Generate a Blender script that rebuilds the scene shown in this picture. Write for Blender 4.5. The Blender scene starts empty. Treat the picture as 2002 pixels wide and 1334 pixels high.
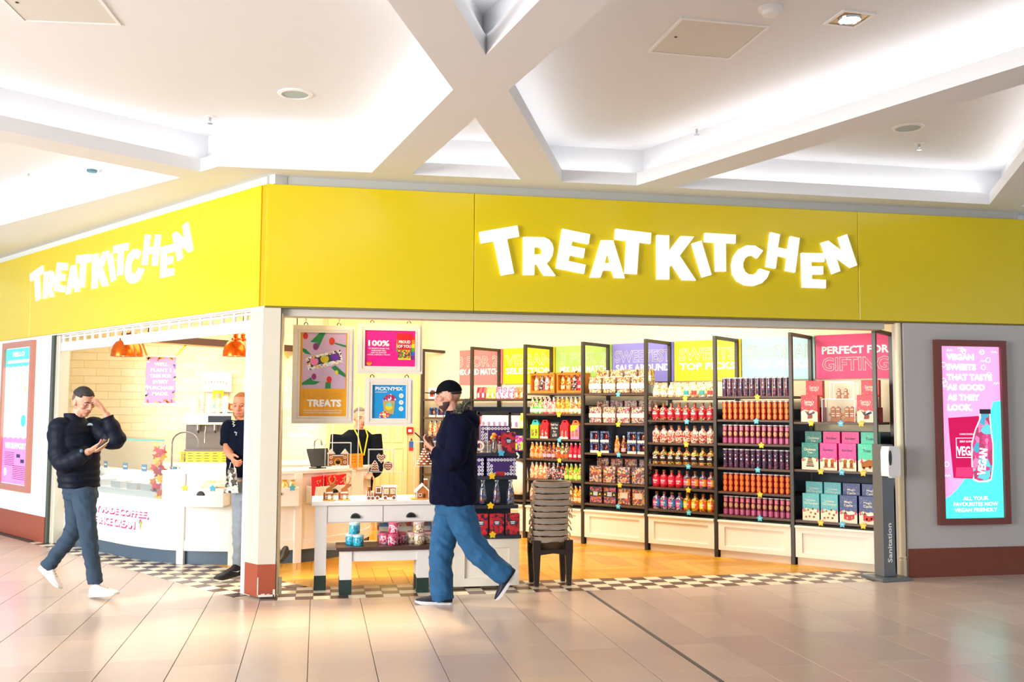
import bpy, bmesh, math, random
from mathutils import Vector, Matrix, geometry, noise
R = math.radians
scene = bpy.context.scene
COL = scene.collection
random.seed(7)

# ---------------------------------------------------------------- camera
FPX, PITCH, ROLL, YAW, CAMH = 1920.0, R(4.06), R(-0.26), R(11.15), 1.55
cam_data = bpy.data.cameras.new('camera')
cam = bpy.data.objects.new('camera', cam_data)
COL.objects.link(cam)
cam_data.sensor_fit = 'HORIZONTAL'
cam_data.sensor_width = 36.0
cam_data.lens = 36.0 * FPX / 2002.0
cam_data.clip_start = 0.05
cam_data.clip_end = 200
cam.location = (0, 0, CAMH)
cam.rotation_mode = 'XYZ'
cam.matrix_world = Matrix.Translation((0, 0, CAMH)) @ Matrix.Rotation(-YAW, 4, 'Z') @ Matrix.Rotation(R(90) + PITCH, 4, 'X') @ Matrix.Rotation(-ROLL, 4, 'Z')
scene.camera = cam

# ---------------------------------------------------------------- world, lights, exposure
world = bpy.data.worlds.new('world')
scene.world = world
world.use_nodes = True
bg = world.node_tree.nodes['Background']
bg.inputs[0].default_value = (0.88, 0.95, 1.0, 1)
bg.inputs[1].default_value = 0.72


def area(name, loc, aim, sx, sy, power, col=(1, 1, 1), spread=180):
    l = bpy.data.lights.new(name, 'AREA')
    l.shape = 'RECTANGLE'
    l.size, l.size_y, l.energy, l.color = sx, sy, power, col
    l.spread = R(spread)
    o = bpy.data.objects.new(name, l)
    COL.objects.link(o)
    o.location = loc
    o.rotation_euler = (Vector(aim) - Vector(loc)).to_track_quat('-Z', 'Y').to_euler()
    return o


# daylight of the mall's glazed end, beyond the left edge of the picture
area('daylight_atrium', (-8.5, 2.5, 2.6), (-1.5, 9.0, 1.4), 5.0, 3.6, 1250, (1.0, 0.99, 0.97))
# ceiling lamps inside the shop (hidden from here by the fascia)
WARM = (1.0, 0.80, 0.50)
area('shop_lamp_counter', (-1.0, 11.7, 3.15), (-1.0, 11.75, 0), 2.6, 1.6, 60, (1.0, 0.84, 0.60))
area('shop_lamp_table', (0.9, 10.0, 3.15), (0.9, 9.95, 0), 1.6, 1.6, 34, WARM)
area('shop_lamp_shelving', (1.95, 10.1, 3.1), (3.2, 11.25, 0.75), 3.5, 0.5, 62, (1.0, 0.93, 0.80))
area('shop_lamp_gifts', (3.47, 9.47, 3.1), (4.6, 9.85, 0.7), 0.5, 0.5, 22, (1.0, 0.93, 0.80))
area('glass_counter_light', (-1.98, 11.28, 1.20), (-1.98, 11.28, 0), 1.6, 0.12, 7, (1.0, 0.96, 0.9)).rotation_euler.z = R(124)
area('shop_spot_doorway', (0.55, 9.25, 3.0), (0.25, 7.9, 0), 0.25, 0.25, 45, (1.0, 0.82, 0.5), 75)
area('shop_lamp_rear', (1.0, 12.2, 3.15), (1.0, 12.6, 0), 1.4, 1.0, 25, WARM)

scene.view_settings.view_transform = 'Standard'
scene.view_settings.look = 'None'
scene.view_settings.gamma = 1.0
scene.view_settings.use_curve_mapping = False
scene.view_settings.exposure = 0.32
try:
    scene.cycles.use_denoising = True
    scene.cycles.max_bounces = 5
    scene.cycles.diffuse_bounces = 3
    scene.cycles.glossy_bounces = 3
    scene.cycles.adaptive_threshold = 0.05
    scene.cycles.transparent_max_bounces = 24
    scene.cycles.sample_clamp_indirect = 6.0
    scene.cycles.caustics_reflective = False
    scene.cycles.caustics_refractive = False
except Exception:
    pass

# ---------------------------------------------------------------- measuring helpers (surveyed from the photograph)
_M = cam.matrix_world.to_3x3()
CAM = Vector((0, 0, CAMH))


def ray(x, y):
    return _M @ Vector(((x - 1001.0) / FPX, -(y - 667.0) / FPX, -1.0))


def on_plane(x, y, p, n):
    d = ray(x, y)
    return CAM + d * ((Vector(p) - CAM).dot(Vector(n)) / d.dot(Vector(n)))


def at_y(x, y, Y):
    return on_plane(x, y, (0, Y, 0), (0, 1, 0))


def at_z(x, y, z):
    return on_plane(x, y, (0, 0, z), (0, 0, 1))


# ---------------------------------------------------------------- materials
def lin(c):
    return tuple((v / 12.92 if v <= 0.04045 else ((v + 0.055) / 1.055) ** 2.4) for v in [k / 255.0 for k in c])


MATS = {}


def mat(name, rgb, rough=0.5, metal=0.0, emit=0.0, spec=0.5, coat=0.0, noise=0.0, nscale=6.0, alpha=1.0, bump=0.0, bscale=60.0, emit_rgb=None):
    if name in MATS:
        return MATS[name]
    m = bpy.data.materials.new(name)
    m.use_nodes = True
    nt = m.node_tree
    b = nt.nodes['Principled BSDF']
    c = lin(rgb) + (1,)
    b.inputs['Base Color'].default_value = c
    b.inputs['Roughness'].default_value = rough
    b.inputs['Metallic'].default_value = metal
    b.inputs['Specular IOR Level'].default_value = spec
    b.inputs['Coat Weight'].default_value = coat
    b.inputs['Coat Roughness'].default_value = 0.08
    if emit:
        b.inputs['Emission Color'].default_value = (lin(emit_rgb) + (1,)) if emit_rgb else c
        b.inputs['Emission Strength'].default_value = emit
    if noise or bump:
        tc = nt.nodes.new('ShaderNodeTexCoord')
        if noise:
            n = nt.nodes.new('ShaderNodeTexNoise')
            n.inputs['Scale'].default_value = nscale
            n.inputs['Detail'].default_value = 4
            nt.links.new(tc.outputs['Object'], n.inputs['Vector'])
            mx = nt.nodes.new('ShaderNodeMix')
            mx.data_type = 'RGBA'
            mx.inputs['A'].default_value = tuple(v * (1 - noise) for v in c[:3]) + (1,)
            mx.inputs['B'].default_value = tuple(min(1, v * (1 + noise)) for v in c[:3]) + (1,)
            nt.links.new(n.outputs['Fac'], mx.inputs['Factor'])
            nt.links.new(mx.outputs['Result'], b.inputs['Base Color'])
        if bump:
            n2 = nt.nodes.new('ShaderNodeTexNoise')
            n2.inputs['Scale'].default_value = bscale
            n2.inputs['Detail'].default_value = 3
            nt.links.new(tc.outputs['Object'], n2.inputs['Vector'])
            bp = nt.nodes.new('ShaderNodeBump')
            bp.inputs['Strength'].default_value = bump
            bp.inputs['Distance'].default_value = 0.01
            nt.links.new(n2.outputs['Fac'], bp.inputs['Height'])
            nt.links.new(bp.outputs['Normal'], b.inputs['Normal'])
    MATS[name] = m
    return m


def mat_random(name, cols, rough=0.4, spec=0.5, noise=0.06, nscale=3.0):
    """one of several tones, picked per object, with a faint cloudy grain"""
    if name in MATS:
        return MATS[name]
    m = mat(name, cols[0], rough, spec=spec)
    nt = m.node_tree
    b = nt.nodes['Principled BSDF']
    oi = nt.nodes.new('ShaderNodeObjectInfo')
    rp = ramp(nt, cols)
    nt.links.new(oi.outputs['Random'], rp.inputs['Fac'])
    tc = nt.nodes.new('ShaderNodeTexCoord')
    n = nt.nodes.new('ShaderNodeTexNoise')
    n.inputs['Scale'].default_value = nscale
    nt.links.new(tc.outputs['Object'], n.inputs['Vector'])
    hs = nt.nodes.new('ShaderNodeHueSaturation')
    mp = nt.nodes.new('ShaderNodeMapRange')
    mp.inputs['To Min'].default_value = 1 - noise
    mp.inputs['To Max'].default_value = 1 + noise
    nt.links.new(n.outputs['Fac'], mp.inputs['Value'])
    nt.links.new(mp.outputs['Result'], hs.inputs['Value'])
    nt.links.new(rp.outputs['Color'], hs.inputs['Color'])
    nt.links.new(hs.outputs['Color'], b.inputs['Base Color'])
    return m


def ramp(nt, cols, constant=True):
    rp = nt.nodes.new('ShaderNodeValToRGB')
    cr = rp.color_ramp
    cr.interpolation = 'CONSTANT' if constant else 'LINEAR'
    k = len(cols)
    while len(cr.elements) < k:
        cr.elements.new(0.5)
    for i, c in enumerate(cols):
        cr.elements[i].position = i / k if constant else i / max(1, k - 1)
        cr.elements[i].color = lin(c) + (1,)
    return rp


def candy(name, cols, scale=45.0, rough=0.18, coat=0.6, gap=None):
    """wrapped mass of small sweets: cells of a few colours seen through clear plastic"""
    if name in MATS:
        return MATS[name]
    m = mat(name, cols[0], rough, coat=coat)
    nt = m.node_tree
    b = nt.nodes['Principled BSDF']
    tc = nt.nodes.new('ShaderNodeTexCoord')
    oi = nt.nodes.new('ShaderNodeObjectInfo')
    ad = nt.nodes.new('ShaderNodeVectorMath')
    ad.operation = 'ADD'
    cb = nt.nodes.new('ShaderNodeCombineXYZ')
    for i in range(3):
        nt.links.new(oi.outputs['Random'], cb.inputs[i])
    nt.links.new(tc.outputs['Object'], ad.inputs[0])
    nt.links.new(cb.outputs[0], ad.inputs[1])
    v = nt.nodes.new('ShaderNodeTexVoronoi')
    v.inputs['Scale'].default_value = scale
    nt.links.new(ad.outputs[0], v.inputs['Vector'])
    sp = nt.nodes.new('ShaderNodeSeparateColor')
    nt.links.new(v.outputs['Color'], sp.inputs[0])
    rp = ramp(nt, cols)
    nt.links.new(sp.outputs[0], rp.inputs['Fac'])
    if gap:
        mx = nt.nodes.new('ShaderNodeMix')
        mx.data_type = 'RGBA'
        st = nt.nodes.new('ShaderNodeMath')
        st.operation = 'GREATER_THAN'
        st.inputs[1].default_value = 0.72
        nt.links.new(v.outputs['Distance'], st.inputs[0])
        nt.links.new(st.outputs[0], mx.inputs['Factor'])
        nt.links.new(rp.outputs['Color'], mx.inputs['A'])
        mx.inputs['B'].default_value = lin(gap) + (1,)
        nt.links.new(mx.outputs['Result'], b.inputs['Base Color'])
    else:
        nt.links.new(rp.outputs['Color'], b.inputs['Base Color'])
    return m


def glass(name, tint=(255, 255, 255), amount=0.12, rough=0.03):
    """thin clear sheet: mostly see-through with a fresnel sheen"""
    if name in MATS:
        return MATS[name]
    m = bpy.data.materials.new(name)
    m.use_nodes = True
    nt = m.node_tree
    nt.nodes.clear()
    out = nt.nodes.new('ShaderNodeOutputMaterial')
    mix = nt.nodes.new('ShaderNodeMixShader')
    tr = nt.nodes.new('ShaderNodeBsdfTransparent')
    tr.inputs[0].default_value = lin(tint) + (1,)
    gl = nt.nodes.new('ShaderNodeBsdfGlossy')
    gl.inputs['Roughness'].default_value = rough
    lw = nt.nodes.new('ShaderNodeLayerWeight')
    lw.inputs['Blend'].default_value = 0.35
    mp = nt.nodes.new('ShaderNodeMapRange')
    mp.inputs['To Min'].default_value = amount * 0.5
    mp.inputs['To Max'].default_value = min(0.8, amount * 4)
    nt.links.new(lw.outputs['Fresnel'], mp.inputs['Value'])
    nt.links.new(mp.outputs['Result'], mix.inputs[0])
    nt.links.new(tr.outputs[0], mix.inputs[1])
    nt.links.new(gl.outputs[0], mix.inputs[2])
    nt.links.new(mix.outputs[0], out.inputs[0])
    MATS[name] = m
    return m


# ---------------------------------------------------------------- mesh builder
class MB:
    def __init__(self):
        self.v, self.f = [], []

    def add(self, vs, fs):
        o = len(self.v)
        self.v += [tuple(p) for p in vs]
        self.f += [tuple(i + o for i in q) for q in fs]
        return self

    def box(self, x0, x1, y0, y1, z0, z1, b=0.0):
        if b <= 0:
            vs = [(x, y, z) for z in (z0, z1) for y in (y0, y1) for x in (x0, x1)]
            return self.add(vs, [(0, 2, 3, 1), (4, 5, 7, 6), (0, 1, 5, 4), (2, 6, 7, 3), (0, 4, 6, 2), (1, 3, 7, 5)])
        b = min(b, 0.49 * min(x1 - x0, y1 - y0, z1 - z0))
        vs, idx = [], {}
        for sx in (0, 1):
            for sy in (0, 1):
                for sz in (0, 1):
                    X, Y, Z = (x0, x1)[sx], (y0, y1)[sy], (z0, z1)[sz]
                    dx, dy, dz = (b, -b)[sx], (b, -b)[sy], (b, -b)[sz]
                    for a, p in enumerate(((X, Y + dy, Z + dz), (X + dx, Y, Z + dz), (X + dx, Y + dy, Z))):
                        idx[(sx, sy, sz, a)] = len(vs)
                        vs.append(p)
        q = lambda *k: tuple(idx[i] for i in k)
        fs = []
        for s in (0, 1):
            r = [((s, 0, 0, 0), (s, 1, 0, 0), (s, 1, 1, 0), (s, 0, 1, 0)), ((0, s, 0, 1), (1, s, 0, 1), (1, s, 1, 1), (0, s, 1, 1)), ((0, 0, s, 2), (1, 0, s, 2), (1, 1, s, 2), (0, 1, s, 2))]
            for k, c in enumerate(r):
                c = c if (s == 1) != (k == 1) else c[::-1]
                fs.append(q(*c))
        for i in (0, 1):
            for j in (0, 1):
                e = [((0, i, j, 1), (1, i, j, 1), (1, i, j, 2), (0, i, j, 2)), ((i, 0, j, 0), (i, 1, j, 0), (i, 1, j, 2), (i, 0, j, 2)), ((i, j, 0, 0), (i, j, 1, 0), (i, j, 1, 1), (i, j, 0, 1))]
                for k, c in enumerate(e):
                    c = c if ((i == j) != (k == 1)) == True else c[::-1]
                    fs.append(q(*c))
        for i in (0, 1):
            for j in (0, 1):
                for k in (0, 1):
                    c = ((i, j, k, 0), (i, j, k, 1), (i, j, k, 2))
                    fs.append(q(*(c if (i + j + k) % 2 else c[::-1])))
        return self.add(vs, fs)

    def prism(self, loops, a, b, plane='xz'):
        """extrude a 2D outline (first loop outer, the rest holes) from a to b along the missing axis"""
        if not isinstance(loops[0][0], (tuple, list, Vector)):
            loops = [loops]
        P = {'xz': lambda u, w, t: (u, t, w), 'xy': lambda u, w, t: (u, w, t), 'yz': lambda u, w, t: (t, u, w)}[plane]
        tri = geometry.tessellate_polygon([[Vector((p[0], p[1], 0)) for p in l] for l in loops])
        flat = [p for l in loops for p in l]
        n = len(flat)
        vs = [P(p[0], p[1], a) for p in flat] + [P(p[0], p[1], b) for p in flat]
        fs = [tuple(t) for t in tri] + [tuple(i + n for i in t[::-1]) for t in tri]
        o = 0
        for l in loops:
            k = len(l)
            fs += [(o + i, o + (i + 1) % k, n + o + (i + 1) % k, n + o + i) for i in range(k)]
            o += k
        return self.add(vs, fs)

    def lathe(self, prof, seg=16, c=(0, 0, 0), sy=1.0):
        vs, fs = [], []
        n = len(prof)
        for i in range(seg):
            a = 2 * math.pi * i / seg
            for r, z in prof:
                vs.append((c[0] + r * math.cos(a), c[1] + r * math.sin(a) * sy, c[2] + z))
        for i in range(seg):
            j = (i + 1) % seg
            for k in range(n - 1):
                fs.append((i * n + k, j * n + k, j * n + k + 1, i * n + k + 1))
        if prof[0][0] > 1e-6:
            fs.append(tuple(i * n for i in range(seg))[::-1])
        if prof[-1][0] > 1e-6:
            fs.append(tuple(i * n + n - 1 for i in range(seg)))
        return self.add(vs, fs)

    def tube(self, pts, r, seg=8, closed=False):
        """round bar along a path; r a number or one radius (or (a, b) ellipse) per point"""
        pts = [Vector(p) for p in pts]
        n = len(pts)
        rr = list(r) if isinstance(r, (list, tuple)) else [r] * n
        vs, fs = [], []
        up = None
        for i, p in enumerate(pts):
            if closed:
                t = (pts[(i + 1) % n] - pts[i - 1]).normalized()
            else:
                t = (pts[min(n - 1, i + 1)] - pts[max(0, i - 1)]).normalized()
            if up is None:
                up = Vector((0, 0, 1)) if abs(t.z) < 0.9 else Vector((0, 1, 0))
            s = t.cross(up)
            if s.length < 1e-6:
                s = t.cross(Vector((1, 0, 0)))
            s.normalize()
            up = s.cross(t).normalized()
            ra, rb = rr[i] if isinstance(rr[i], (tuple, list)) else (rr[i], rr[i])
            for k in range(seg):
                a = 2 * math.pi * k / seg
                vs.append(p + s * (ra * math.cos(a)) + up * (rb * math.sin(a)))
        for i in range(n if closed else n - 1):
            j = (i + 1) % n
            for k in range(seg):
                fs.append((i * seg + k, i * seg + (k + 1) % seg, j * seg + (k + 1) % seg, j * seg + k))
        if not closed:
            fs.append(tuple(range(seg))[::-1])
            fs.append(tuple((n - 1) * seg + k for k in range(seg)))
        return self.add(vs, fs)

    def ball(self, c, r, seg=12, rings=8):
        rx, ry, rz = r if isinstance(r, (tuple, list)) else (r, r, r)
        vs, fs = [(c[0], c[1], c[2] - rz)], []
        for i in range(1, rings):
            t = math.pi * i / rings
            for k in range(seg):
                a = 2 * math.pi * k / seg
                vs.append((c[0] + rx * math.sin(t) * math.cos(a), c[1] + ry * math.sin(t) * math.sin(a), c[2] - rz * math.cos(t)))
        vs.append((c[0], c[1], c[2] + rz))
        e = len(vs) - 1
        for k in range(seg):
            fs.append((0, 1 + (k + 1) % seg, 1 + k))
            fs.append((e, e - seg + k, e - seg + (k + 1) % seg))
        for i in range(rings - 2):
            for k in range(seg):
                a, b = 1 + i * seg + k, 1 + i * seg + (k + 1) % seg
                fs.append((a, b, b + seg, a + seg))
        return self.add(vs, fs)

    def xf(self, m):
        self.v = [tuple(m @ Vector(p)) for p in self.v]
        return self

    def mesh(self, name, m=None, smooth=0):
        me = bpy.data.meshes.new(name)
        me.from_pydata(self.v, [], self.f)
        me.validate()
        bm = bmesh.new()
        bm.from_mesh(me)
        bmesh.ops.recalc_face_normals(bm, faces=bm.faces)
        bm.to_mesh(me)
        bm.free()
        if smooth:
            me.shade_smooth()
            me.set_sharp_from_angle(angle=R(smooth))
        if m:
            me.materials.append(m)
        return me

    def build(self, name, m, parent=None, smooth=0, loc=None, rz=0.0):
        o = bpy.data.objects.new(name, self.mesh(name, m, smooth))
        COL.objects.link(o)
        o.parent = parent
        if loc:
            o.location = loc
        if rz:
            o.rotation_euler = (0, 0, rz)
        return o



def clip(poly, p, n):
    """keep the part of a plan polygon on the side of point p that n points to"""
    out = []
    f = lambda q: (q[0] - p[0]) * n[0] + (q[1] - p[1]) * n[1]
    for i, a in enumerate(poly):
        b = poly[(i + 1) % len(poly)]
        fa, fb = f(a), f(b)
        if fa >= 0:
            out.append(a)
        if (fa > 0 > fb) or (fa < 0 < fb):
            t = fa / (fa - fb)
            out.append((a[0] + (b[0] - a[0]) * t, a[1] + (b[1] - a[1]) * t))
    return out


def box(*a):
    return MB().box(*a)


def tag(o, label=None, cat=None, group=None, kind=None):
    for k, v in (('label', label), ('category', cat), ('group', group), ('kind', kind)):
        if v:
            o[k] = v
    return o


def thing(name, label, cat, loc=(0, 0, 0), rz=0.0, group=None):
    o = bpy.data.objects.new(name, None)
    o.empty_display_size = 0.05
    COL.objects.link(o)
    o.location = loc
    o.rotation_euler = (0, 0, rz)
    return tag(o, label, cat, group)


KIDS = {}


def dup(root, loc, rz=0.0, label=None, group=None, swap=None):
    """a copy of a thing with copies of its parts and their sub-parts; swap: {mesh object name stem: material}"""
    def cp(o, parent):
        c = o.copy()
        COL.objects.link(c)
        c.parent = parent
        for ch in KIDS_OF(o):
            cp(ch, c)
        return c
    r = cp(root, None)
    r.location = loc
    r.rotation_euler = (0, 0, rz)
    if label:
        r['label'] = label
    if group:
        r['group'] = group
    return r


def KIDS_OF(o):
    if o.name not in KIDS:
        KIDS[o.name] = [c for c in o.children]
    return KIDS[o.name]


def struct(o):
    o['kind'] = 'structure'
    return o


TXT = {}


def text_mb(s, w=None, h=None, bold=0.03, outline=0.0, align='C', depth=0.0012, spacing=1.0):
    """lettering in the xz plane facing -y, centred on the origin and fitted to w x h"""
    key = (s, round(bold, 4), outline > 0, spacing)
    if key not in TXT:
        c = bpy.data.curves.new('lettering', 'FONT')
        c.body = s
        c.size = 1.0
        c.align_x = {'C': 'CENTER', 'L': 'LEFT'}[align]
        c.space_character = spacing
        c.space_line = 0.92
        c.resolution_u = 2
        if outline:
            c.fill_mode = 'NONE'
            c.bevel_depth = outline
            c.bevel_resolution = 0
            c.offset = bold
        else:
            c.offset = bold
        o = bpy.data.objects.new('lettering', c)
        COL.objects.link(o)
        dg = bpy.context.evaluated_depsgraph_get()
        me = bpy.data.meshes.new_from_object(o.evaluated_get(dg))
        vs = [tuple(v.co) for v in me.vertices]
        fs = [tuple(p.vertices) for p in me.polygons]
        bpy.data.objects.remove(o)
        bpy.data.meshes.remove(me)
        bpy.data.curves.remove(c)
        TXT[key] = (vs, fs)
    vs, fs = TXT[key]
    x0, x1 = min(v[0] for v in vs), max(v[0] for v in vs)
    y0, y1 = min(v[1] for v in vs), max(v[1] for v in vs)
    kx = w / (x1 - x0) if w else None
    ky = h / (y1 - y0) if h else kx
    kx = kx if kx else ky
    out = MB()
    out.add([((v[0] - (x0 + x1) / 2) * kx, -depth - abs(v[2]) * 0.02, (v[1] - (y0 + y1) / 2) * ky) for v in vs], fs)
    return out


def print_text(parent, s, cx, cz, y, w, h, m, name='lettering', bold=0.03, outline=0.0, align='C', rot=0.0, depth=0.0012):
    t = text_mb(s, w, h, bold, outline, align, depth)
    if rot:
        t.xf(Matrix.Rotation(rot, 4, 'Y'))
    t.xf(Matrix.Translation((cx, y, cz)))
    return t.build(name, m, parent)


def ordinal(i):
    return ['first', 'second', 'third', 'fourth', 'fifth', 'sixth', 'seventh', 'eighth', 'ninth', 'tenth', 'eleventh', 'twelfth', 'thirteenth', 'fourteenth'][i]

# ================================================================ THE SETTING
WHITE = mat('white_paint', (243, 243, 240), 0.55, noise=0.015)
CEIL = mat('ceiling_paint', (235, 237, 241), 0.7, noise=0.01)
GREYWALL = mat('grey_wall_paint', (190, 187, 187), 0.5, noise=0.02)
CREAM = mat('cream_column_paint', (208, 203, 187), 0.5, noise=0.02)
TERRA = mat('terracotta_paint', (158, 74, 50), 0.4, noise=0.06, nscale=14)
YELLOW = mat('yellow_fascia_gloss', (224, 201, 0), 0.2, spec=0.6)
YELLOW_EDGE = mat('yellow_fascia_edge', (214, 168, 0), 0.3)
SHOPWALL = mat('cream_shop_paint', (252, 240, 206), 0.55, noise=0.02)
LIT = mat('white_lit_letters', (255, 255, 255), 0.4, emit=0.35)
FASC_Y = 8.45
LP = Vector((-0.464, 8.45, 0))           # corner of the shop front
LD = Vector((-0.56, 0.8285, 0)).normalized()   # along the angled front, away from the corner
LN = Vector((0.8285, 0.56, 0)).normalized()    # into the shop from the angled front
LROT = math.atan2(-LD.y, -LD.x)          # local x runs towards the corner, local y into the shop


def lw(s, t, z=0.0):
    """point on the angled front: s from the corner, t into the shop"""
    p = LP + LD * s + LN * t
    return Vector((p.x, p.y, z))


# ---- mall floor: each tile a piece
TILE = mat_random('mall_floor_tile', [(206, 184, 170), (200, 179, 166), (209, 188, 174), (203, 181, 165), (198, 178, 167)], 0.24, 0.5, 0.05, 2.2)
GROUT = mat('dark_grout', (92, 80, 72), 0.8)
floor = struct(box(-9, 11, -6, 17, -0.06, -0.006).build('floor', GROUT))
TW, TL = 0.4016, 0.803
tile_meshes = {}


def tile(parent, x0, x1, y0, y1, m, name='tile', th=0.008):
    w, l = round(x1 - x0, 3), round(y1 - y0, 3)
    k = (name, w, l, m.name)
    if k not in tile_meshes:
        tile_meshes[k] = box(-w / 2, w / 2, -l / 2, l / 2, -th, 0, 0.0012).mesh(name, m)
    o = bpy.data.objects.new(name, tile_meshes[k])
    COL.objects.link(o)
    o.parent = parent
    o.location = ((x0 + x1) / 2, (y0 + y1) / 2, 0)
    return o


cols = [(-0.432 + i * TW, -0.432 + (i + 1) * TW, i) for i in range(-16, 6)]
cols += [(1.978, 2.297, 6), (2.325, 2.644, 7)] + [(-0.432 - 0.137 + i * TW, -0.432 - 0.137 + (i + 1) * TW, i) for i in range(8, 20)]
CHK_Y0 = 8.335
CHK = 0.144
EDGE = LP - LN * 0.115


def cut_tile(parent, x0, x1, y0, y1, m, name, cuts):
    """a floor piece trimmed to the lines it meets"""
    P = [(x0, y0), (x1, y0), (x1, y1), (x0, y1)]
    Q = P
    for p, n in cuts:
        Q = clip(Q, p, n)
        if len(Q) < 3:
            return
    if Q == P:
        return tile(parent, x0, x1, y0, y1, m, name)
    ar = abs(sum(Q[i][0] * Q[(i + 1) % len(Q)][1] - Q[(i + 1) % len(Q)][0] * Q[i][1] for i in range(len(Q)))) / 2
    if ar < 0.0006:
        return
    cx, cy = sum(q[0] for q in Q) / len(Q), sum(q[1] for q in Q) / len(Q)
    o = MB().prism([(q[0] - cx, q[1] - cy) for q in Q], -0.008, 0, 'xy').build(name, m, parent)
    o.location = (cx, cy, 0)
    return o


XB = -0.525          # where the front edge of the border turns along the angled front


def mall_cuts(xm):
    return [((0, CHK_Y0 if xm < 5.4 else 8.46), (0, -1))] if xm > XB else [(EDGE, -LN)]


for (a, b, i) in cols:
    ph = 7.30 if i % 2 == 0 else 7.13
    xm = (a + b) / 2
    y = ph - TL * 5
    while y < 15:
        if y > 4.3 and xm > -5.2:
            if a < XB < b and y + TL > 8.2:
                cut_tile(floor, a + 0.0025, XB, y + 0.0015, y + TL - 0.0015, TILE, 'tile', mall_cuts(-1))
                cut_tile(floor, XB, b - 0.0025, y + 0.0015, y + TL - 0.0015, TILE, 'tile', mall_cuts(0))
            else:
                cut_tile(floor, a + 0.0025, b - 0.0025, y + 0.0015, y + TL - 0.0015, TILE, 'tile', mall_cuts(xm))
        y += TL
# nearer and farther tiles outside the picture, laid as one sheet
plain = MB()
for (a, b, i) in cols:
    ph = (7.30 if i % 2 == 0 else 7.13) - TL * 17
    xm = (a + b) / 2
    for k in range(40):
        y0 = ph + k * TL
        inside = y0 > 4.3 and xm > -5.2
        if not inside:
            Q = [(a + 0.0025, y0 + 0.0015), (b - 0.0025, y0 + 0.0015), (b - 0.0025, y0 + TL - 0.0015), (a + 0.0025, y0 + TL - 0.0015)]
            for p_, n_ in mall_cuts(xm):
                Q = clip(Q, p_, n_) if len(Q) > 2 else []
            if len(Q) > 2:
                plain.prism(Q, -0.008, 0, 'xy')
tag(plain.build('tile_sheet', TILE, floor), kind='stuff')
tag(box(2.298, 2.324, 2.0, 8.33, -0.008, 0.001).build('movement_joint', mat('joint_strip', (84, 82, 84), 0.5), floor), 'dark metal movement joint strip')

# ---- chequered border
DARK_T = mat_random('chequer_dark', [(92, 66, 62), (84, 62, 60), (98, 72, 66)], 0.3)
PALE_T = mat_random('chequer_pale', [(246, 238, 208), (240, 230, 198), (250, 244, 220)], 0.3)
border = struct(MB().prism([(-0.50, 8.325), (5.50, 8.325), (5.50, 8.91), (0.2, 8.91), (-0.2, 9.0), (-2.95, 13.0), (-3.25, 12.55)], -0.05, -0.0055, 'xy').build('floor_border', mat('border_grout', (196, 182, 160), 0.7)))
for r in range(4):
    for k in range(41):
        x0 = -0.44 + k * CHK
        if x0 + CHK > 5.44:
            continue
        tile(border, x0 + 0.001, x0 + CHK - 0.001, CHK_Y0 + r * CHK + 0.001, CHK_Y0 + (r + 1) * CHK - 0.001, DARK_T if (r + k) % 2 == 0 else PALE_T)
for r in range(5):
    for k in range(32):
        s0, t0 = 0.20 + k * CHK, -0.11 + r * CHK
        if (r > 2 and s0 > 2.9) or (r > 1 and s0 > 4.2):
            continue
        c = lw(s0 + CHK / 2, t0 + CHK / 2)
        if c.y < 8.95 and c.x > -0.35:
            continue
        o = tile(border, -CHK / 2 + 0.001, CHK / 2 - 0.001, -CHK / 2 + 0.001, CHK / 2 - 0.001, DARK_T if (r + k) % 2 == 0 else PALE_T)
        o.location = (c.x, c.y, 0)
        o.rotation_euler = (0, 0, LROT)

# ---- parquet, herringbone planks
WOOD = mat_random('oak_parquet', [(222, 160, 34), (214, 150, 26), (232, 172, 44), (206, 140, 24), (226, 164, 38)], 0.28, 0.5, 0.22, 9.0)
parquet = struct(MB().prism([(-0.1, 8.905), (5.45, 8.905), (4.9, 10.2), (1.7, 13.5), (-3.75, 13.5), (-3.2, 12.7)], -0.05, -0.0055, 'xy').build('floor_parquet', mat('parquet_joint', (110, 66, 16), 0.6)))
PW, PL = 0.145, 0.725


PCUT = [((0, 8.914), (0, 1)), (LP + LN * 0.612, LN), (Vector((4.205, 10.002, 0)) + Vector((0.739, 0.673, 0)) * 0.06, Vector((-0.739, -0.673, 0))), ((0, 13.4), (0, -1))]
near, deep = [], MB()
for a in range(-60, 61):
    for b in range(-30, 31):
        # herringbone cell: a flat plank and an upright plank per step along the diagonal
        ox, oy = 2.0 + a * PW, 10.0 - a * PW + b * 2 * PL
        for (x0, x1, y0, y1) in ((ox, ox + PL, oy - PW, oy), (ox, ox + PW, oy - PW - PL, oy - PW)):
            Q = [(x0 + 0.0015, y0 + 0.0015), (x1 - 0.0015, y0 + 0.0015), (x1 - 0.0015, y1 - 0.0015), (x0 + 0.0015, y1 - 0.0015)]
            for p_, n_ in PCUT:
                Q = clip(Q, p_, n_) if len(Q) > 2 else []
            if len(Q) > 2:
                near.append(((y0 + y1) / 2 - 0.2 * (x0 + x1), x0, x1, y0, y1, Q))
near.sort()
for i, (k, x0, x1, y0, y1, Q) in enumerate(near):
    if i < 270:
        cut_tile(parquet, x0 + 0.0015, x1 - 0.0015, y0 + 0.0015, y1 - 0.0015, WOOD, 'plank', PCUT)
    else:
        deep.prism(Q, -0.008, 0, 'xy')
if deep.v:
    tag(deep.build('plank_sheet', WOOD, parquet), kind='stuff')

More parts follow.
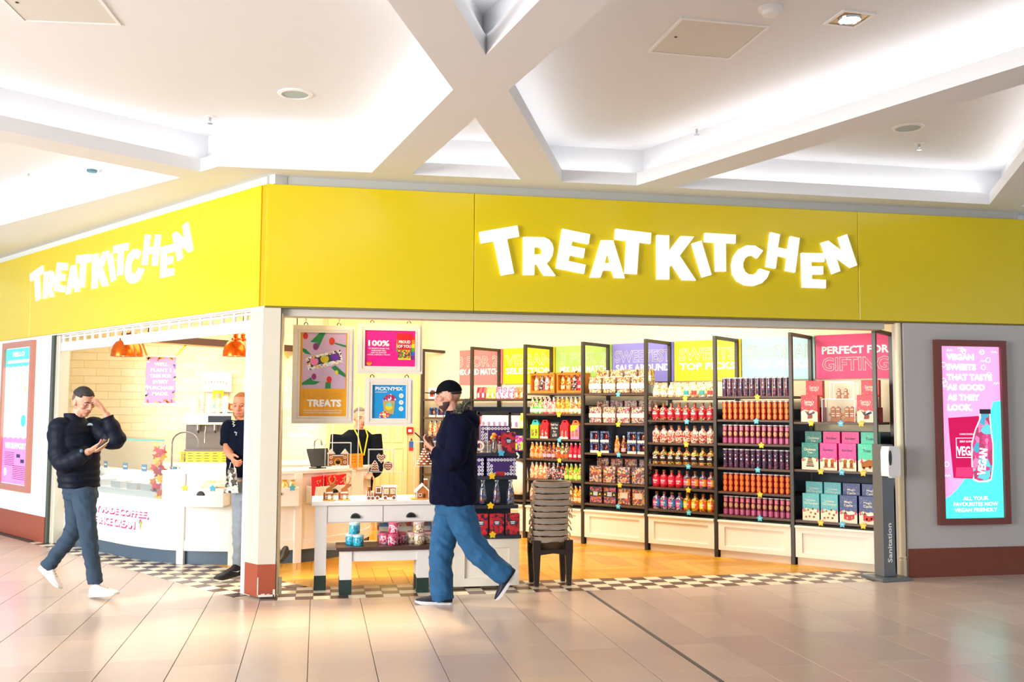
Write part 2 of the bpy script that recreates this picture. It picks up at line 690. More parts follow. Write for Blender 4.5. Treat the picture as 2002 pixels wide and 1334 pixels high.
# ---- mall ceiling: a slab of crossing beams with cut-outs, a plain ceiling above it, light strips hidden on the slab
ZC, LIP, ZU = 3.54, 0.11, 3.90
HOLES = [
    [(0.79, 5.94), (0.41, 8.20), (-0.84, 8.26), (-1.00, 8.47), (-2.26, 7.50), (-5.2, 5.24), (-5.2, 2.0), (-0.75, 2.0)],
    [(0.89, 5.31), (1.44, 2.0), (-0.43, 2.0)],
    [(1.02, 6.50), (1.68, 8.18), (0.74, 8.20)],
    [(1.13, 5.88), (1.76, 2.0), (4.95, 2.0), (2.73, 8.18), (2.05, 8.19)],
    [(3.08, 8.19), (4.32, 4.68), (6.27, 8.22)],
    [(6.63, 8.24), (5.0, 5.35), (6.2, 2.0), (10.2, 2.0), (10.2, 8.24)],
    [(-1.20, 8.73), (-5.6, 5.28), (-7.6, 7.8), (-7.6, 13.4), (-5.0, 13.4)],
]
slab = struct(MB().prism([[(-8.5, -6), (10.8, -6), (10.8, 8.62), (-0.42, 8.62), (-5.2, 15.7), (-8.5, 15.7)]] + HOLES, ZC, ZC + LIP, 'xy').build('ceiling', CEIL))
struct(box(-8.5, 10.8, -6, 15.7, ZU, ZU + 0.05).build('ceiling_upper', CEIL))
COVE = mat('cove_light_strip', (255, 250, 246), 0.5, emit=6.2)


def grow(H, d, cap=0.34):
    """offset a plan polygon outwards with limited mitres"""
    n = len(H)
    sg = 1 if sum(H[i][0] * H[(i + 1) % n][1] - H[(i + 1) % n][0] * H[i][1] for i in range(n)) > 0 else -1
    out = []
    for i in range(n):
        a, b, c = Vector(H[i - 1]), Vector(H[i]), Vector(H[(i + 1) % n])
        e0, e1 = (b - a).normalized(), (c - b).normalized()
        n0, n1 = Vector((e0.y, -e0.x)) * sg, Vector((e1.y, -e1.x)) * sg
        m = (n0 + n1).normalized()
        k = min(cap, d / max(0.05, m.dot(n0)))
        out.append((b.x + m.x * k, b.y + m.y * k))
    return out


for hi, H in enumerate(HOLES):
    n = len(H)
    area2 = sum(H[i][0] * H[(i + 1) % n][1] - H[(i + 1) % n][0] * H[i][1] for i in range(n))
    G = grow(H, 0.155)
    MB().add([g + (z,) for z in (ZC + LIP, ZU) for g in G], [(i, (i + 1) % n, n + (i + 1) % n, n + i) for i in range(n)]).build('recess_wall', CEIL, slab)
    for i in range(n):
        p, q = Vector(H[i] + (0,)), Vector(H[(i + 1) % n] + (0,))
        if max(p.y, q.y) < 2.5 or max(abs(p.x), abs(q.x)) > 10 and abs(p.x - q.x) < 0.1 or (hi == 6 and p.x < -7 and q.x < -7):
            continue
        e = (q - p)
        ln = e.length
        e.normalize()
        out = Vector((e.y, -e.x, 0)) * (1 if area2 > 0 else -1)
        m = (p + q) / 2 + out * 0.075
        L2 = ln / 2 - 0.02
        o = box(-L2, L2, -0.012, 0.012, 0, 0.012).build('cove_light', COVE, slab, loc=(m.x, m.y, ZC + LIP), rz=math.atan2(e.y, e.x))

# ---- fascia and the wall above it
struct(box(-0.46, 6.80, 8.50, 8.62, 3.461, ZC).build('wall_bulkhead', mat('bulkhead_paint', (188, 190, 186), 0.6)))
ang = MB().box(-7.0, 0.06, 0.05, 0.17, 3.461, ZC)
o = struct(ang.build('wall_bulkhead_angled', mat('bulkhead_paint_pale', (226, 230, 228), 0.6)))
o.location, o.rotation_euler = LP, (0, 0, LROT)
fas = thing('shop_fascia', 'long glossy yellow fascia sign above the main shop opening with white letters', 'shop sign', (0, 8.45, 0))
for (a, b) in ((-0.455, 1.322), (1.326, 5.019), (5.023, 6.83)):
    box(a, b, 0, 0.14, 2.42, 3.46, 0.004).build('panel', YELLOW, fas)
box(-0.45, 6.80, 0.01, 0.16, 2.405, 2.419).build('under_trim', mat('fascia_under', (120, 112, 60), 0.5), fas)
fasl = thing('shop_fascia', 'glossy yellow fascia sign over the angled coffee counter front with white letters', 'shop sign', LP, LROT)
for (a, b) in ((-1.144, -0.075), (-5.40, -1.148), (-7.2, -5.404)):
    box(a, b, 0, 0.14, 2.42, 3.46, 0.004).build('panel', YELLOW, fasl)
box(-0.073, 0.0, 0.012, 0.15, 2.42, 3.46, 0.002).build('end_strip', YELLOW_EDGE, fasl)
box(-7.2, 0.0, 0.01, 0.16, 2.405, 2.419).build('under_trim', WHITE, fasl)

LET = [
    [[(88, 134), (269, 103), (278, 155), (219, 166), (253, 331), (193, 341), (158, 177), (97, 188)]],
    [[(298, 157), (395, 159), (420, 170), (435, 190), (441, 215), (436, 245), (424, 268), (408, 284), (451, 343), (397, 341), (362, 287), (350, 287), (350, 338), (298, 338)], [(349, 205), (373, 206), (385, 213), (389, 224), (385, 235), (373, 241), (349, 241)]],
    [[(484, 118), (615, 145), (608, 191), (530, 176), (526, 200), (591, 213), (584, 257), (518, 244), (512, 272), (594, 290), (586, 333), (454, 306)]],
    [[(669, 173), (725, 174), (780, 354), (733, 352), (721, 318), (676, 317), (664, 351), (616, 350)], [(698, 228), (712, 282), (684, 282)]],
    [[(738, 118), (906, 139), (903, 189), (848, 183), (838, 335), (781, 331), (791, 176), (734, 168)]],
    [[(933, 148), (991, 151), (991, 226), (1048, 153), (1110, 156), (1041, 247), (1119, 365), (1056, 363), (1005, 288), (992, 302), (992, 360), (935, 359)]],
    [[(1101, 188), (1144, 175), (1193, 338), (1151, 350)]],
    [[(1163, 138), (1308, 147), (1307, 189), (1260, 186), (1262, 322), (1214, 322), (1211, 184), (1161, 181)]],
    [[(1438, 223), (1411, 259), (1390, 246), (1368, 248), (1352, 260), (1343, 280), (1343, 303), (1352, 322), (1368, 335), (1392, 337), (1412, 326), (1424, 308), (1470, 322), (1457, 352), (1432, 378), (1395, 391), (1355, 388), (1318, 368), (1296, 336), (1290, 292), (1300, 250), (1325, 215), (1360, 197), (1400, 199)]],
    [[(1475, 135), (1519, 145), (1508, 207), (1558, 217), (1570, 154), (1612, 163), (1591, 327), (1547, 318), (1555, 257), (1506, 247), (1498, 308), (1455, 299)]],
    [[(1622, 233), (1732, 235), (1730, 276), (1667, 275), (1668, 297), (1724, 297), (1724, 336), (1670, 336), (1670, 358), (1737, 362), (1736, 402), (1629, 398)]],
    [[(1717, 184), (1748, 175), (1819, 228), (1800, 158), (1837, 144), (1886, 293), (1856, 304), (1785, 252), (1806, 320), (1770, 334)]],
]
LETM = []
for L in LET:
    loops = []
    for l in L:
        loops.append([(lambda p: (p.x, p.z))(at_y(900 + x / 2.4415, 400 + y / 2.4415, 8.45)) for x, y in l])
    LETM.append(loops)
for loops in LETM:
    MB().prism(loops, -0.035, 0.0, 'xz').build('letter', LIT, fas)
# the same lettering, a little longer, on the angled front
for loops in LETM:
    l2 = [[(-5.40 + (x - 1.365) * 1.148, 3.03 + (z - 2.93) * 0.93) for x, z in l] for l in loops]
    MB().prism(l2, -0.018, 0.0, 'xz').build('letter', LIT, fasl)

# ---- corner column, jamb, right wall, angled end wall
colu = struct(MB().prism([(-0.575, 8.62), (-0.462, 8.452), (-0.318, 8.452), (-0.318, 8.75), (-0.575, 8.75)], 0.275, 2.404, 'xy').build('column', CREAM))
foot = MB().prism([(-0.577, 8.62), (-0.463, 8.449), (-0.316, 8.449), (-0.316, 8.75), (-0.577, 8.75)], 0.012, 0.275, 'xy').build('column_foot', TERRA, colu)
CHIP = mat('chipped_plaster', (232, 226, 214), 0.7)
for x0, x1, z0, z1 in ((-0.46, -0.325, 0.012, 0.028), (-0.462, -0.454, 0.012, 0.17), (-0.335, -0.318, 0.012, 0.07), (-0.43, -0.40, 0.026, 0.036), (-0.385, -0.36, 0.026, 0.034)):
    box(x0, x1, 8.4475, 8.4492, z0, z1).build('paint_chip', CHIP, colu)
MB().prism([(-0.3, 8.47), (-0.312, 8.47), (-0.316, 8.60), (-0.29, 8.60)], 0.02, 2.36, 'xy').build('casing', mat('cream_casing', (226, 208, 168), 0.4), colu)
MB().tube([(-0.285, 8.52, 0.02), (-0.285, 8.52, 0.16)], 0.018, 10).build('casing_foot', CREAM, colu, 40)
struct(box(-0.33, 5.32, 8.52, 8.70, 2.345, 2.404).build('lintel', mat('lintel_paint', (206, 202, 192), 0.5)))
wr = struct(box(5.485, 6.80, 8.46, 8.66, 0, 2.404).build('wall_right', GREYWALL))
struct(box(5.483, 6.802, 8.452, 8.47, 0, 0.268).build('baseboard_right', mat('brown_skirting', (120, 58, 40), 0.35, noise=0.08, nscale=8)))
struct(box(6.80, 6.95, 8.55, 12, 0, 3.46).build('wall_far_right', mat('pale_wall', (226, 228, 230), 0.5)))
jt = MB().tube([(5.447, 8.50, 0.0), (5.447, 8.50, 0.05), (5.447, 8.50, 0.16), (5.447, 8.50, 0.165), (5.447, 8.50, 0.19), (5.447, 8.50, 0.20), (5.447, 8.50, 2.42)], [0.037, 0.037, 0.037, 0.032, 0.037, 0.03, 0.03], 14)
struct(jt.build('trim_1', mat('cream_jamb', (236, 224, 192), 0.4), smooth=40))
wl = struct(box(-9.5, -4.66, 0.0, 0.15, 0, 2.404).build('wall_left', WHITE))
bl = struct(box(-9.5, -4.655, -0.008, 0.004, 0, 0.295).build('baseboard_left', TERRA))
jl = struct(box(-4.657, -4.60, 0.0, 0.16, 0, 2.404, 0.003).build('trim_3', mat('dark_green_jamb', (70, 84, 78), 0.5)))  # narrow dark green strip at the end of the white wall
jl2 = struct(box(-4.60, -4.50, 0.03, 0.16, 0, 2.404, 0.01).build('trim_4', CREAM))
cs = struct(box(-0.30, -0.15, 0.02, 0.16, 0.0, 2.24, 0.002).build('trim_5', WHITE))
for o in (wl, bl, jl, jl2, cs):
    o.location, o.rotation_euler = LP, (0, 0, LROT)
cs.location = LP + LD * 0.0
# rolled shutter's bottom rail showing under the angled fascia: slotted strip
sh = thing('roller_shutter', 'white slotted bottom rail of the raised roller shutter above the coffee counter', 'shutter', LP, LROT)
box(-4.50, -0.16, 0.05, 0.08, 2.215, 2.318, 0.002).build('bottom_rail', WHITE, sh)
box(-4.50, -0.16, 0.055, 0.075, 2.366, 2.384, 0.002).build('top_rail', WHITE, sh)
box(-4.50, -0.16, 0.055, 0.075, 2.394, 2.405, 0.002).build('guide_rail', WHITE, sh)
for k in range(22):
    x = -4.48 + k * 0.2045
    box(x, x + 0.03, 0.055, 0.075, 2.318, 2.366).build('slat_link', WHITE, sh)
    box(x, x + 0.03, 0.055, 0.075, 2.384, 2.394).build('slat_link', WHITE, sh)

# ---- shop interior shell
SC = Vector((4.205, 10.002, 0))
SD = Vector((-0.673, 0.739, 0)).normalized()     # along the shelving, away from the viewer
SN = Vector((0.739, 0.673, 0)).normalized()      # into the shelving wall
SROT = math.atan2(-SD.y, -SD.x)


def sw(x, y, z=0.0):
    """shelving wall frame: x to the viewer's right, y into the wall, origin at the tube bay's inner post"""
    p = SC - SD * x + SN * y
    return Vector((p.x, p.y, z))


o = struct(box(-4.6, 1.85, 0.63, 0.75, 0, 3.3).build('wall_shelving', SHOPWALL))
o.location, o.rotation_euler = SC, (0, 0, SROT)
struct(box(-3.72, 2.1, 13.42, 13.55, 0, 3.3).build('wall_back', SHOPWALL))
struct(MB().prism([(-0.55, 8.72), (5.50, 8.72), (4.9, 10.5), (1.9, 13.6), (-3.7, 13.6), (-3.05, 12.6)], 3.22, 3.3, 'xy').build('ceiling_shop', WHITE))
struct(box(0.12, 1.35, 13.22, 13.43, 0, 3.2).build('wall_pier', mat('shaded_pier_tan', (226, 198, 140), 0.55)))  # same cream as the wall; the tan puts its shade into the colour

# ================================================================ SHELVING WALL
STEEL = mat('dark_shelving_steel', (62, 58, 52), 0.38, metal=0.3, noise=0.1, nscale=5)
SHELFW = mat('brown_shelf_board', (84, 62, 48), 0.45, noise=0.15, nscale=12)
NAVY = mat('navy_shade_and_riser', (30, 44, 66), 0.5)  # shade tone behind the shelves, plain navy on the risers
CAB = mat('cabinet_cream', (246, 238, 222), 0.45, noise=0.015)
CABD = mat('cabinet_plinth', (224, 206, 184), 0.5)
BAY = 0.845
HEADW = mat('header_white_print', (255, 255, 255), 0.5)
# name, left edge in wall frame, shelf heights, header colour, header texts (solid line, outline line, outline first?)
BAYS = [
    ('far corner', -5 * BAY, [0.455, 0.71, 0.96, 1.21, 1.46, 1.70], (236, 130, 134), ('3 FOR 2', 'MIX AND MATCH'), 'pink'),
    ('pouch', -4 * BAY, [0.455, 0.96, 1.70], (232, 208, 0), ('VEGAN', 'SELECTION'), 'yellow'),
    ('hamper', -3 * BAY, [0.464, 0.725, 0.971, 1.214, 1.516, 1.766], (170, 214, 100), ('3 FOR 2', 'MIX AND MATCH'), 'lime green'),
    ('clear box', -2 * BAY, [0.475, 0.718, 1.063, 1.41, 1.757], (136, 132, 220), ('SWEETEST', 'SALE AROUND'), 'lilac'),
    ('cork bottle', -1 * BAY, [0.462, 0.705, 0.961, 1.201, 1.453, 1.705], (232, 208, 0), ('SWEETS', 'TOP PICKS'), 'yellow'),
    ('tube', 0.0, [0.454, 0.70, 0.955, 1.212, 1.465, 1.716], (170, 222, 222), ('SEASONAL', 'TOP PICKS'), 'pale aqua'),
    ('gift box', 1 * BAY, [0.453, 0.966, 1.45], (222, 44, 112), ('GIFTING', 'PERFECT FOR'), 'hot pink'),
]
SHELF_TH = 0.024
KIT = {}


def place(kit, name, label, cat, loc, rz, group=None):
    """a thing with its parts and sub-parts from a kit of shared meshes"""
    t = thing(name, label, cat, loc, rz, group)
    for pn, me, kids in KIT[kit]:
        o = bpy.data.objects.new(pn, me)
        COL.objects.link(o)
        o.parent = t
        for kn, kme in kids:
            k = bpy.data.objects.new(kn, kme)
            COL.objects.link(k)
            k.parent = o
    return t


def frame_parts(t, x):
    for y0, nm in ((0.0, 'post'), (0.575, 'rear_post')):
        box(x - 0.019, x + 0.019, y0, y0 + 0.04, 0, 2.335, 0.002).build(nm, STEEL, t)
    box(x - 0.019, x + 0.019, 0, 0.615, 2.335, 2.372, 0.002).build('top_bar', STEEL, t)


for bi, (bn, x0, zs, hc, ht, cn) in enumerate(BAYS):
    t = thing('shelving_unit', f'dark steel shelving unit of the {bn} bay with brown board shelves', 'shelving', sw(0, 0), SROT, 'shelving units along the cream wall')
    frame_parts(t, x0)
    if bn == 'gift box':
        frame_parts(t, x0 + BAY)
    for z in zs:
        box(x0 + 0.021, x0 + BAY - 0.021, 0.012, 0.57, z - SHELF_TH, z, 0.002).build('shelf', SHELFW, t)
    ztop = {'far corner': 1.60, 'pouch': 1.60, 'hamper': 1.62, 'clear box': 1.62, 'cork bottle': 1.58, 'tube': 1.58, 'gift box': 1.35}[bn]
    box(x0 + 0.021, x0 + BAY - 0.021, 0.575, 0.60, 0.40, ztop).build('shade_panel', NAVY, t)  # added dark sheet; its navy stands for shade on the cream wall
    # base cabinet
    cab = thing('base_cabinet', f'cream panelled base cabinet under the {bn} bay', 'cabinet', sw(0, 0), SROT, 'base cabinets under the shelving')
    a, b = x0 + 0.024, x0 + BAY - 0.024
    box(a, b, 0.03, 0.57, 0.08, 0.375).build('body', CAB, cab)
    box(a - 0.002, b + 0.002, -0.012, 0.57, 0.375, 0.398, 0.004).build('top', CAB, cab)
    box(a + 0.012, b - 0.012, 0.035, 0.56, 0.0, 0.08).build('plinth', CABD, cab)
    p = box(a + 0.07, b - 0.07, 0.026, 0.032, 0.125, 0.325).build('panel', CAB, cab)
    MB().prism([[(a, 0.08), (b, 0.08), (b, 0.375), (a, 0.375)], [(a + 0.07, 0.125), (a + 0.07, 0.325), (b - 0.07, 0.325), (b - 0.07, 0.125)]], 0.008, 0.03, 'xz').build('panel_frame', CAB, cab)
    # header board
    hb = thing('header_sign', f'{cn} header sign above the {bn} bay with white lettering', 'sign', sw(0, 0), SROT, 'header signs over the shelving')
    hm = mat('header_' + cn.replace(' ', '_'), hc, 0.45)
    box(x0 + 0.06, x0 + BAY + 0.045, 0.604, 0.622, 1.905, 2.375).build('board', hm, hb)
    cx = x0 + BAY / 2 + 0.052
    hw = HEADW if cn != 'pale aqua' else mat('header_pale_print', (246, 240, 232), 0.5)
    w1 = {'3 FOR 2': 0.70, 'VEGAN': 0.76, 'SWEETEST': 0.77, 'SWEETS': 0.72, 'SEASONAL': 0.77, 'GIFTING': 0.70}[ht[0]]
    w2 = {'MIX AND MATCH': 0.70, 'SELECTION': 0.74, 'SALE AROUND': 0.74, 'TOP PICKS': 0.70, 'PERFECT FOR': 0.70}[ht[1]]
    if cn == 'hot pink':
        print_text(hb, ht[1], cx, 2.21, 0.604, w2, 0.085, hw, bold=0.035)
        print_text(hb, ht[0], cx, 2.06, 0.604, w1, 0.15, hw, 'outline_lettering', 0.02, 0.019)
    else:
        print_text(hb, ht[0], cx, 2.215, 0.604, w1, 0.15, hw, 'outline_lettering', 0.02, 0.019)
        print_text(hb, ht[1], cx, 2.075, 0.604, w2, 0.085, hw, bold=0.035)

# ---------------------------------------------------------------- product kits
CLEAR = glass('clear_plastic', amount=0.10)
LIDM = mat('clear_lid', (225, 228, 232), 0.2, spec=0.7)
STEELLID = mat('steel_lid', (178, 182, 188), 0.25, metal=0.9)
CORK = mat('cork', (150, 104, 70), 0.8, noise=0.2, nscale=80)


def patch(r, a0, a1, z0, z1, seg=10, sy=1.0):
    m = MB()
    vs, fs = [], []
    for i in range(seg + 1):
        a = -math.pi / 2 + a0 + (a1 - a0) * i / seg
        vs += [(r * math.cos(a), r * math.sin(a) * sy, z0), (r * math.cos(a), r * math.sin(a) * sy, z1)]
    for i in range(seg):
        fs.append((2 * i, 2 * i + 2, 2 * i + 3, 2 * i + 1))
    return m.add(vs, fs)


def bent_text(s, r, zc, w, h, bold=0.03):
    t = text_mb(s, w, h, bold, depth=0.0)
    t.v = [(r * math.sin(x / r), -r * math.cos(x / r), z + zc) for x, y, z in t.v]
    return t


def oval(r, zc, w, h, seg=16, rings=4):
    vs, fs = [(0.0, zc)], []
    for j in range(1, rings + 1):
        vs += [(j / rings * w / 2 * math.cos(2 * math.pi * i / seg), zc + j / rings * h / 2 * math.sin(2 * math.pi * i / seg)) for i in range(seg)]
    fs += [(0, 1 + i, 1 + (i + 1) % seg) for i in range(seg)]
    for j in range(rings - 1):
        o = 1 + j * seg
        fs += [(o + i, o + seg + i, o + seg + (i + 1) % seg, o + (i + 1) % seg) for i in range(seg)]
    return MB().add([(r * math.sin(x / r), -r * math.cos(x / r), z) for x, z in vs], fs)


def tube_kit(key, body, extra):
    r, h = 0.0275, 0.20
    body_me = MB().lathe([(r * 0.97, 0), (r, 0.004), (r, h - 0.012)], 14).mesh('body', body, 40)
    lid = MB().lathe([(r * 1.03, h - 0.012), (r * 1.03, h - 0.001), (r * 0.9, h)], 14).mesh('lid', LIDM, 40)
    KIT[key] = [('body', body_me, extra), ('lid', lid, [])]


ORANGE = mat('orange_print', (248, 116, 8), 0.3, coat=0.5, noise=0.25, nscale=60)
tube_kit('tube_orange', mat('orange_tube_film', (170, 40, 20), 0.25, coat=0.5),
         [('fruit_print', oval(0.0288, z, 0.052, 0.056).mesh('fruit_print', ORANGE)) for z in (0.034, 0.094, 0.154)])
tube_kit('tube_pink', mat('plum_tube_film', (120, 36, 66), 0.25, coat=0.5),
         [('label', oval(0.0288, 0.105, 0.046, 0.05).mesh('label', mat('gold_oval_label', (196, 150, 110), 0.4))),
          ('pink_print', patch(0.028, -1.3, 1.3, 0.006, 0.06).mesh('pink_print', mat('mauve_print', (186, 84, 130), 0.3, coat=0.4))),
          ('crown_print', patch(0.028, -0.5, 0.9, 0.14, 0.18).mesh('crown_print', mat('rose_print', (232, 128, 150), 0.3)))])
tube_kit('tube_navy', candy('navy_berry_film', [(58, 44, 74), (92, 46, 82), (44, 40, 66), (150, 70, 96), (60, 60, 96)], 70),
         [('white_mark', patch(0.028, -0.28, 0.28, 0.085, 0.10).mesh('white_mark', mat('pale_print', (224, 220, 224), 0.4))),
          ('white_mark', patch(0.028, -0.2, 0.2, 0.13, 0.14).mesh('white_mark', mat('pale_print', (224, 220, 224), 0.4)))])


def cork_kit(key, fill, label=None, words=None, wcol=None, shelf_top=False, split=None):
    body = MB().lathe([(0.040, 0), (0.0455, 0.006), (0.0455, 0.112), (0.040, 0.130), (0.020, 0.146), (0.016, 0.158), (0.019, 0.160), (0.019, 0.165)], 16).mesh('body', fill, 45)
    cork = MB().lathe([(0.0165, 0.165), (0.0185, 0.190), (0.017, 0.193)], 12).mesh('cork', CORK, 40)
    ex = []
    if label:
        ex.append(('label', patch(0.0461, -1.25, 1.25 if not split else 0.25, 0.032, 0.104).mesh('label', label)))
        if split:
            ex.append(('label', patch(0.0461, 0.25, 1.25, 0.032, 0.104).mesh('label', split)))
    if words:
        ex.append(('lettering', bent_text(words, 0.0468, 0.074, 0.056, 0.022).mesh('lettering', wcol or HEADW)))
        zp = 0.047 if words == 'VEGAN' else 0.092
        ex.append(('small_print', patch(0.0466, -0.35, 0.35, zp, zp + 0.006).mesh('small_print', wcol or HEADW)))
    KIT[key] = [('body', body, ex), ('cork', cork, [])]


MIXRED = [(206, 20, 40), (240, 70, 60), (232, 220, 200), (150, 14, 30), (70, 150, 60), (226, 40, 90)]
cork_kit('bottle_redmix', candy('sweets_red_mix', MIXRED, 75), mat('red_band', (190, 20, 44), 0.4), 'BEANS')
cork_kit('bottle_cream', candy('sweets_candy_cane', [(246, 226, 200), (214, 40, 50), (240, 200, 170), (250, 240, 226), (190, 60, 50)], 80), None, 'BEANS', mat('dark_red_print', (190, 40, 40), 0.4))
cork_kit('bottle_beans', candy('sweets_beans', [(240, 60, 30), (250, 200, 30), (60, 150, 50), (250, 130, 20), (40, 34, 30), (230, 220, 190)], 85), mat('black_band', (40, 26, 24), 0.4), 'BEANS')
cork_kit('bottle_redlabel', candy('sweets_red', [(200, 16, 50), (230, 40, 70), (160, 10, 30)], 70), mat('red_pink_label', (226, 30, 74), 0.4), 'VEGAN')
cork_kit('bottle_sunset', candy('sweets_grape', [(60, 90, 140), (110, 60, 100), (200, 60, 60), (80, 130, 90)], 70), mat('pink_label', (232, 50, 100), 0.4), 'VEGAN', None, False, mat('amber_label', (250, 170, 30), 0.4))
cork_kit('bottle_blue', candy('sweets_grape2', [(70, 60, 110), (180, 60, 90), (60, 110, 160), (230, 210, 220)], 70), mat('magenta_label', (214, 60, 140), 0.4), 'VEGAN', None, False, mat('blue_label', (60, 140, 220), 0.4))
cork_kit('bottle_lime', candy('sweets_citrus', [(240, 90, 20), (250, 190, 20), (120, 180, 40), (200, 40, 30)], 70), mat('yellow_label', (240, 216, 30), 0.4), 'VEGAN', None, False, mat('fire_label', (240, 90, 30), 0.4))
# popcorn sacks, round bellied with a label
pop = candy('popcorn', [(255, 246, 214), (250, 226, 160), (226, 180, 110), (255, 250, 232), (196, 130, 70)], 60)
for key, lc in (('sack_cream', (244, 232, 214)), ('sack_teal', (50, 150, 150)), ('sack_red', (220, 50, 40))):
    KIT[key] = [('bag', MB().lathe([(0.034, 0), (0.046, 0.012), (0.05, 0.05), (0.044, 0.1), (0.03, 0.135), (0.016, 0.15), (0.024, 0.168), (0.012, 0.172)], 14, sy=0.8).mesh('bag', pop, 60), [('label', patch(0.0505, -0.7, 0.7, 0.03, 0.075, sy=0.8).mesh('label', mat('sack_label_' + key, lc, 0.5)))])]


def milk_kit(key, cols, lc=None, words=None, sc=62):
    fill = candy('sweets_' + key, cols, sc)
    body = MB().lathe([(0.03, 0), (0.0345, 0.005), (0.0345, 0.105), (0.030, 0.125), (0.018, 0.165), (0.0165, 0.182), (0.019, 0.184)], 14).mesh('body', fill, 45)
    lid = MB().lathe([(0.0205, 0.182), (0.0205, 0.20), (0.018, 0.203)], 14).mesh('lid', STEELLID, 40)
    ex = []
    if lc:
        ex.append(('label', patch(0.0352, -1.0, 1.0, 0.02, 0.062).mesh('label', mat('label_' + key, lc, 0.4))))
    if words:
        ex.append(('lettering', bent_text(words, 0.0357, 0.042, 0.045, 0.028).mesh('lettering', HEADW)))
    KIT[key] = [('body', body, ex), ('lid', lid, [])]


milk_kit('milk_green', [(60, 190, 60), (120, 220, 80), (240, 60, 50), (230, 250, 210)], (236, 246, 226))
milk_kit('milk_strawberry', [(250, 130, 130), (236, 40, 60), (255, 226, 220), (250, 180, 170)], (250, 190, 186))
milk_kit('milk_orange', [(250, 140, 20), (250, 190, 40), (236, 70, 30), (255, 220, 120)], (252, 214, 170))
milk_kit('milk_mixed', [(240, 60, 60), (250, 220, 90), (90, 180, 70), (255, 240, 220), (240, 130, 60)], (250, 226, 210))
milk_kit('milk_amber', [(240, 110, 20), (250, 170, 60), (190, 60, 20), (250, 210, 150)], (244, 170, 130))
milk_kit('milk_cola', [(70, 30, 26), (120, 50, 30), (240, 140, 30), (150, 90, 110)], (206, 170, 190))
milk_kit('milk_stripe', [(110, 130, 60), (230, 220, 190), (190, 60, 40), (90, 110, 70)], (228, 90, 40))
milk_kit('milk_red', [(200, 10, 50), (226, 24, 70)], (196, 14, 54), None, 30)
for zz_ in (0.03, 0.048):
    KIT['milk_red'][0][2].append(('white_mark', patch(0.0357, -0.6, 0.6, zz_, zz_ + 0.012).mesh('white_mark', HEADW)))
milk_kit('milk_peach', [(255, 214, 160), (250, 160, 120), (255, 236, 200), (240, 120, 90)], None)
milk_kit('milk_liquorice', [(40, 36, 44), (220, 210, 214), (90, 90, 110), (226, 110, 110), (30, 30, 34)], None)
milk_kit('milk_apple', [(130, 210, 30), (80, 170, 30), (230, 240, 120), (220, 90, 60)], (190, 226, 110))

# clear plastic boxes of sweets
def clear_kit(key, cols, lc, w=0.168, h=0.20, d=0.10, lz=0.52, lh=0.2, sc=72, fillh=0.94, mark=None, frac=1.0):
    fill = candy('fill_' + key, cols, sc, gap=(110, 90, 96))
    body = box(-w / 2 + 0.004, w / 2 - 0.004, 0.004, d - 0.004, 0.004, h * fillh, 0.004).mesh('sweets', fill)
    case = box(-w / 2, w / 2, 0, d, 0, h, 0.003).mesh('case', CLEAR)
    lab = []
    if lc:
        lab = [('label', box(-w / 2 * frac, w / 2 * frac, -0.001, 0.0004, h * (lz - lh), h * (lz + lh)).mesh('label', mat('label_' + key, lc, 0.4)))]
    if mark:
        lab += mark
    KIT[key] = [('case', case, lab), ('sweets', body, [])]


clear_kit('clear_popcorn', [(255, 246, 200), (250, 214, 90), (236, 150, 80), (255, 252, 235), (180, 90, 50)], (250, 236, 226), lz=0.42, lh=0.16)
clear_kit('clear_pink', [(250, 200, 190), (240, 90, 110), (250, 220, 120), (255, 240, 235), (120, 80, 70)], (250, 206, 206), lz=0.45, lh=0.12)
clear_kit('clear_round', [(230, 110, 90), (250, 170, 60), (110, 60, 60), (250, 230, 170), (200, 190, 220), (90, 100, 130)], (150, 60, 60), lz=0.5, lh=0.08, sc=56, frac=0.35)
tri = [('warning_mark', MB().prism([(x - 0.014, 0.10), (x + 0.014, 0.10), (x, 0.125)], -0.002, -0.0005, 'xz').mesh('warning_mark', mat('warning_yellow', (246, 206, 20), 0.4))) for x in (-0.06, 0.06)]
bar3 = [('white_mark', box(-0.03, 0.03, -0.002, -0.0005, z, z + 0.009).mesh('white_mark', HEADW)) for z in (0.092, 0.108, 0.124)]
clear_kit('clear_black', [(200, 60, 90), (70, 60, 90), (240, 150, 30), (230, 90, 140), (60, 90, 130)], (34, 34, 34), lz=0.55, lh=0.15, mark=tri + bar3, sc=58)
clear_kit('clear_white', [(220, 50, 40), (240, 160, 30), (70, 80, 110), (250, 200, 60), (160, 40, 50)], (236, 200, 190), lz=0.55, lh=0.16, frac=0.6, sc=58)

# small navy boxes with a red window
nb = MB().prism([[(-0.056, 0), (0.056, 0), (0.056, 0.125), (-0.056, 0.125)], [(-0.028, 0.03), (-0.028, 0.105), (0.05, 0.105), (0.05, 0.03)]], 0, 0.06, 'xz')
KIT['navy_box'] = [('carton', nb.mesh('carton', candy('navy_snow', [(34, 52, 100), (40, 60, 112), (34, 52, 100), (150, 170, 210)], 130, 0.4, 0.1)), []),
                   ('figure', MB().ball((0.012, 0.03, 0.06), (0.018, 0.016, 0.034), 8, 6).mesh('figure', candy('red_toffee', [(170, 30, 40), (226, 150, 80), (110, 20, 36)], 60)), []),
                   ('liner', box(-0.054, 0.054, 0.045, 0.058, 0.004, 0.12).mesh('liner', mat('maroon_liner', (110, 20, 44), 0.5)), []),
                   ('snow_strip', box(-0.057, 0.057, -0.001, 0.001, 0.0, 0.026).mesh('snow_strip', mat('snow_strip', (250, 220, 206), 0.5)), [])]

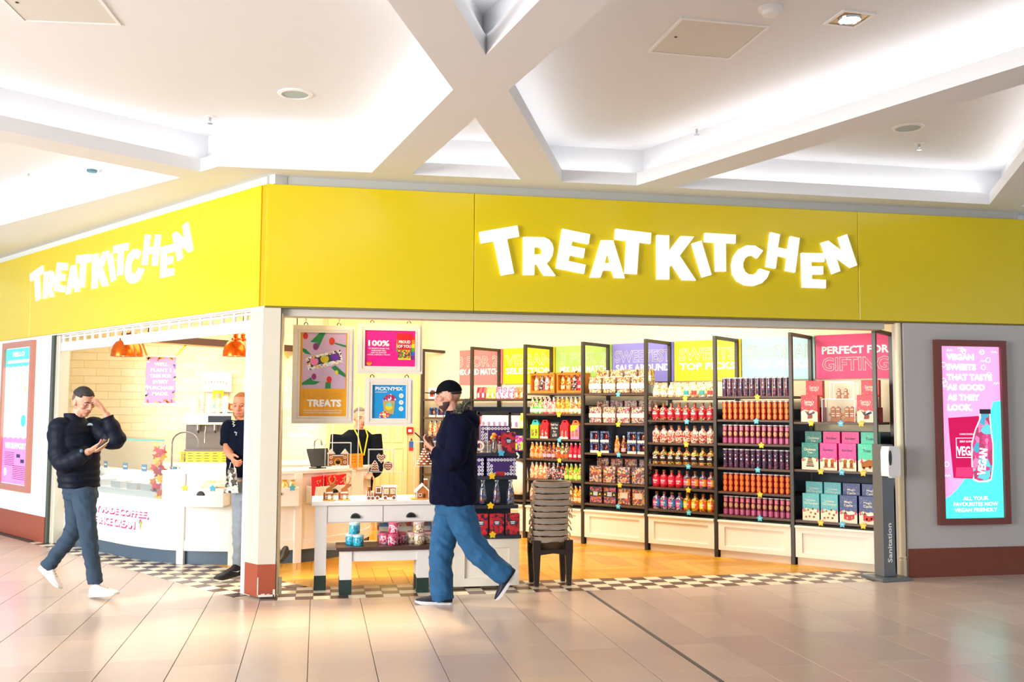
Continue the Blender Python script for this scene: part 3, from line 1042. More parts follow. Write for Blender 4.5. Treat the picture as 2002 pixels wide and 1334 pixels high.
# house shaped gift cartons with a handle and two windows
def house_kit(key, wall, roof, win, snow=None, half=None):
    W, H, D = 0.118, 0.165, 0.09
    m = mat('carton_' + key, wall, 0.45)
    bodyp = [('carton', MB().prism([[(-W / 2, 0), (W / 2, 0), (W / 2, H), (-W / 2, H)], [(-0.042, 0.03), (-0.042, 0.11), (-0.012, 0.11), (-0.012, 0.03)], [(0.012, 0.03), (0.012, 0.11), (0.042, 0.11), (0.042, 0.03)]], 0, 0.012, 'xz').box(-W / 2, W / 2, 0.012, D, 0, H).mesh('carton', m), []),
             ('roof', MB().prism([[(-W / 2, H), (W / 2, H), (W * 0.27, H + 0.06), (-W * 0.27, H + 0.06)], [(-0.02, H + 0.032), (-0.016, H + 0.048), (0.016, H + 0.048), (0.02, H + 0.032)]], 0.02, 0.07, 'xz').mesh('roof', mat('roof_' + key, roof, 0.45)), [])]
    for x in (-0.027, 0.027):
        bodyp.append(('bottle', MB().lathe([(0.012, 0.03), (0.012, 0.08), (0.006, 0.1), (0.006, 0.108)], 8, (x, 0.008, 0)).mesh('bottle', candy('win_' + key, win, 90)), []))
    if snow:
        bodyp.append(('snow_print', MB().prism([(-W / 2, 0), (W / 2, 0), (W / 2, 0.02), (0.03, 0.03), (0, 0.02), (-0.03, 0.032), (-W / 2, 0.022)], -0.002, 0, 'xz').mesh('snow_print', mat('snow_print', (252, 236, 220), 0.5)), []))
    if half:
        bodyp.append(('side_print', MB().prism([(-W / 2, 0.09), (-W / 2, H), (W / 2, H), (-0.005, 0.10)], -0.002, 0, 'xz').mesh('side_print', mat('half_' + key, half, 0.45)), []))
    KIT[key] = bodyp


house_kit('house_green', (176, 226, 40), (60, 190, 190), [(90, 30, 40), (230, 200, 120), (200, 60, 40)])
house_kit('house_red', (222, 24, 40), (230, 30, 44), [(250, 240, 230), (220, 40, 50)], True)
house_kit('house_grey', (226, 30, 46), (236, 34, 50), [(150, 140, 140), (170, 160, 160)], True)
house_kit('house_pink', (240, 140, 190), (236, 120, 60), [(170, 110, 60), (200, 140, 80)], None, (250, 214, 20))

# ---------------------------------------------------------------- stocking
def row(bay, si, kits, y, name, phrase, cat, group, z_extra=0.0, x_in=0.05, pitch=None, skip=(), note=None):
    bn, x0, zs = BAYS[bay][:3]
    n = len(kits)
    a, b = x0 + x_in, x0 + BAY - 0.035
    p = pitch or (b - a) / n
    shelf_word = {0: 'bottom', len(zs) - 1: 'top'}.get(si, ordinal(len(zs) - 1 - si))
    for i, (k, desc) in enumerate(kits):
        if k is None or i in skip:
            continue
        lab = f'{desc} {phrase}, {ordinal(i)} from left on {shelf_word} shelf of {bn} bay'
        if note:
            lab += note
        place(k, name, lab, cat, sw(a + p * (i + 0.5), y, zs[si] + z_extra), SROT, group)


T12 = lambda k, d: [(k, d)] * 12
for si, (k, d) in enumerate([('tube_pink', 'plum and pink'), ('tube_orange', 'orange fruit'), ('tube_navy', 'navy berry'), ('tube_pink', 'plum and pink'), ('tube_orange', 'orange fruit'), ('tube_navy', 'navy berry')]):
    row(5, si, T12(k, d), 0.075, 'sweet_tube', 'printed sweet tube', 'tube', 'sweet tubes in the tube bay', x_in=0.055)
B8 = lambda k, d: [(k, d)] * 8
row(4, 0, [('bottle_blue', 'magenta and blue label')] * 4 + [('bottle_lime', 'yellow and orange label')] * 4, 0.075, 'cork_bottle', 'corked bottle', 'bottle', 'corked bottles')
row(4, 1, [('bottle_redlabel', 'red label')] * 4 + [('bottle_sunset', 'pink and amber label')] * 4, 0.075, 'cork_bottle', 'corked bottle', 'bottle', 'corked bottles')
row(4, 2, B8('bottle_beans', 'mixed bean'), 0.075, 'cork_bottle', 'corked bottle', 'bottle', 'corked bottles')
row(4, 3, B8('bottle_cream', 'red and cream sweet'), 0.075, 'cork_bottle', 'corked bottle', 'bottle', 'corked bottles')
row(4, 4, B8('bottle_redmix', 'red sweet'), 0.075, 'cork_bottle', 'corked bottle', 'bottle', 'corked bottles')
row(4, 5, [('sack_cream', 'cream label')] * 4 + [('sack_teal', 'teal label'), ('sack_red', 'red label'), ('sack_teal', 'teal label'), ('sack_red', 'red label')], 0.09, 'popcorn_bag', 'bulging popcorn bag', 'bag', 'popcorn bags')
C4 = lambda k, d: [(k, d)] * 4
row(3, 0, C4('clear_black', 'black warning label')[:2] + C4('clear_white', 'pale label')[:2], 0.06, 'sweet_box', 'clear sweet box', 'box', 'clear sweet boxes')
row(3, 1, C4('clear_round', 'front row round sweet'), 0.05, 'sweet_box', 'clear box', 'box', 'clear sweet boxes')
row(3, 1, C4('clear_round', 'rear row round sweet'), 0.22, 'sweet_box', 'clear box', 'box', 'clear sweet boxes', 0.085)
row(3, 3, C4('clear_pink', 'front row pink sweet'), 0.05, 'sweet_box', 'clear box', 'box', 'clear sweet boxes')
row(3, 3, C4('clear_pink', 'rear row pink sweet'), 0.22, 'sweet_box', 'clear box', 'box', 'clear sweet boxes', 0.075)
row(3, 4, C4('clear_popcorn', 'front row popcorn'), 0.05, 'sweet_box', 'clear box', 'box', 'clear sweet boxes')
row(3, 4, C4('clear_popcorn', 'rear row popcorn'), 0.22, 'sweet_box', 'clear box', 'box', 'clear sweet boxes', 0.09)
for key, yy in (('1', 0.20), ('3', 0.20), ('4', 0.20)):
    z = BAYS[3][2][int(key)]
    r_ = thing('shelf_riser', f'clear riser step behind the front boxes on {["bottom", "fourth", "third", "second", "top"][int(key)]} shelf of clear box bay', 'riser', sw(0, 0), SROT)
    x0 = BAYS[3][1]
    hh = {'1': 0.085, '3': 0.075, '4': 0.09}[key]
    box(x0 + 0.05, x0 + BAY - 0.04, 0.205, 0.34, z, z + hh).build('step', mat('riser_acrylic', (150, 160, 176), 0.2), r_)
# navy window boxes, two stacks and two little bottles between them
x0, z3 = BAYS[3][1], BAYS[3][2][2]
for i, (dx, lev, w_) in enumerate([(0.13, 0, 'lower'), (0.27, 0, 'lower'), (0.13, 1, 'upper'), (0.27, 1, 'upper'), (0.63, 0, 'lower'), (0.76, 0, 'lower'), (0.63, 1, 'upper'), (0.76, 1, 'upper')]):
    place('navy_box', 'window_box', f'navy window gift box, {w_} layer, {ordinal([0, 1, 0, 1, 2, 3, 2, 3][i])} from left on third shelf of clear box bay', 'box', sw(x0 + dx, 0.06, z3 + lev * 0.126), SROT, 'navy window boxes')
for i, dx in enumerate((0.42, 0.51)):
    place('milk_amber' if i == 0 else 'milk_cola', 'sweet_bottle', f'small {("amber", "dark")[i]} sweet bottle standing between the navy window box stacks', 'bottle', sw(x0 + dx, 0.10, z3), SROT)
# bottles of the hamper bay
MB11 = lambda ks: [(k, d) for k, d, n in ks for _ in range(n)]
row(2, 4, MB11([('milk_green', 'green jelly', 3), ('milk_strawberry', 'strawberry', 3), ('milk_orange', 'orange', 3), ('milk_mixed', 'mixed sweet', 3)]), 0.07, 'sweet_bottle', 'milk bottle', 'bottle', 'sweet bottles')
row(2, 2, MB11([('milk_amber', 'amber sweet', 3), ('milk_cola', 'cola sweet', 3), ('milk_stripe', 'striped sweet', 3), ('milk_red', 'plain red', 3)]), 0.07, 'sweet_bottle', 'milk bottle', 'bottle', 'sweet bottles')
row(2, 1, MB11([('milk_peach', 'peach sweet', 4), ('milk_liquorice', 'liquorice', 4), ('milk_apple', 'apple green', 4)]), 0.07, 'sweet_bottle', 'milk bottle', 'bottle', 'sweet bottles')
row(2, 0, MB11([('milk_peach', 'peach sweet', 5), ('milk_amber', 'amber sweet', 4), ('milk_orange', 'orange', 3)]), 0.07, 'sweet_bottle', 'milk bottle', 'bottle', 'sweet bottles')
x0, zh = BAYS[2][1], BAYS[2][2][3]
for dx, k, d in ((0.11, 'house_green', 'lime green house shaped gift carton with turquoise roof'), (0.255, 'house_red', 'red house shaped gift carton left of the chalk board'), (0.545, 'house_grey', 'red house shaped gift carton right of the chalk board'), (0.70, 'house_pink', 'pink and yellow house shaped gift carton')):
    place(k, 'gift_carton', d, 'gift box', sw(x0 + dx, 0.06, zh), SROT, 'house shaped gift cartons')
cb = thing('chalk_sign', 'small black chalk sign between two red gift cartons on hamper bay', 'sign', sw(x0 + 0.405, 0.07, zh), SROT)
box(-0.062, 0.062, 0, 0.008, 0, 0.20).build('board', mat('chalk_black', (30, 36, 44), 0.7), cb)
for i, (s_, w_) in enumerate((('Build Your', 0.10), ('Own Box', 0.09), ('For', 0.04), ('£10', 0.06))):
    print_text(cb, s_, 0, 0.17 - i * 0.042, 0, w_, 0.026 if i < 3 else 0.036, HEADW, bold=0.0)
# wicker hampers
WICK = mat('wicker', (206, 128, 22), 0.6, noise=0.35, nscale=50, bump=0.4, bscale=90)
for i, (dx, w) in enumerate(((0.225, 0.36), (0.62, 0.36))):
    hp = thing('gift_hamper', f'open wicker hamper packed with sweet bottles, {("nearer the far corner", "nearer the clear boxes")[i]} on top shelf', 'hamper', sw(x0 + dx, 0.06, BAYS[2][2][5]), SROT, 'wicker hampers')
    h = 0.24
    MB().prism([[(-w / 2, 0), (w / 2, 0), (w / 2, h), (-w / 2, h)], [(-w / 2 + 0.018, 0.03), (-w / 2 + 0.018, h - 0.02), (w / 2 - 0.018, h - 0.02), (w / 2 - 0.018, 0.03)]], 0, 0.02, 'xz').build('front_frame', WICK, hp)
    MB().box(-w / 2, w / 2, 0.18, 0.2, 0, h).build('back_wall', WICK, hp)
    for sx in (-1, 1):
        MB().box(sx * w / 2 - (0.016 if sx > 0 else 0), sx * w / 2 + (0 if sx > 0 else 0.016), 0.02, 0.18, 0, h).build('side_wall', WICK, hp)
        MB().tube([(sx * w * 0.28, -0.004, h), (sx * w * 0.28, -0.006, h + 0.014), (sx * w * 0.28, 0.014, h + 0.016)], 0.01, 6).build('strap', mat('dark_strap', (60, 34, 22), 0.5), hp)
    box(-w / 2 + 0.016, w / 2 - 0.016, 0.02, 0.18, 0, 0.03).build('base_board', WICK, hp)
    MB().tube([(-w / 2, 0.005, h), (w / 2, 0.005, h)], 0.011, 8).build('rim', WICK, hp)
    box(-w / 2 + 0.02, w / 2 - 0.02, 0.11, 0.17, 0.03, h - 0.03).build('straw_fill', candy('hamper_fill', [(250, 200, 50), (240, 150, 30), (255, 226, 120), (200, 90, 20)], 40), hp)
    for j, k in enumerate(('milk_peach', 'milk_liquorice', 'milk_strawberry', 'milk_orange') if i == 0 else ('milk_orange', 'milk_amber', 'milk_liquorice', 'milk_red')):
        place(k, 'sweet_bottle', f'sweet bottle, {ordinal(j)} from left inside the hamper {("nearer the far corner", "nearer the clear boxes")[i]}', 'bottle', sw(x0 + dx - w / 2 + 0.06 + j * (w - 0.12) / 3, 0.06 + 0.062, BAYS[2][2][5] + 0.031), SROT, 'bottles in the hampers')

# ---------------------------------------------------------------- gift box bay
GING = mat('gingerbread', (184, 108, 44), 0.7, noise=0.2, nscale=30)
GINGD = mat('gingerbread_dark', (142, 78, 38), 0.7, noise=0.2, nscale=30)
ICING = mat('white_icing', (255, 252, 244), 0.6)
GBW, GBH, GBD = 0.172, 0.272, 0.07


def poly(pts, m, name, y=-0.0015):
    return (name, MB().prism(pts, y, -0.0003, 'xz').mesh(name, m))


def disc(cx, cz, r, n=12):
    return [(cx + r * math.cos(2 * math.pi * i / n), cz + r * math.sin(2 * math.pi * i / n)) for i in range(n)]


def gift_kit(key, top, side, lines, tcol, art, dots=(255, 255, 255)):
    body = box(-GBW / 2, GBW / 2, 0, GBD, 0, GBH, 0.0015).mesh('carton', mat('carton_' + key, top, 0.4))
    ex = [poly([(-GBW / 2, 0), (GBW / 2, 0), (GBW / 2, 0.10), (0.03, 0.122), (0, 0.112), (-0.05, 0.125), (-GBW / 2, 0.105)], mat('snow_scene', (250, 232, 200), 0.5), 'snow_print')]
    for i, (s, w, h) in enumerate(lines):
        t = text_mb(s, w, h, 0.01)
        t.xf(Matrix.Translation((0, -0.001, 0.205 - i * 0.03)))
        ex.append(('lettering', t.mesh('lettering', tcol)))
    rnd = random.Random(key)
    dm = MB()
    for _ in range(34):
        x, z = rnd.uniform(-GBW / 2 + 0.006, GBW / 2 - 0.006), rnd.uniform(0.13, GBH - 0.006)
        dm.prism(disc(x, z, rnd.uniform(0.0012, 0.0028), 5), -0.001, -0.0002, 'xz')
    ex.append(('snow_dots', dm.mesh('snow_dots', mat('dots_' + key, dots, 0.5))))
    ex += [poly(p, m, n, -0.0022) for p, m, n in art]
    KIT[key] = [('carton', body, ex)]


PINKT = mat('pink_tree_print', (226, 50, 90), 0.5)
GREENT = mat('green_tree_print', (60, 140, 100), 0.5)
REDP = mat('red_print', (206, 40, 34), 0.5)
tree = lambda x, z, w, h, m: ([(x - w / 2, z), (x + w / 2, z), (x, z + h)], m, 'tree_print')
side_trees = [tree(-0.072, 0.085, 0.02, 0.05, PINKT), tree(0.07, 0.085, 0.02, 0.055, PINKT), tree(-0.055, 0.09, 0.014, 0.035, GREENT)]
art_tree = side_trees + [([(-0.045 + 0.005 * k, 0.03 + 0.02 * k), (0.045 - 0.005 * k, 0.03 + 0.02 * k), (0.035 - 0.006 * k, 0.044 + 0.02 * k), (-0.035 + 0.006 * k, 0.044 + 0.02 * k)], GINGD if k % 2 else mat('cocoa_print', (70, 52, 50), 0.6), 'biscuit_print') for k in range(5)]
deer = lambda x: [([(x - 0.018, 0.03), (x + 0.018, 0.03), (x + 0.016, 0.075), (x + 0.024, 0.105), (x, 0.115), (x - 0.02, 0.1), (x - 0.014, 0.075)], GING, 'biscuit_print'), ([(x - 0.012, 0.04), (x + 0.008, 0.04), (x + 0.004, 0.075), (x - 0.01, 0.075)], GINGD, 'biscuit_print'), ([(x - 0.028, 0.025), (x + 0.026, 0.025), (x + 0.03, 0.033), (x - 0.03, 0.033)], GING, 'biscuit_print')]
art_deer = side_trees + deer(-0.025) + deer(0.038)
art_train = [tree(-0.05, 0.085, 0.03, 0.05, PINKT)] + [([(-0.05, 0.035), (0.06, 0.05), (0.065, 0.11), (0.02, 0.12), (-0.055, 0.085)], GING, 'biscuit_print'), (disc(-0.03, 0.035, 0.014), GINGD, 'biscuit_print'), (disc(0.03, 0.042, 0.014), GINGD, 'biscuit_print')]
art_decor = side_trees + [(disc(x, z, 0.011, 10), GINGD if (x > 0) else GING, 'biscuit_print') for x, z in ((-0.05, 0.035), (-0.015, 0.04), (0.03, 0.038), (0.0, 0.08), (0.045, 0.07), (-0.03, 0.105), (0.02, 0.118))]
art_castle = side_trees + [([(-0.045, 0.035), (0.01, 0.025), (0.058, 0.045), (0.058, 0.09), (0.01, 0.08), (-0.045, 0.09)], REDP, 'castle_print'), ([(-0.05, 0.088), (-0.03, 0.118), (-0.01, 0.088)], mat('maroon_print', (120, 24, 30), 0.5), 'castle_print'), ([(0.0, 0.082), (0.025, 0.12), (0.05, 0.088)], ICING, 'castle_print'), ([(-0.02, 0.04), (-0.005, 0.04), (-0.005, 0.06), (-0.02, 0.06)], ICING, 'castle_print'), ([(0.025, 0.045), (0.04, 0.05), (0.04, 0.068), (0.025, 0.064)], ICING, 'castle_print')]
art_sleigh = [([(-0.05, 0.12), (0.0, 0.085), (0.05, 0.11), (0.06, 0.09), (0.02, 0.07), (-0.02, 0.07)], mat('navy_print', (60, 60, 90), 0.5), 'sleigh_print'), ([(-0.02, 0.03), (0.03, 0.035), (0.035, 0.07), (-0.015, 0.075)], mat('brown_red_print', (150, 50, 40), 0.5), 'sleigh_print'), (disc(0.02, 0.10, 0.018), ICING, 'sleigh_print'), (disc(-0.01, 0.1, 0.012), GING, 'sleigh_print')]
CREAMT = mat('cream_script', (250, 240, 220), 0.5)
NAVYT = mat('navy_script', (40, 40, 90), 0.5)
gift_kit('gift_tree', (0, 128, 110), None, [('Christmas', 0.12, 0.026), ('Tree', 0.05, 0.022)], CREAMT, art_tree)
gift_kit('gift_deer', (240, 40, 140), None, [('Reindeer', 0.105, 0.026)], NAVYT, art_deer, (255, 190, 220))
gift_kit('gift_train', (50, 206, 160), None, [('Train', 0.075, 0.028)], NAVYT, art_train)
gift_kit('gift_decor', (90, 182, 186), None, [('Christmas', 0.10, 0.022), ('Tree Decorations', 0.14, 0.022)], CREAMT, art_decor)
gift_kit('gift_castle', (34, 56, 116), None, [('Magic', 0.08, 0.028), ('Castle', 0.085, 0.026)], CREAMT, art_castle)
gift_kit('gift_santa', (222, 10, 32), None, [("Santa's", 0.10, 0.03), ('Sleigh', 0.085, 0.03)], CREAMT, art_sleigh)
GX = [1.02, 1.208, 1.398, 1.588]
gnames = {'gift_tree': 'green Christmas tree', 'gift_deer': 'pink reindeer', 'gift_train': 'teal train', 'gift_decor': 'pale teal decorations', 'gift_castle': 'navy castle', 'gift_santa': 'red sleigh'}
for si, ks, sn in ((0, ['gift_decor', 'gift_decor', 'gift_castle', 'gift_castle'], 'bottom'), (1, ['gift_tree', 'gift_deer', 'gift_deer', 'gift_train'], 'middle')):
    z = BAYS[6][2][si]
    for rowi, (yy, dz, rn) in enumerate(((0.05, 0, 'front'), (0.14, 0.115, 'raised rear'))):
        for i, k in enumerate(ks):
            place(k, 'gingerbread_kit', f'{gnames[k]} carton, {rn} row, {ordinal(i)} from left on {sn} shelf of gift bay', 'gift box', sw(GX[i] + (0.004 if rowi else 0), yy, z + dz), SROT, 'gingerbread gift cartons')
    r_ = thing('shelf_riser', f'navy riser step behind the front cartons on {sn} shelf of gift bay', 'riser', sw(0, 0), SROT)
    box(0.90, 1.66, 0.135, 0.30, z, z + 0.115).build('step', NAVY, r_)
z = BAYS[6][2][2]
for i, (x, yy, dz, w_) in enumerate(((1.02, 0.05, 0, 'front carton nearer the tubes'), (1.035, 0.16, 0.15, 'rear carton nearer the tubes'), (1.588, 0.05, 0, 'front carton nearer the wall end'), (1.60, 0.16, 0.15, 'rear carton nearer the wall end'))):
    place('gift_santa', 'gingerbread_kit', f'red sleigh gift carton on top shelf of gift bay, {w_}', 'gift box', sw(x, yy, z + dz), SROT, 'gingerbread gift cartons')
for i, x in enumerate((1.03, 1.595)):
    box(x - 0.085, x + 0.085, 0.155, 0.30, z, z + 0.149).build('step', mat('red_riser', (190, 14, 30), 0.5), thing('shelf_riser', ('red carton riser nearer the tubes', 'red carton riser nearer the wall end')[i] + ' on top gift shelf', 'riser', sw(0, 0), SROT))
ACR = glass('acrylic', amount=0.003, rough=0.12)
ACR_E = mat('acrylic_edge', (236, 244, 246), 0.15, spec=0.8)


def acrylic_box(name, label, loc, rz, w, d, h, group=None, cat='display case'):
    """clear case: five thin sheets with bright polished edges"""
    t = thing(name, label, cat, loc, rz, group)
    e = 0.003
    for nm, a in (('front_sheet', (-w / 2, w / 2, 0, e, 0, h)), ('back_sheet', (-w / 2, w / 2, d - e, d, 0, h)), ('side_sheet', (-w / 2, -w / 2 + e, 0, d, 0, h)), ('side_sheet', (w / 2 - e, w / 2, 0, d, 0, h)), ('top_sheet', (-w / 2, w / 2, 0, d, h - e, h))):
        box(*a).build(nm, ACR, t)
    q = 0.0022
    for x in (-w / 2, w / 2):
        for y in (0, d):
            box(x - q, x + q, y - q, y + q, 0, h).build('edge', ACR_E, t)
    for y in (0, d):
        box(-w / 2, w / 2, y - q, y + q, h - 2 * q, h).build('edge', ACR_E, t)
    for x in (-w / 2, w / 2):
        box(x - q, x + q, 0, d, h - 2 * q, h).build('edge', ACR_E, t)
    return t


acrylic_box('display_case', 'lower clear case with gingerbread figures on top shelf of gift bay', sw(1.30, 0.10, z), SROT, 0.33, 0.16, 0.235)
acrylic_box('display_case', 'upper clear case with a gingerbread sleigh on top shelf of gift bay', sw(1.33, 0.12, z + 0.236), SROT, 0.24, 0.13, 0.17)


def ginger_figure(loc, rz, label, h=0.13, name='gingerbread_figure'):
    t = thing(name, label, 'gingerbread', loc, rz)
    MB().prism([(-0.2 * h, 0), (0.2 * h, 0), (0.14 * h, 0.3 * h), (0.3 * h, 0.45 * h), (0.14 * h, 0.62 * h), (0.17 * h, 0.85 * h), (0, h), (-0.17 * h, 0.85 * h), (-0.14 * h, 0.62 * h), (-0.3 * h, 0.45 * h), (-0.14 * h, 0.3 * h)], -0.012, 0.012, 'xz').build('body', GING, t)
    for zz in (0.35, 0.5, 0.78):
        box(-0.1 * h, 0.1 * h, -0.0135, -0.012, zz * h, zz * h + 0.008).build('icing', ICING, t)
    box(-0.25 * h, 0.25 * h, -0.02, 0.02, -0.004, 0.002).build('biscuit_base', GING, t)


for i, dx in enumerate((1.22, 1.27, 1.36, 1.41)):
    ginger_figure(sw(dx, 0.19, z + 0.005), SROT, f'gingerbread figure, {ordinal(i)} from left in the lower clear case of gift bay', 0.155)
for i, dx in enumerate((1.28, 1.35)):
    ginger_figure(sw(dx, 0.19, z + 0.241), SROT, f'gingerbread figure, {ordinal(i)} from left in the upper clear case of gift bay', 0.10)

# ---------------------------------------------------------------- star tags on the shelf edges
STAR_Y = mat('yellow_star_card', (250, 200, 10), 0.5)
STAR_B = mat('blue_star_card', (80, 196, 226), 0.5)


def star_mesh(m, r=0.036):
    pts = []
    for i in range(10):
        a = math.pi / 2 + i * math.pi / 5
        q = r if i % 2 == 0 else r * 0.62
        pts.append((q * math.cos(a), q * math.sin(a)))
    return MB().prism(pts, -0.003, 0.0, 'xz').mesh('star', m)


SM = {'y': star_mesh(STAR_Y), 'b': star_mesh(STAR_B)}
TAGS = {
    'gift box': [(1585, 817, 'y'), (1643, 817, 'b'), (1683, 817, 'y'), (1604, 914, 'y'), (1645, 915, 'b'), (1687, 917, 'y'), (1604, 1011, 'y'), (1646, 1013, 'b'), (1687, 1016, 'y')],
    'tube': [(1480, 771, 'y'), (1478, 818, 'b'), (1488, 864, 'y'), (1481, 910, 'b'), (1485, 957, 'y'), (1485, 1005, 'b')],
    'cork bottle': [(1339, 776, 'y'), (1342, 819, 'b'), (1341, 863, 'y'), (1345, 908, 'b'), (1345, 952, 'y'), (1346, 998, 'b')],
    'clear box': [(1208, 769, 'b'), (1208, 827, 'y'), (1171, 885, 'y'), (1209, 885, 'b'), (1211, 944, 'y'), (1208, 986, 'b')],
    'hamper': [(1092, 810, 'y'), (1093, 858, 'b'), (1093, 898, 'y'), (1095, 939, 'b')],
}
for bay, L in TAGS.items():
    zs = next(b[2] for b in BAYS if b[0] == bay)
    cnt = {}
    for x, y, c in L:
        p = on_plane(x, y, sw(0, 0), SN)
        si = min(range(len(zs)), key=lambda k: abs(zs[k] - 0.012 - p.z))
        shelf_word = {0: 'bottom', len(zs) - 1: 'top'}.get(si, ordinal(len(zs) - 1 - si))
        cnt[si] = cnt.get(si, 0) + 1
        where = f', {ordinal(cnt[si] - 1)} from left' if bay == 'gift box' or (bay == 'clear box' and abs(y - 885) < 1) else ''
        u = (Vector((p.x, p.y, 0)) - SC).dot(-SD)
        q = sw(u, 0.008, zs[si] - 0.012)
        t = thing('star_tag', f'{"yellow" if c == "y" else "blue"} star card on {shelf_word} shelf edge of {bay} bay{where}', 'price tag', q, SROT, 'star tags on shelf edges')
        o = bpy.data.objects.new('star', SM[c])
        COL.objects.link(o)
        o.parent = t
        box(-0.012, 0.012, -0.004, -0.003, -0.003, 0.004).build('print', mat('star_print', (250, 246, 220), 0.5), t)

# ---------------------------------------------------------------- pouch bay and far corner bay
def pouch_kit(key, col, band, W=0.085, H=0.15):
    b = MB()
    prof = [(0, 0.02), (0.02, 0.024), (0.5, 0.02), (0.85, 0.008), (1.0, 0.002)]
    vs, fs = [], []
    for f_, d in prof:
        w = W / 2 * (0.92 if f_ in (0, 1.0) else 1)
        vs += [(-w, -d, f_ * H), (0, -d * 1.5, f_ * H), (w, -d, f_ * H), (w, d, f_ * H), (-w, d, f_ * H)]
    for k in range(len(prof) - 1):
        for j in range(5):
            a, c = k * 5 + j, k * 5 + (j + 1) % 5
            fs.append((a, c, c + 5, a + 5))
    fs += [(4, 3, 2, 1, 0), tuple(range(len(vs) - 5, len(vs)))]
    b.add(vs, fs)
    KIT[key] = [('bag', b.mesh('bag', candy('pouch_' + key, col, 50, 0.25, 0.5), 50), [('print', box(-W * 0.2, W * 0.2, -0.038, -0.0365, H * 0.1, H * 0.5).mesh('print', mat('pouch_print_' + key, band, 0.4)))])]


pouch_kit('pouch_red', [(206, 20, 50), (190, 14, 44), (230, 40, 60)], (250, 220, 220))
pouch_kit('pouch_gold', [(250, 190, 60), (240, 150, 50), (250, 220, 120)], (250, 236, 200))
pouch_kit('pouch_berry', [(226, 60, 110), (250, 220, 230), (190, 60, 150), (240, 120, 150)], (250, 240, 245))
pouch_kit('pouch_orange', [(240, 100, 30), (250, 160, 50), (220, 60, 20)], (250, 226, 190))
pouch_kit('pouch_white', [(240, 238, 244), (220, 226, 240), (250, 200, 220), (190, 230, 230), (250, 240, 200)], (150, 120, 170), 0.09, 0.16)
pouch_kit('pouch_purple', [(160, 30, 170), (130, 20, 150), (190, 60, 190), (190, 226, 40)], (150, 220, 60), 0.09, 0.19)
pouch_kit('pouch_lime', [(200, 230, 30), (180, 214, 20), (240, 240, 90)], (250, 250, 210), 0.09, 0.19)
row(1, 2, [('pouch_red', 'red')] * 2 + [('pouch_gold', 'golden')] * 2 + [('pouch_berry', 'berry')] * 4 + [('pouch_orange', 'orange')] * 2, 0.08, 'sweet_pouch', 'stand-up sweet pouch', 'pouch', 'sweet pouches')
x0 = BAYS[1][1]
for (zz, ks, tier) in ((1.33, ['pouch_red'] + ['pouch_white'] * 7 + ['pouch_lime'], 'upper'), (1.05, ['pouch_purple', 'pouch_lime', 'pouch_purple', 'pouch_purple', 'pouch_lime', 'pouch_purple', 'pouch_lime', 'pouch_purple', 'pouch_purple'], 'lower')):
    rl = thing('peg_rail', f'dark {tier} peg rail carrying hanging pouches in pouch bay', 'rail', sw(0, 0), SROT)
    box(x0 + 0.022, x0 + BAY - 0.022, 0.11, 0.125, zz + 0.16, zz + 0.185).build('bar', STEEL, rl)
    for i, k in enumerate(ks):
        xx = x0 + 0.08 + i * 0.087
        box(xx - 0.004, xx + 0.004, 0.072, 0.11, zz + 0.165, zz + 0.172).build('peg', STEEL, rl)
        place(k, 'hanging_pouch', f'{k.split("_")[1]} hanging sweet pouch, {ordinal(i)} from left on {tier} rail of pouch bay', 'pouch', sw(xx, 0.085, zz), SROT, 'hanging pouches')
# carrier bag hanging at the pouch bay
cbg = thing('carrier_bag', 'white plastic carrier bag with yellow print hanging in the pouch bay', 'bag', sw(x0 + 0.70, 0.06, 0.52), SROT)
m = MB()
rings = [(0.0, 0.13, 0.05), (0.04, 0.17, 0.075), (0.2, 0.165, 0.08), (0.33, 0.15, 0.06), (0.40, 0.09, 0.035), (0.43, 0.03, 0.02)]
vs, fs = [], []
rnd = random.Random(3)
for (h, a, b) in rings:
    for k in range(14):
        an = 2 * math.pi * k / 14
        j = 1 + rnd.uniform(-0.06, 0.06)
        vs.append((a * j * math.cos(an), b * j * math.sin(an), h))
for i in range(len(rings) - 1):
    for k in range(14):
        fs.append((i * 14 + k, i * 14 + (k + 1) % 14, (i + 1) * 14 + (k + 1) % 14, (i + 1) * 14 + k))
fs += [tuple(range(14))[::-1], tuple(range(70, 84))]
m.add(vs, fs).build('bag_body', mat('white_polythene', (236, 228, 218), 0.3, noise=0.1, nscale=20), cbg, 60)
MB().tube([(0, 0, 0.42), (0.02, 0.01, 0.47), (-0.02, 0.015, 0.50), (-0.05, 0.0, 0.49)], [0.018, 0.012, 0.02, 0.006], 7).build('knot', mat('blue_white_twist', (170, 205, 225), 0.4), cbg, 60)
box(-0.10, -0.03, -0.083, -0.078, 0.26, 0.30).build('print', mat('yellow_print', (240, 190, 20), 0.5), cbg)
box(-0.11, -0.08, -0.086, -0.082, 0.08, 0.10).build('print', mat('yellow_print', (240, 190, 20), 0.5), cbg)
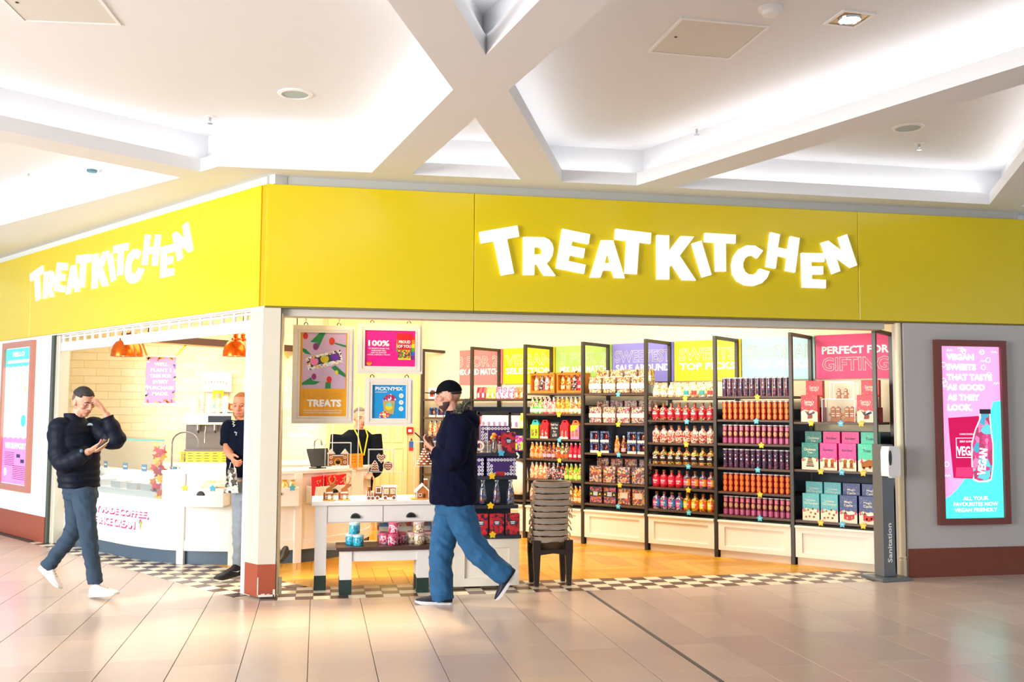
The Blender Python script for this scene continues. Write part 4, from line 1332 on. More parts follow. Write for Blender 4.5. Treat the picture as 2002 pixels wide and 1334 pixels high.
# far corner bay: small stock seen past the man's cap
x0 = BAYS[0][1]
zs = BAYS[0][2]
for i in range(6):
    k = ['milk_amber', 'milk_peach', 'milk_amber', 'milk_orange', 'milk_peach', 'milk_amber'][i]
    place(k, 'sweet_bottle', f'amber sweet bottle, {ordinal(i)} from left on fourth shelf of far corner bay' if False else f'{("amber", "peach", "amber", "orange", "peach", "amber")[i]} sweet bottle, {ordinal(i)} from left, third shelf of far corner bay', 'bottle', sw(x0 + 0.10 + i * 0.085, 0.08, zs[3]), SROT)
for i in range(4):
    place('gift_castle', 'gingerbread_kit', f'dark blue castle carton, {ordinal(i)} from left, low on far corner bay', 'gift box', sw(x0 + 0.13 + i * 0.19, 0.06, zs[2] - 0.0), SROT) if i < 4 else None
for i in range(4):
    place('navy_box', 'window_box', f'small navy tin, {ordinal(i)} from left on second shelf of far corner bay', 'box', sw(x0 + 0.12 + i * 0.13, 0.08, zs[4]), SROT)
pc = thing('picture_box', 'small white picture box on top shelf of far corner bay', 'box', sw(x0 + 0.12, 0.08, zs[5]), SROT)
box(-0.07, 0.07, 0, 0.05, 0, 0.15, 0.003).build('carton', WHITE, pc)
box(-0.045, 0.045, -0.0015, 0, 0.03, 0.12).build('print', candy('tiny_print', [(90, 40, 40), (230, 190, 160), (200, 80, 60)], 30), pc)

# ================================================================ CENTRE DISPLAY STAND
gx0, gx1, gy = 1.19, 1.765, 8.585
gs = thing('display_stand', 'white panelled stand with tiered navy shelves behind the walking man', 'display stand', (0, gy, 0))
box(gx0, gx1, 0.02, 0.55, 0.02, 0.43).build('body', CAB, gs)
MB().prism([[(gx0, 0.02), (gx1, 0.02), (gx1, 0.43), (gx0, 0.43)], [(gx0 + 0.09, 0.09), (gx0 + 0.09, 0.35), (gx1 - 0.09, 0.35), (gx1 - 0.09, 0.09)]], 0, 0.02, 'xz').build('panel_frame', CAB, gs)
MB().prism([[(0.02, 0.02), (0.55, 0.02), (0.55, 0.43), (0.02, 0.43)], [(0.11, 0.09), (0.11, 0.35), (0.46, 0.35), (0.46, 0.09)]], gx0 - 0.015, gx0, 'yz').build('side_frame', CAB, gs)
GSH = mat('navy_stand_shelf', (38, 40, 54), 0.4)
for (z, a, dpt) in ((0.46, -0.02, 0.55), (0.715, 0.05, 0.5), (0.968, 0.08, 0.45), (1.172, 0.10, 0.40)):
    box(gx0 - 0.01 + a * 0.2, gx1 + 0.012 - a * 0.2, a, 0.55, z - 0.032, z, 0.003).build('shelf', GSH, gs)
box(gx0 + 0.02, gx1 - 0.02, 0.30, 0.54, 0.43, 1.14).build('core', mat('navy_core', (34, 48, 62), 0.5), gs)
for x in (gx0 + 0.27, gx1 - 0.01):
    box(x - 0.012, x + 0.012, 0.40, 0.425, 1.17, 1.535).build('frame_post', STEEL, gs)
box(gx0 + 0.26, gx1, 0.40, 0.425, 1.515, 1.545).build('frame_bar', STEEL, gs)


def card_kit(key, body, W, H, D, ex):
    KIT[key] = [('carton', box(-W / 2, W / 2, 0, D, 0, H, 0.001).mesh('carton', body), ex)]


cherry = candy('red_cherry_card', [(206, 24, 40), (60, 14, 40), (190, 20, 36), (220, 40, 50)], 34, 0.35, 0.2, gap=(60, 20, 50))
plate = [('label', box(-0.028, 0.028, -0.0015, 0, 0.085, 0.125).mesh('label', mat('teal_plate', (34, 70, 96), 0.5))), ('print', box(-0.02, 0.02, -0.0025, -0.0015, 0.108, 0.117).mesh('print', HEADW)), ('print', box(-0.016, 0.016, -0.0025, -0.0015, 0.094, 0.102).mesh('print', HEADW))]
card_kit('cherry_box', cherry, 0.125, 0.185, 0.05, plate)
violet = mat('violet_card', (66, 34, 110), 0.4)
rings_ = []
for i in range(9):
    for (zz) in (0.018, 0.142):
        rings_.append((-0.115 + i * 0.029, zz))
for zz in (0.05, 0.08, 0.11):
    rings_ += [(-0.118, zz), (0.118, zz), (-0.09, zz - 0.02), (0.09, zz - 0.03)]
dm = MB()
for x, zz in rings_:
    dm.prism([disc(x, zz, 0.013, 10), disc(x, zz, 0.006, 8)], -0.0015, -0.0002, 'xz')
card_kit('violet_box', violet, 0.265, 0.165, 0.10, [('ring_print', dm.mesh('ring_print', HEADW)), ('photo_print', box(-0.05, 0.03, -0.002, -0.0003, 0.0, 0.04).mesh('photo_print', mat('red_photo', (180, 40, 40), 0.5)))])
for i in range(4):
    place('cherry_box', 'chocolate_box', f'red cherry patterned box, {ordinal(i)} from left on lowest tier of display stand', 'box', (gx0 + 0.09 + i * 0.142, gy + 0.0, 0.46), 0, 'red cherry boxes')
for i in range(2):
    place('violet_box', 'chocolate_box', f'violet box with white ring print on stand, {("beside the man", "nearer the basket stack")[i]}', 'box', (gx0 + 0.14 + i * 0.29, gy + 0.10, 0.968), 0)
place('violet_box', 'chocolate_box', 'violet box with white ring print raised on top of the display stand', 'box', (gx0 + 0.40, gy + 0.24, 1.245), 0)
box(gx0 + 0.28, gx0 + 0.52, 0.24, 0.34, 0, 0.073).build('step', CAB, thing('carton_plinth', 'cream plinth under the raised violet box on the stand', 'plinth', (0, gy, 1.172)))
place('cherry_box', 'chocolate_box', 'red cherry patterned box standing alone on top of the display stand', 'box', (gx0 + 0.50, gy + 0.12, 1.172), 0)
sod = [(0.03, 0), (0.034, 0.004), (0.034, 0.10), (0.026, 0.14), (0.016, 0.18), (0.016, 0.20), (0.019, 0.205)]
KIT['water_bottle'] = [('bottle', MB().lathe(sod, 14).mesh('bottle', glass('bottle_glass', (220, 235, 245), 0.22), 50), []), ('sweets', MB().lathe([(0.027, 0.01), (0.030, 0.014), (0.030, 0.095), (0.022, 0.135), (0.012, 0.15)], 12).mesh('sweets', candy('foil_sweets', [(120, 60, 140), (60, 110, 170), (220, 150, 60), (200, 60, 90), (210, 220, 235)], 55), 50), []), ('cap', MB().lathe([(0.02, 0.205), (0.02, 0.217)], 12).mesh('cap', STEELLID), [])]
for i in range(4):
    place('water_bottle', 'glass_bottle', f'clear glass sweet bottle, {ordinal(i)} from left on the display stand tier', 'bottle', (gx0 + 0.14 + i * 0.125, gy + 0.11, 0.715), 0, 'clear bottles on the stand')
# vase of flowers, clear case with biscuits
vz = thing('flower_vase', 'small glass vase of orange flowers on top of the display stand', 'vase', (gx0 + 0.375, gy + 0.15, 1.172))
MB().lathe([(0.03, 0), (0.035, 0.01), (0.03, 0.06), (0.022, 0.1), (0.027, 0.12)], 14).build('vase', candy('vase_glass', [(110, 90, 80), (150, 130, 110), (80, 70, 70)], 30), vz, 50)
for i in range(9):
    a = i * 2.4
    MB().ball((0.025 * math.cos(a) * (i % 3), 0.02 * math.sin(a) * (i % 3), 0.13 + 0.012 * (i % 4)), (0.017, 0.017, 0.012), 8, 6).build('flower', mat(('orange_petal', 'amber_petal', 'red_petal')[i % 3], ((250, 150, 20), (250, 190, 60), (206, 60, 30))[i % 3], 0.6), vz)
acrylic_box('display_case', 'small clear case with a biscuit on top of the display stand', (gx0 + 0.23, gy + 0.14, 1.172), 0, 0.16, 0.14, 0.25)
bs = thing('gingerbread_wreath', 'round iced biscuit inside the clear case on the display stand', 'gingerbread', (gx0 + 0.245, gy + 0.2, 1.173))
MB().prism([disc(0, 0.06, 0.05, 16), disc(0, 0.06, 0.02, 10)], -0.01, 0.01, 'xz').build('biscuit', GING, bs)
MB().prism([disc(0, 0.06, 0.045, 16), disc(0, 0.06, 0.026, 10)], -0.013, -0.01, 'xz').build('icing', ICING, bs)
for (x, y, c, tier) in ((980, 886, 'b', 'top'), (962, 931, 'y', 'second'), (959, 989, 'y', 'third'), (963, 1046, 'y', 'lowest')):
    p = at_y(x, y, gy + {'top': 0.095, 'second': 0.075, 'third': 0.045, 'lowest': -0.025}[tier])
    t = thing('star_tag', f'{"yellow" if c == "y" else "blue"} star card on {tier} tier edge of the display stand', 'price tag', p, 0, 'star tags on shelf edges')
    o = bpy.data.objects.new('star', star_mesh(STAR_Y if c == 'y' else STAR_B, 0.035))
    COL.objects.link(o)
    o.parent = t

# ================================================================ FRONT TABLE AND BENCH
TWH = mat('table_white', (234, 230, 226), 0.4, noise=0.02)
SOCK = mat('dark_green_sock', (28, 50, 44), 0.5)
HANDLE = mat('black_cup_handle', (30, 34, 38), 0.4, metal=0.4)
tb = thing('display_table', 'white display table with two drawers and dark green leg ends', 'table', (0, 8.73, 0))
tx0, tx1, tdep = -0.005, 1.165, 0.56
box(tx0 - 0.03, tx1 + 0.03, -0.03, tdep + 0.03, 0.722, 0.757, 0.004).build('top', TWH, tb)
box(tx0, tx1, 0.012, tdep, 0.57, 0.722).build('apron', TWH, tb)
for x in (tx0, tx1 - 0.1):
    for y in (0, tdep - 0.1):
        lg = box(x, x + 0.1, y, y + 0.1, 0.125, 0.722).build('leg', TWH, tb)
        box(x - 0.001, x + 0.101, y - 0.001, y + 0.101, 0, 0.125).build('leg_end', SOCK, lg)


def cup_handle(parent, cx, y, z, w=0.088, m=HANDLE):
    pr = [(-w / 2, 0)] + [(-w / 2 * math.cos(math.pi * i / 12), 0.042 * math.sin(math.pi * i / 12)) for i in range(1, 12)] + [(w / 2, 0)]
    vs = [(x, 0, zz) for x, zz in pr] + [(x * 0.8, -0.022, zz * 0.75) for x, zz in pr]
    n = len(pr)
    fs = [(i, i + 1, n + i + 1, n + i) for i in range(n - 1)] + [tuple(range(n, 2 * n))]
    return MB().add(vs, fs).xf(Matrix.Translation((cx, y, z))).build('handle', m, parent, 50)


box(tx0 + 0.05, tx1 - 0.05, 0.12, tdep - 0.02, 0.325, 0.345).build('lower_shelf', TWH, tb)
for (a, b) in ((0.105, 0.575), (0.585, 1.06)):
    dr = box(a, b, -0.002, 0.012, 0.578, 0.716, 0.002).build('drawer', TWH, tb)
    cup_handle(dr, (a + b) / 2, -0.003, 0.612)
bn = thing('bench', 'low white bench with dark wooden top standing before the display table', 'bench', (0, 8.48, 0))
bx0, bx1 = 0.205, 0.955
box(bx0 - 0.03, bx1 + 0.03, -0.03, 0.32, 0.365, 0.398, 0.004).build('top', mat('dark_walnut', (72, 46, 38), 0.35, noise=0.2, nscale=14), bn)
box(bx0, bx1, 0.012, 0.03, 0.275, 0.365).build('apron', TWH, bn)
box(bx0, bx1, 0.26, 0.278, 0.275, 0.365).build('apron', TWH, bn)
for x in (bx0, bx1 - 0.1):
    for y in (0, 0.19):
        lg = box(x, x + 0.1, y, y + 0.1, 0.125, 0.365).build('leg', TWH, bn)
        box(x - 0.001, x + 0.101, y - 0.001, y + 0.101, 0, 0.125).build('leg_end', SOCK, lg)
for key, cols_, lidc in (('jar_teal', [(40, 160, 190), (70, 200, 220), (20, 120, 160)], (190, 226, 230)), ('jar_pink', [(220, 60, 110), (240, 150, 170), (250, 220, 226), (180, 30, 80)], (206, 90, 120)), ('jar_natural', [(226, 206, 170), (250, 240, 214), (190, 160, 120), (150, 120, 90)], (226, 190, 190))):
    KIT[key] = [('jar', MB().lathe([(0.04, 0), (0.046, 0.006), (0.046, 0.07), (0.042, 0.076)], 16).mesh('jar', candy('sweets_' + key, cols_, 90), 45), []), ('lid', MB().lathe([(0.047, 0.074), (0.047, 0.09), (0.044, 0.093)], 16).mesh('lid', mat('lid_' + key, lidc, 0.35), 40), [])]
for key, cn, cx, spots in (('jar_teal', 'teal', 0.33, ((-0.03, 0.10, 0), (0.03, 0.02, 0), (0.0, 0.10, 1))), ('jar_pink', 'pink', 0.655, ((-0.07, 0.12, 0), (0.0, 0.03, 0), (0.07, 0.13, 0), (0.01, 0.08, 1))), ('jar_natural', 'cream', 0.90, ((-0.075, 0.13, 0), (-0.02, 0.03, 0), (0.05, 0.11, 0), (-0.02, 0.08, 1)))):
    for i, (dx, dy, lev) in enumerate(spots):
        w_ = 'on top of the cluster' if lev else ['at the rear', 'at the front', 'at the far side'][i]
        place(key, 'sweet_jar', f'round jar of {cn} sweets {w_} of the {cn} jars on the bench' if not lev else f'round jar of {cn} sweets stacked on the other {cn} jars', 'jar', (cx + dx, 8.53 + dy, 0.398 + lev * 0.0935), 0, 'sweet jars on the bench')
st = thing('star_tag', 'small yellow card strip below the teal jars on the bench', 'price tag', (0.365, 8.455, 0.385))
box(-0.03, 0.03, -0.003, 0, 0, 0.012).build('card', mat('yellow_card', (220, 200, 60), 0.5), st)
# patterned cartons behind the jars
for i, (x, c) in enumerate(((0.62, (230, 120, 50)), (0.79, (190, 140, 110)), (0.96, (190, 120, 90)))):
    pb = thing('patterned_carton', f'{("orange", "beige", "brown")[i]} patterned carton on the table shelf behind the bench jars', 'box', (x, 8.97, 0.345))
    box(-0.075, 0.075, 0, 0.09, 0, 0.222, 0.002).build('carton', candy('pattern_' + str(i), [c, (110, 150, 200), (236, 200, 160), (200, 90, 60)], 26, 0.4, 0.1), pb)
    box(-0.06, 0.06, -0.0015, 0, 0.12, 0.16).build('print', mat('pale_band', (230, 214, 200), 0.5), pb)
# ---- gingerbread on the table
def iced(parent, loops, m, t0, t1, name, edge=0.006):
    return MB().prism(loops, t0, t1, 'xz').build(name, m, parent)


TZ = 0.757
for i, dx in enumerate((0.115, 0.245)):
    g = thing('gingerbread_reindeer', f'standing gingerbread reindeer on the table, {("nearer the column", "nearer the train")[i]}', 'gingerbread', (dx, 8.83, TZ))
    MB().lathe([(0.058, 0), (0.062, 0.005), (0.056, 0.011)], 16).build('biscuit_base', mat('pale_biscuit', (214, 150, 70), 0.7), g, 40)
    iced(g, [(-0.035, 0.011), (-0.012, 0.011), (-0.01, 0.05), (0.012, 0.05), (0.014, 0.011), (0.036, 0.011), (0.032, 0.085), (0.026, 0.105), (0.05, 0.12), (0.045, 0.142), (0.018, 0.145), (0.0, 0.12), (-0.03, 0.1)], GING, -0.012, 0.012, 'body')
    iced(g, [(-0.052, 0.011), (-0.036, 0.011), (-0.034, 0.06), (-0.044, 0.075), (-0.052, 0.06)], GINGD, -0.014, 0.01, 'sledge_panel')
    iced(g, [(-0.03, 0.062), (0.03, 0.062), (0.027, 0.078), (-0.029, 0.076)], ICING, -0.0145, -0.012, 'icing')
    for sx in (-1, 1):
        MB().tube([(0.022, 0, 0.14), (0.022 + sx * 0.02, 0, 0.16), (0.022 + sx * 0.028, 0, 0.195), (0.022 + sx * 0.012, 0, 0.21)], 0.007, 6).build('antler', mat('antler_biscuit', (206, 150, 80), 0.7), g, 50)
    MB().ball((0.05, -0.004, 0.133), 0.009, 8, 6).build('nose', mat('cocoa_nose', (50, 24, 20), 0.4), g)
    for zz in (0.02, 0.035):
        box(-0.033, 0.033, -0.014, -0.0125, zz, zz + 0.006).build('icing', ICING, g)
rectp_ = lambda x0, x1, z0, z1: [(x0, z0), (x1, z0), (x1, z1), (x0, z1)]
tr = thing('gingerbread_train', 'gingerbread engine and carriage with white icing on the table', 'gingerbread', (0.56, 8.83, TZ))
iced(tr, [[(0.02, 0.022), (0.135, 0.022), (0.14, 0.115), (0.015, 0.115)], [(0.035, 0.06), (0.035, 0.095), (0.065, 0.095), (0.065, 0.06)], [(0.09, 0.06), (0.09, 0.095), (0.12, 0.095), (0.12, 0.06)]], GING, -0.03, 0.03, 'carriage')
for (a, b) in ((0.03, 0.07), (0.085, 0.125)):
    iced(tr, [[(a, 0.055), (b, 0.055), (b, 0.10), (a, 0.10)], [(a + 0.006, 0.061), (a + 0.006, 0.094), (b - 0.006, 0.094), (b - 0.006, 0.061)]], ICING, -0.0335, -0.03, 'window_icing')
box(0.005, 0.15, -0.036, 0.036, 0.115, 0.126, 0.004).build('roof', ICING, tr)
MB().prism([rectp_(0.018, 0.138, 0.02, 0.117), rectp_(0.024, 0.132, 0.027, 0.110)[::-1]], -0.0335, -0.03, 'xz').build('edge_icing', ICING, tr)
MB().prism([rectp_(-0.045, 0.005, 0.06, 0.115), rectp_(-0.037, -0.003, 0.068, 0.107)[::-1]], -0.0315, -0.028, 'xz').build('window_icing', ICING, tr)
for x in (-0.105, -0.085, -0.065):
    MB().tube([(x, 0.03 * math.cos(q), 0.05 + 0.031 * math.sin(q)) for q in [2 * math.pi * k / 14 for k in range(14)]], 0.003, 5, closed=True).build('band_icing', ICING, tr)
iced(tr, [(-0.05, 0.02), (0.01, 0.02), (0.012, 0.12), (-0.04, 0.12), (-0.05, 0.085)], GINGD, -0.028, 0.028, 'cab')
MB().tube([(-0.12, 0, 0.05), (-0.05, 0, 0.05)], 0.03, 12).build('boiler', GING, tr, 40)
MB().lathe([(0.012, 0.075), (0.017, 0.115), (0.012, 0.118)], 10, (-0.10, 0, 0)).build('funnel', GINGD, tr, 40)
MB().tube([(-0.121, 0, 0.05), (-0.123, 0, 0.05)], 0.026, 12).build('boiler_icing', ICING, tr)
for x in (-0.105, -0.07, -0.03, 0.04, 0.115):
    w_ = MB().prism(disc(x, 0.02, 0.021, 14), -0.042, -0.03, 'xz').build('wheel', GINGD, tr)
    MB().prism([disc(x, 0.02, 0.0205, 14), disc(x, 0.02, 0.014, 12)], -0.044, -0.042, 'xz').build('wheel_icing', ICING, w_)
hs = thing('gingerbread_house', 'gingerbread house with snowy iced roof on the table beside the walking man', 'gingerbread', (0.95, 8.84, TZ))
box(-0.12, 0.12, -0.04, 0.12, 0, 0.012, 0.003).build('biscuit_base', mat('pale_biscuit', (214, 150, 70), 0.7), hs)
iced(hs, [[(-0.07, 0.012), (0.04, 0.012), (0.04, 0.075), (-0.015, 0.13), (-0.07, 0.075)], [(-0.05, 0.03), (-0.05, 0.05), (-0.03, 0.05), (-0.03, 0.03)], [(-0.012, 0.014), (-0.012, 0.05), (0.012, 0.05), (0.012, 0.014)]], GING, -0.02, -0.008, 'front_gable')
box(-0.07, 0.04, -0.008, 0.10, 0.012, 0.075).build('walls', GINGD, hs)
for s_ in (-1, 1):
    MB().prism([(-0.015 - s_ * 0.003, 0.137), (-0.015 + s_ * 0.072, 0.066), (-0.015 + s_ * 0.068, 0.058), (-0.015, 0.126)], -0.03, 0.11, 'xz').build('roof', ICING, hs)
for s_ in (-1, 1):
    MB().tube([(-0.015, -0.023, 0.128), (-0.015 + s_ * 0.058, -0.023, 0.072)], 0.006, 6).build('gable_icing', ICING, hs)
    box(-0.015 + s_ * 0.054 - 0.004, -0.015 + s_ * 0.054 + 0.004, -0.023, -0.02, 0.012, 0.072).build('wall_icing', ICING, hs)
MB().prism([rectp_(-0.053, -0.027, 0.027, 0.053), rectp_(-0.049, -0.031, 0.031, 0.049)[::-1]], -0.023, -0.02, 'xz').build('window_icing', ICING, hs)
box(0.0, 0.03, 0.03, 0.06, 0.11, 0.17).build('chimney', GINGD, hs)
box(-0.002, 0.032, 0.028, 0.062, 0.168, 0.178, 0.003).build('chimney_snow', ICING, hs)

# clear cases and risers behind
def riser(name, label, loc, w, d, h):
    t = thing(name, label, 'riser', loc)
    e = 0.004
    box(-w / 2, w / 2, 0, d, h - e, h).build('top_sheet', ACR, t)
    for x in (-w / 2, w / 2 - e):
        box(x, x + e, 0, d, 0, h).build('side_sheet', ACR, t)
    box(-w / 2, w / 2, -0.001, 0.002, h - e, h).build('edge', ACR_E, t)
    for x in (-w / 2, w / 2):
        box(x - 0.002, x + 0.002, -0.001, 0.002, 0, h).build('edge', ACR_E, t)


riser('display_riser', 'clear riser under the iced gingerbread ornaments on the table', (0.59, 9.03, TZ), 0.36, 0.2, 0.235)
riser('display_riser', 'clear riser under the gingerbread tree on the table', (0.985, 9.03, TZ), 0.22, 0.2, 0.285)
riser('display_riser', 'clear riser under the gingerbread castle on the table', (0.19, 9.05, TZ), 0.25, 0.2, 0.285)
acrylic_box('display_case', 'clear case over the gingerbread castle on the table', (0.19, 9.06, TZ + 0.286), 0, 0.23, 0.17, 0.21)
acrylic_box('display_case', 'clear case over three iced gingerbread ornaments on the table', (0.58, 9.04, TZ + 0.236), 0, 0.23, 0.15, 0.20)
acrylic_box('display_case', 'clear case over the gingerbread tree on the table', (0.985, 9.04, TZ + 0.286), 0, 0.2, 0.18, 0.22)
ck = thing('gingerbread_castle', 'gingerbread castle with two snowy pointed towers inside its clear case', 'gingerbread', (0.19, 9.13, TZ + 0.288))
iced(ck, [[(-0.09, 0), (0.09, 0), (0.09, 0.105), (0.05, 0.105), (0.04, 0.095), (-0.04, 0.095), (-0.05, 0.105), (-0.09, 0.105)], [(-0.02, 0.0), (-0.02, 0.04), (0.02, 0.04), (0.02, 0.0)]], GING, -0.012, 0.012, 'front_wall')
for s_ in (-1, 1):
    c = s_ * 0.062
    MB().prism([(c - 0.038, 0.105), (c + 0.038, 0.105), (c, 0.152)], -0.02, 0.02, 'xz').build('tower_roof', ICING, ck)
    MB().prism([disc(c, 0.075, 0.014, 10), disc(c, 0.075, 0.008, 8)], -0.015, -0.012, 'xz').build('window_icing', ICING, ck)
    MB().prism([disc(c, 0.03, 0.014, 10), disc(c, 0.03, 0.008, 8)], -0.015, -0.012, 'xz').build('window_icing', ICING, ck)
    box(s_ * 0.088 - 0.004, s_ * 0.088 + 0.004, -0.015, -0.012, 0, 0.105).build('icing', ICING, ck)
MB().prism([disc(0, 0.035, 0.034, 14), disc(0, 0.035, 0.024, 12)], -0.016, -0.012, 'xz').build('arch_icing', mat('golden_icing', (240, 190, 80), 0.5), ck)
box(-0.05, 0.05, -0.015, -0.012, 0.086, 0.096).build('icing', ICING, ck)
for i, (x, zz, k) in enumerate(((-0.058, 0.0, 'tree shaped'), (0.0, 0.07, 'heart shaped'), (0.062, 0.0, 'round'))):
    o_ = thing('gingerbread_ornament', f'{k} iced gingerbread ornament in the clear case on the table', 'gingerbread', (0.58 + x, 9.105, TZ + 0.238 + zz))
    pts = {0: [(-0.042, 0), (0.042, 0), (0.03, 0.03), (0.036, 0.035), (0.014, 0.085), (0, 0.1), (-0.014, 0.085), (-0.036, 0.035), (-0.03, 0.03)],
           1: [(0, 0), (0.04, 0.045), (0.042, 0.07), (0.022, 0.088), (0, 0.07), (-0.022, 0.088), (-0.042, 0.07), (-0.04, 0.045)], 2: disc(0, 0.045, 0.046, 18)}[i]
    iced(o_, pts, GINGD, -0.008, 0.008, 'biscuit')
    c_ = (sum(p[0] for p in pts) / len(pts), sum(p[1] for p in pts) / len(pts))
    sc = lambda f_: [(c_[0] + (p[0] - c_[0]) * f_, c_[1] + (p[1] - c_[1]) * f_) for p in pts]
    MB().prism([sc(0.97), sc(0.86)], -0.0105, -0.008, 'xz').build('edge_icing', ICING, o_)
    for j in range(3):
        MB().tube([(-0.026, -0.0095, 0.022 + j * 0.02), (-0.013, -0.0095, 0.032 + j * 0.02), (0, -0.0095, 0.022 + j * 0.02), (0.013, -0.0095, 0.032 + j * 0.02), (0.026, -0.0095, 0.022 + j * 0.02)], 0.0028, 5).build('swirl_icing', ICING, o_)
gt = thing('gingerbread_tree', 'tall gingerbread tree with snowy layers inside its clear case', 'gingerbread', (0.985, 9.13, TZ + 0.288))
for k in range(7):
    r = 0.075 - 0.0095 * k
    MB().lathe([(r, 0.022 * k), (r * 0.98, 0.022 * k + 0.012), (r * 0.8, 0.022 * k + 0.0215)], 9).build('layer', GINGD, gt)
    for j in range(7):
        a = 2 * math.pi * j / 7 + k * 0.4
        MB().ball((r * 0.96 * math.cos(a), r * 0.96 * math.sin(a), 0.022 * k + 0.014), (0.014 - 0.001 * k, 0.014 - 0.001 * k, 0.006), 6, 5).build('snow', ICING, gt)
MB().prism([(math.cos(math.pi / 2 + i * math.pi / 5) * (0.02 if i % 2 == 0 else 0.009), 0.172 + math.sin(math.pi / 2 + i * math.pi / 5) * (0.02 if i % 2 == 0 else 0.009)) for i in range(10)], -0.004, 0.004, 'xz').build('star', GING, gt)

# ================================================================ BASKET STACK
bk = thing('basket_stand', 'dark wooden four-legged stand under the stack of shopping baskets', 'stand', (2.075, 8.72, 0))
DW = mat('dark_stand_wood', (44, 30, 26), 0.45)
for sx in (-1, 1):
    for sy in (-1, 1):
        x, y = sx * 0.135, sy * 0.11
        MB().add([(x + a, y + b * 1.0, z) for z, k in ((0, 0.6), (0.30, 1.15), (0.40, 1.15)) for a, b in ((-0.03 * k + sx * 0.012, -0.02), (0.03 * k + sx * 0.012, -0.02), (0.03 * k + sx * 0.012, 0.02), (-0.03 * k + sx * 0.012, 0.02))],
                 [(0, 3, 2, 1), (8, 9, 10, 11)] + [(i * 4 + j, i * 4 + (j + 1) % 4, i * 4 + 4 + (j + 1) % 4, i * 4 + 4 + j) for i in (0, 1) for j in range(4)]).build('leg', DW, bk)
for sy in (-1, 1):
    MB().prism([(-0.135, 0.27), (0.0, 0.285), (0.135, 0.27), (0.135, 0.32), (-0.135, 0.32)], sy * 0.11 - 0.015, sy * 0.11 + 0.015, 'xz').build('rail', DW, bk)
for sx in (-1, 1):
    box(sx * 0.135 - 0.015, sx * 0.135 + 0.015, -0.11, 0.11, 0.27, 0.32).build('side_rail', DW, bk)
WICKD = mat('dark_wicker', (96, 70, 44), 0.7, noise=0.35, nscale=40, bump=0.6, bscale=110)
LINER = mat('grey_cotton_liner', (186, 177, 165), 0.9, noise=0.08, nscale=25)
LINERE = mat('liner_frill', (206, 178, 150), 0.9, noise=0.15, nscale=40)
nb_ = 10
for i in range(nb_):
    zz = 0.30 + i * 0.054
    rnd = random.Random(40 + i)
    b_ = thing('shopping_basket', f'wicker shopping basket with grey cotton liner, {ordinal(i)} from the bottom of the stack', 'basket', (2.08 + rnd.uniform(-0.008, 0.008) + 0.004 * (i - 4), 8.72, zz), R(rnd.uniform(-4, 4)), 'stacked shopping baskets')
    def ring_(h, a, b, n=28, wob=0.0):
        return [(a * math.copysign(abs(math.cos(2 * math.pi * k / n)) ** 0.7, math.cos(2 * math.pi * k / n)), b * math.copysign(abs(math.sin(2 * math.pi * k / n)) ** 0.7, math.sin(2 * math.pi * k / n)), h + rnd.uniform(-wob, wob)) for k in range(n)]
    def loft(rs, name, m):
        n = len(rs[0])
        mb_ = MB().add([p for r in rs for p in r], [(q * n + k, q * n + (k + 1) % n, (q + 1) * n + (k + 1) % n, (q + 1) * n + k) for q in range(len(rs) - 1) for k in range(n)])
        return mb_.build(name, m, b_, 60)
    loft([ring_(0.0, 0.105, 0.085), ring_(0.06, 0.13, 0.105), ring_(0.115, 0.148, 0.12)], 'wicker_body', WICKD)
    loft([ring_(0.082, 0.148, 0.118, wob=0.004), ring_(0.085, 0.158, 0.128, wob=0.006), ring_(0.112, 0.163, 0.134, wob=0.004), ring_(0.126, 0.158, 0.13, wob=0.003), ring_(0.126, 0.146, 0.118)], 'liner', LINER)
    MB().tube(ring_(0.124, 0.162, 0.133, wob=0.003), 0.0065, 6, closed=True).build('rim', LINERE, b_, 60)
    for sx in (-1, 1):
        for q in range(2):
            MB().tube([(sx * 0.16, -0.03 + q * 0.05, 0.12), (sx * (0.175 + rnd.uniform(0, 0.015)), -0.04 + q * 0.06, 0.10), (sx * (0.17 + rnd.uniform(0, 0.025)), -0.05 + q * 0.05, 0.07)], 0.0055, 5).build('tie', LINERE, b_, 50)

# ================================================================ HAND SANITISER
sn = thing('sanitiser_stand', 'grey metal hand sanitiser stand with white dispenser beside the shop jamb', 'dispenser stand', (5.23, 8.36, 0), R(8))
SG = mat('sanitiser_grey', (116, 122, 128), 0.35, metal=0.5)
box(-0.16, 0.17, -0.08, 0.22, 0.0, 0.03, 0.003).build('base_plate', SG, sn)
box(-0.062, 0.075, 0.02, 0.15, 0.03, 1.25, 0.004).build('post', SG, sn)
print_text(sn, 'Sanitation', 0.012, 0.34, 0.02, 0.36, 0.05, HEADW, rot=R(-90), bold=0.02)
dp = MB()
ps = [(-0.066, 0.96), (0.06, 0.96), (0.066, 1.0), (0.066, 1.19), (0.05, 1.235), (-0.055, 1.235), (-0.07, 1.19), (-0.07, 1.0)]
d_ = MB().prism(ps, -0.085, 0.02, 'xz').build('dispenser', mat('white_plastic', (244, 244, 246), 0.25), sn)
MB().prism([(-0.05 + 0.017 * math.cos(2 * math.pi * i / 16), 1.13 + 0.07 * math.sin(2 * math.pi * i / 16)) for i in range(16)], -0.088, -0.084, 'xz').build('window', mat('dark_window', (30, 40, 48), 0.15), d_)
box(-0.03, 0.03, -0.075, -0.03, 0.945, 0.962).build('nozzle', mat('white_plastic', (244, 244, 246), 0.25), d_)

